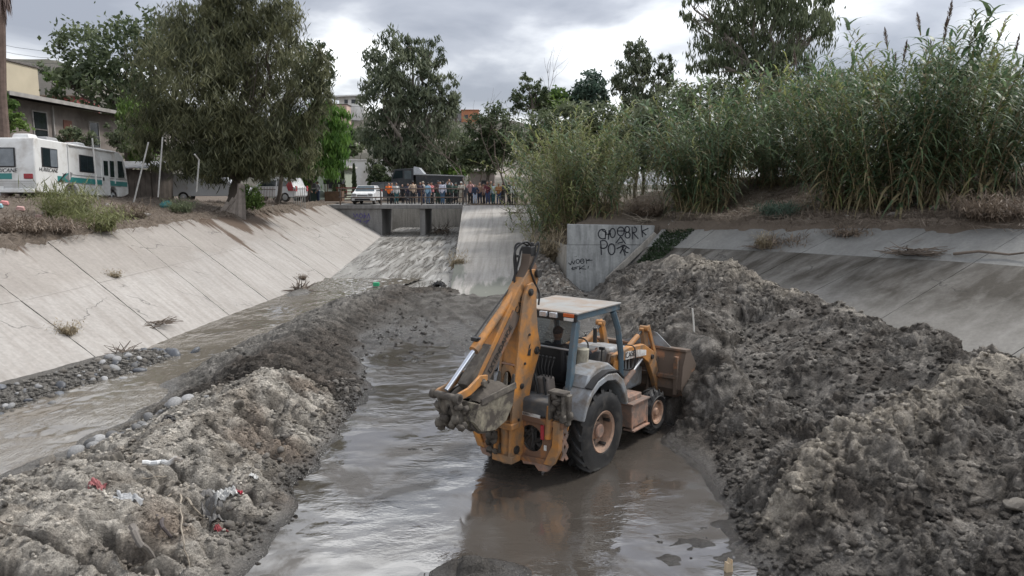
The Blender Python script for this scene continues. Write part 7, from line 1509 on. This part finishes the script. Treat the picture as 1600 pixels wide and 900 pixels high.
COB = [rock_mesh("cobble", s, m_cob, .62) for s in range(6)]; COBM = [rock_mesh("cobble", s + 20, mk("muddy_cobble", (.15, .14, .128), .85, 0, .3, 4, .4, 25, dirt=(.10, .09, .078), damt=.6, dscale=2.5, obj_random=.45), .65, .2) for s in range(4)]; COBD = [rock_mesh("cobble", s + 10, m_cobd, .5) for s in range(3)]
rs = np.random.default_rng(21)
def put(me, name, x, y, z, r, label, cat, group):
    o = link_mesh(name, me); o.location = (x, y, z); o.rotation_euler = (rs.normal() * .3, rs.normal() * .3, rs.random() * 6.28); o.scale = (r, r, r); return tag(o, label, cat, group)
pts = []
def scatter(n, fn, lab, group, lo, hi, meshes, name='cobble', cat='stone', sink=.25):
    q = np.array([fn() for _ in range(n)]); z = mud(q[:, 0], q[:, 1])[0]
    for (x, y), zz in zip(q, z):
        r = lo + (hi - lo) * rs.random() ** 2.2; put(meshes[rs.integers(len(meshes))], name, x, y, zz + r * .62 * (1 - 2 * sink) , r, lab, cat, group)
def bar_pt(): y = 13.2 + 6.6 * rs.random(); return (float(interp(y, TOE, 1)) + .25 + 1.45 * rs.random() ** .8, y)
scatter(135, bar_pt, "grey river cobble on the bar between the lining foot and the stream", "cobbles on the stream bar", .045, .125, COB + COBM + COBD, sink=.36)
def foot_pt():
    k = rs.random(); y = 8.6 + 8.0 * k; x = np.interp(y, [8, 10, 13, 15, 16.8], [-3.25, -3.45, -3.75, -3.5, -3.55]); return (x - .10 + rs.normal() * .20 - .25 * rs.random(), y)
scatter(125, foot_pt, "small grey cobble along the berm's foot at the pool edge", "cobbles along the pool edge", .03, .095, COBM, sink=.42)
def strm_pt(): k = rs.random(); return (-7.6 + .9 * k + rs.normal() * .25 + .3, 11.6 + 2.2 * k + rs.normal() * .25)
scatter(30, strm_pt, "cobble at the stream's right bank below the berm", "cobbles at the stream's right bank", .06, .15, COB)
for u, v, z, n, nm in ((270, 553, .12, 5, "dark slab-like stone at the lining foot below the roots"), (205, 579, .12, 5, "dark slab-like stone at the lining foot just past the cobble bar")):
    for k in range(n): q = at_z(u + rs.normal() * 12, v - rs.normal() * 3, z); put(COBD[k % 3], 'stone', q.x, q.y, z + .03, .12 + .1 * rs.random(), nm, 'stone', 'dark stones at the lining foot')
def single(u, v, z, r, label, me=None, name='boulder', cat='boulder'):
    q = at_z(u, v, z); q = at_z(u, v, mud_z(q.x, q.y) + r * .3); o = put(me or COB[int(rs.integers(6))], name, q.x, q.y, mud_z(q.x, q.y) + r * .05, r, label, cat, None); return o
m_bould = mk("dusty_boulder", (.185, .168, .145), .95, 0, .3, 4, .8, 14, dirt=(.11, .098, .083), damt=.5, dscale=2); 
def hull_rock(name, seed, mat, n=16, flat=.7):
    r2 = np.random.default_rng(seed); bm = bmesh.new()
    for k in range(n): d = Vector(r2.normal(size=3)).normalized() * (.8 + .3 * r2.random()); bm.verts.new((d.x * 1.2, d.y * .9, d.z * flat))
    h_ = bmesh.ops.convex_hull(bm, input=bm.verts); bmesh.ops.delete(bm, geom=[v for v in bm.verts if not v.link_faces], context='VERTS'); bmesh.ops.bevel(bm, geom=bm.edges[:], offset=.07, segments=2, affect='EDGES', profile=.5)
    me = bpy.data.meshes.new(name); bm.to_mesh(me); bm.free(); me.materials.append(mat); me.shade_smooth(); me.set_sharp_from_angle(angle=R(50)); return me
BL = [hull_rock("boulder", s + 30, m_bould, 18) for s in range(3)]
single(62, 772, .5, .21, "large rounded dusty boulder at the left of the near berm", BL[0]); single(12, 800, .4, .10, "smaller pale boulder left of the large dusty one", BL[1]); single(224, 648, .8, .15, "pale boulder beside the black tyre scrap", BL[2]); single(372, 652, 1.0, .14, "dusty boulder on the crest of the near berm", BL[1]); single(75, 718, .35, .14, "pale rounded stone at the stream edge", BL[0]); single(448, 692, .35, .10, "long grey boulder at the berm foot beside the pool", BL[1])
single(1518, 862, 1.3, .10, "pale oval stone low on the dirt pile at the right edge", BL[0], 'stone', 'stone'); single(1284, 806, 1.0, .06, "small white stone in the middle of the near dirt heap", BL[2], 'stone', 'stone'); single(1568, 735, 1.7, .09, "pale stone high on the dirt pile near the right edge", BL[1], 'stone', 'stone'); single(1155, 683, .8, .07, "flat pale stone on the dark slope of the dirt pile", BL[2], 'stone', 'stone'); single(1588, 850, 1.4, .17, "big reddish-grey clod at the lower right corner", BL[0]); single(1376, 700, 1.3, .12, "big dark clod below the pale ridge of the dirt heap", hull_rock("clod", 44, m_clod, 20), 'clod', 'clod')
# clods and gravel nobody could count, laid on the heaps
ico = []
for s in range(5):
    bm = bmesh.new(); bmesh.ops.create_icosphere(bm, subdivisions=1, radius=1); r2 = np.random.default_rng(s + 70)
    for v in bm.verts: v.co = v.co * (.6 + .6 * r2.random()) + Vector(r2.normal(size=3)) * .12
    bm.verts.ensure_lookup_table(); ico.append((np.array([v.co[:] for v in bm.verts]), np.array([[v.index for v in f.verts] for f in bm.faces]))); bm.free()
def bulk(name, label, n, fn, lo, hi, mat, sink=.1, keep=None, cfac=1.):
    xy = np.array([fn() for _ in range(n)]); z, c, wt = mud(xy[:, 0], xy[:, 1]); V = []; F = []; Cc = []; o_ = 0
    for (x, y), zz, cc in zip(xy, z, c):
        if zz < POOL_Z - .06: continue
        v, f = ico[rs.integers(5)]; r = lo + (hi - lo) * rs.random() ** 3; a = rs.random() * 6.28; Rm = np.array([[math.cos(a), -math.sin(a), 0], [math.sin(a), math.cos(a), 0], [0, 0, .7]]); V.append((v @ Rm.T) * r * (.7 + .6 * rs.random(3)) + np.array([x, y, zz + r * .30])); F.append(f + o_); o_ += len(v); Cc.append(np.tile(cc * cfac * (.75 + .6 * rs.random()), (len(v), 1)))
    o = link_mesh(name, np_mesh(name, np.concatenate(V), np.concatenate(F), mat, False, {'mcol': np.concatenate(Cc), 'wet': np.zeros(o_)})); return tag(o, label, 'gravel' if 'gravel' in name else 'clods', None, 'stuff')
bulk("mud_clods", "loose mud clods all over the right dirt pile" , 14000, lambda: ((lambda y: (np.interp(y, [6, 9, 12, 15, 20, 30], [3.0, 3.0, 3.4, 4.2, 4.2, 4.6]) + 6.5 * rs.random() ** 1.2, y))(6.5 + 20 * rs.random() ** 1.6)), .012, .075, m_mud, cfac=1.0)
bulk("gravel", "loose gravel and crumbs over the near left berm", 12000, lambda: ((lambda y: (np.interp(y, [6, 16], [-8.6, -6.6]) + np.interp(y, [6, 16], [5.2, 3.3]) * rs.random(), y))(7 + 9.0 * rs.random())), .006, .045, m_mud, cfac=1.15)
bulk("gravel", "loose gravel over the dark far berm and flats", 1500, lambda: (-7.4 + 5 * rs.random(), 15.5 + 15 * rs.random()), .012, .06, m_mud, cfac=1.2)
bulk("gravel", "fine gravel between the cobbles of the stream bar", 4200, bar_pt, .012, .075, m_mud, cfac=1.2)
bulk("gravel", "dark grit along the pool edge below the near berm", 1500, foot_pt, .01, .045, m_mud, cfac=1.0)
bulk("gravel", "broken rubble beside the access ramp", 1300, lambda: ((lambda y: (np.interp(y, [29, 33, 36, 40, 46], [1.9, 1.7, 1.3, 1.5, 2.1]) + rs.normal() * .55, y))(28.5 + 17 * rs.random())), .02, .11, m_mud, cfac=1.3)
bulk("mud_clods", "small clods sticking out of the pool's mud", 160, lambda: (-3.2 + 5.5 * rs.random(), 8.5 + 14 * rs.random()), .02, .06, m_mud, cfac=.7)
# ---- tyres and rubbish
m_rub = mk("old_tyre_rubber", (.03, .029, .029), .85, 0, .3, 6, .5, 25, dirt=(.12, .108, .095), damt=.35, dscale=4)
def old_tyre(label, u, v, z, R0, w, rot, sink):
    q = at_z(u, v, z); mb = MB().lathe([(R0 * .58, -w * .35), (R0 * .62, -w * .5), (R0 * .88, -w * .52), (R0, -w * .3), (R0 * 1.01, 0), (R0, w * .3), (R0 * .88, w * .52), (R0 * .62, w * .5), (R0 * .58, w * .35)], (0, 0, 0), 'x', 32)
    for k in range(30): a = 6.283 * k / 30; mb.box((w * .18 * (1 if k % 2 else -1), R0 * 1.0 * math.cos(a), R0 * 1.0 * math.sin(a)), (w * .5, .05, .05), (a, 0, 0))
    o = mb.build('old_tyre', m_rub, None, 40); o.location = (q.x, q.y, mud_z(q.x, q.y) - sink); o.rotation_euler = rot; return tag(o, label, 'tyre')
old_tyre("half-buried old tyre on the mud at the foot of the chute", 684, 446, .3, .42, .26, (0, .5, .9), .05)
o = old_tyre("bent black tyre scrap on the near berm beside a pale boulder", 258, 652, .75, .26, .16, (.1, .35, .6), .03)
m_pvc = mk("white_pipe", (.55, .56, .56), .5, 0, .08, 4, dirt=(.25, .22, .19), damt=.35)
def stick(name, label, cat, pix, r, mat, dz=.04, z0=.9):
    P = []
    for (u, v, dzz) in pix:
        q = at_z(u, v, z0)
        for _ in range(4): q = at_z(u, v, mud_z(q.x, q.y) + dzz)
        P.append(q)
    Q = []
    for a_, c_ in zip(P[:-1], P[1:]):
        for k_ in range(4): Q.append(a_.lerp(c_, k_ / 4) + Vector(rs.normal(size=3)) * min(.02, r * .8) * (k_ > 0))
    P = Q + [P[-1]]; rr_ = [r * (1 - .55 * k_ / (len(P) - 1)) * (.9 + .2 * rs.random()) if 'pipe' not in name else r for k_ in range(len(P))]
    b = P[0]; o = MB().tube([p - b for p in P], rr_, 7).build(name, mat); o.location = b; return tag(o, label, cat)
stick('pipe', "white plastic pipe lying across the near berm", 'pipe', [(222, 723, .14), (252, 722, .15), (284, 719, .14)], .035, m_pvc)
m_stk = mk("bleached_stick", (.26, .225, .18), .9, 0, .25, 6)
stick('stick', "long bleached root hanging down the near berm to the photo's bottom", 'stick', [(281, 760, .06), (282, 800, .06), (288, 850, .07), (297, 890, .05)], .014, m_stk); stick('stick', "forked bleached stick right of the long hanging root", 'stick', [(284, 762, .08), (300, 790, .07), (314, 806, .05)], .022, m_stk); stick('stick', "thin dry stem lying left of the forked stick", 'stick', [(222, 747, .05), (250, 745, .06), (272, 742, .07)], .009, m_stk); stick('stick', "dark thin twig on the flat sand at the far left", 'stick', [(0, 815, .04), (20, 822, .04), (45, 824, .03)], .008, m_dead); stick('stick', "short root crossing under the forked stick", 'stick', [(262, 776, .06), (282, 760, .08), (300, 765, .06)], .010, m_stk)
stick('stick', "long brown cloth-wrapped root at the bottom of the near berm", 'stick', [(206, 822, .0), (222, 852, .03), (240, 880, .02), (250, 905, -.04)], .045, mk("dusty_cloth_roll", (.15, .135, .12), .95, 0, .25, 6, .5, 20)); stick('stick', "second dusty roll of fabric half buried above the bottom edge", 'stick', [(240, 798, -.02), (255, 825, .02), (272, 848, -.03)], .032, mk("dark_cloth_roll", (.07, .058, .056), .95, 0, .25, 6, .5, 20))
o = MB().prism([(-.04, -.1), (.045, -.1), (.05, .10), (.035, .17), (.03, .24), (.012, .19), (-.008, .26), (-.02, .20), (-.05, .21), (-.045, .08)], -.03, .03, 'y').build('wood_stub', mk("pale_wood", (.42, .33, .22), .8, 0, .2, 5), None, 35, .01); q = at_z(1138, 866, .28); o.location = (q.x, q.y, mud_z(q.x, q.y) - .05); o.rotation_euler = (0, .1, .3); tag(o, "pale splintered wood stub sticking up at the pile's near edge", 'wood')
q = at_z(1058, 520, 1.8); q = Vector((4.0, 15.9, mud_z(4.0, 15.9))); o = MB().tube([(0, 0, -.1), (-.03, .02, .3), (-.06, .03, .55)], .02, 6).build('stick', mk("white_stick", (.58, .56, .52), .7)); o.location = q; tag(o, "whitish stick poking out of the dirt behind the loader bucket", 'stick')
# cloth scraps: crumpled sheets draped on the mud
def rag(name, label, cat, u, v, z0, w, d, col, seed, rot=0., lift_=.03, rough=.85, amp=.09, mat=None):
    q = at_z(u, v, z0)
    for _ in range(4): q = at_z(u, v, mud_z(q.x, q.y) + .05)
    amp *= .45; n = 26; a = np.linspace(-.5, .5, n); A, B = np.meshgrid(a, a); x = A * w * (1 + .25 * pnoise(A * 3, B * 3, seed)); y = B * d * (1 + .3 * pnoise(A * 3 + 9, B * 3, seed)); X_ = x * math.cos(rot) - y * math.sin(rot); Y_ = x * math.sin(rot) + y * math.cos(rot)
    hz = mud(q.x + X_, q.y + Y_)[0] + lift_ + amp * np.abs(pnoise(A * 4, B * 4, seed + 3)) + amp * .5 * np.abs(pnoise(A * 9, B * 9, seed + 4)); b = Vector((q.x, q.y, q.z)); V = np.stack([X_, Y_, hz - q.z], -1).reshape(-1, 3)
    o = link_mesh(name, np_mesh(name, V, grid_faces(n, n), mat or mk(name + "_cloth", col, rough, 0, .2, 8, .3, 60), True)); so = o.modifiers.new("t", 'SOLIDIFY'); so.thickness = .006; o.location = b; return tag(o, label, cat)
rag('cloth', "faded red rag on the crest of the near berm", 'rag', 150, 742, .9, .18, .13, (.27, .10, .10), 1); rag('cloth', "bright red rag among cobbles by the pool edge", 'rag', 376, 795, .3, .08, .24, (.34, .03, .05), 2, .3, .04); rag('cloth', "small red rag above the bottom edge of the near berm", 'rag', 345, 822, .6, .07, .22, (.24, .05, .055), 3, 1.0)
m_bag, t_, p_ = newmat("clear_plastic"); p_.inputs['Base Color'].default_value = (.42, .42, .41, 1); p_.inputs['Roughness'].default_value = .18; p_.inputs['Alpha'].default_value = .6
rag('plastic_bag', "crumpled clear plastic bag on the berm above the red rag", 'plastic bag', 352, 768, .5, .30, .34, (.4, .4, .4), 4, .5, .04, .2, .16, m_bag); rag('cloth', "grey mesh fabric draped down the berm to the plastic bag", 'fabric', 330, 745, .7, .22, .6, (.13, .125, .12), 5, .6, .03, .9, .12); rag('cloth', "muddy folded cloth over the crest left of the white pipe", 'fabric', 175, 720, 1.0, .7, .22, (.14, .125, .105), 6, -.4, .03, .9, .12); rag('cloth', "pale grey paper scrap in the middle of the near berm", 'rag', 200, 770, 1.0, .28, .14, (.34, .345, .35), 7, .2); rag('plastic_bag', "pale torn plastic scrap on the cobbles beside the clear bag", 'plastic bag', 398, 765, .3, .12, .14, (.45, .45, .44), 8)
o = MB().box((0, 0, .08), (.26, .2, .16)).build('plastic_crate', mk("green_plastic", (.02, .28, .13), .5), None, 35, .02); o.location = at_z(588, 447, .36); tag(o, "small green plastic crate washed up at the head of the rapids", 'crate')
# ---- driftwood and roots on the linings
def twigs(name, label, base, n, L, r, seed, flat=.25, ax=None, mat=m_dead):
    r2 = np.random.default_rng(seed); mb = MB()
    for k in range(n):
        d = Vector(r2.normal(size=3)); d.z *= flat
        if ax: d = d * .5 + Vector(ax) * (1 if r2.random() > .5 else -1)
        d.normalize(); p = Vector(r2.normal(size=3)) * L * .22; p.z = abs(p.z) * .3 + .03; q = p + d * L * (.4 + .7 * r2.random()); mb.tube([p, p.lerp(q, .5) + Vector(r2.normal(size=3)) * L * .06, q], [r, r * .7, r * .3], 5)
    o = mb.build(name, mat, None, 60); o.location = base; return tag(o, label, 'branches')
dr = Vector(rtop(1.0) - rtop(.4)).normalized()
twigs('branch_heap', "tangle of driftwood branches lodged on the right lining joint", on_lining(rtop, rbot, .87, .62, .69) + Vector((0, 0, .05)), 70, 1.1, .02, 1, .2, dr); twigs('branch_heap', "dark twig heap under the straw tuft on the right lining", on_lining(rtop, rbot, .45, .30, .68) + Vector((0, 0, .05)), 40, .7, .014, 2, .2, dr)
b = on_lining(rtop, rbot, .95, .70, .70); o = MB().tube([Vector((0, 0, .1)), dr * .7 + Vector((0, 0, .2)), dr * 1.5 + Vector((0, 0, .12)), dr * 2.6 + Vector((0, 0, .3))], [.05, .045, .035, .02], 7).build('branch', m_dead); o.location = b; tag(o, "long dark branch lying along the right lining at the photo's edge", 'branch')
twigs('root_tangle', "grey root tangle at the foot of the left lining joint by the stream", on_lining(top, toe, 25.2, 21.6, .12) + Vector((0, 0, .05)), 30, .55, .018, 3, .3, (.6, .8, .1)); twigs('branch_heap', "grey driftwood tangle at the lining foot beyond the cobble bar", on_lining(top, toe, 21.5, 18.9, .03) + Vector((.2, 0, .1)), 30, .5, .015, 4, .3)
twigs('branch_heap', "heap of brown branches wedged in the right bridge opening", Vector((-5.6, 59.0, .95)), 60, 1.3, .03, 5, 1.2); twigs('branch_heap', "leafy broken branch lying on the ramp near the top", Vector((.2, 52.5, 2.62)), 30, 1.2, .02, 6, .2); twigs('branch_heap', "bleached reed stalks heaped on the soil behind the headwall", Vector((6.2, 34.5, gz(6.2, 34.5) + .05)), 40, .9, .012, 7, .3, None, m_stk)
twigs('branch_heap', "grey twig tangle on the bank at the right edge", Vector((18.6, 23.2, gz(18.6, 23.2) + .1)), 110, 1.4, .014, 8, .5); twigs('branch_heap', "sparse grey branches beside the dry brush at the far left", Vector((-17.2, 24.3, gz(-17.2, 24.3) + .05)), 50, 1.0, .013, 9, .5)
# rubble on the banks
m_rubb = mk("concrete_rubble", (.30, .285, .265), .9, 0, .2, 4, .3, 25, obj_random=.35); RUB = [rock_mesh("rubble", s + 50, m_rubb, .6, .35, 1) for s in range(4)]
for o_ in RUB: o_.shade_flat()
def bank_pt_l(): q = left_strip(1)[0]; return q[0], q[1]
def bank_pt_r(): q = right_strip(1)[0]; return q[0], q[1]
for n, fn, lab, grp in ((70, bank_pt_l, "pale broken stone lying in the brush on the left bank", "rubble on the left bank"), (55, bank_pt_r, "pale broken stone lying in the dead stalks on the right bank", "rubble on the right bank")):
    for k in range(n): x, y = fn(); r = .05 + .14 * rs.random() ** 2; put(RUB[k % 4], 'rubble_stone', x, y, gz(x, y) + r * .2, r, lab, 'stone', grp)
for u, y, col, lab in ((12, 30, (.55, .22, .22), "pink plastic scrap in the brush below the motorhome's rear"), (36, 29.5, (.5, .3, .28), "pale pink scrap on the bank below the motorhome's corner"), (64, 29, (.45, .28, .26), "flat pinkish board scrap before the motorhome"), (2, 29, (.25, .45, .5), "pale blue scrap at the left edge of the bank")):
    x = (u - 800) / 1155 * y; o = MB().box((0, 0, .08), (.32, .22, .14), (.2, .15, .4), 0, .7).build('plastic_scrap', mk("scrap", col, .6, 0, .2, 6), None, 35, .02); o.location = (x, y, gz(x, y)); tag(o, lab, 'scrap')
# dark rubble pile against the left lining by the rapids
twigs('debris_heap', "dark heap of mud and sticks against the left lining by the rapids", Vector((-8.9, 30.6, .30)), 60, .7, .03, 12, .5)
# floating scum flecks and splashes are part of the water material
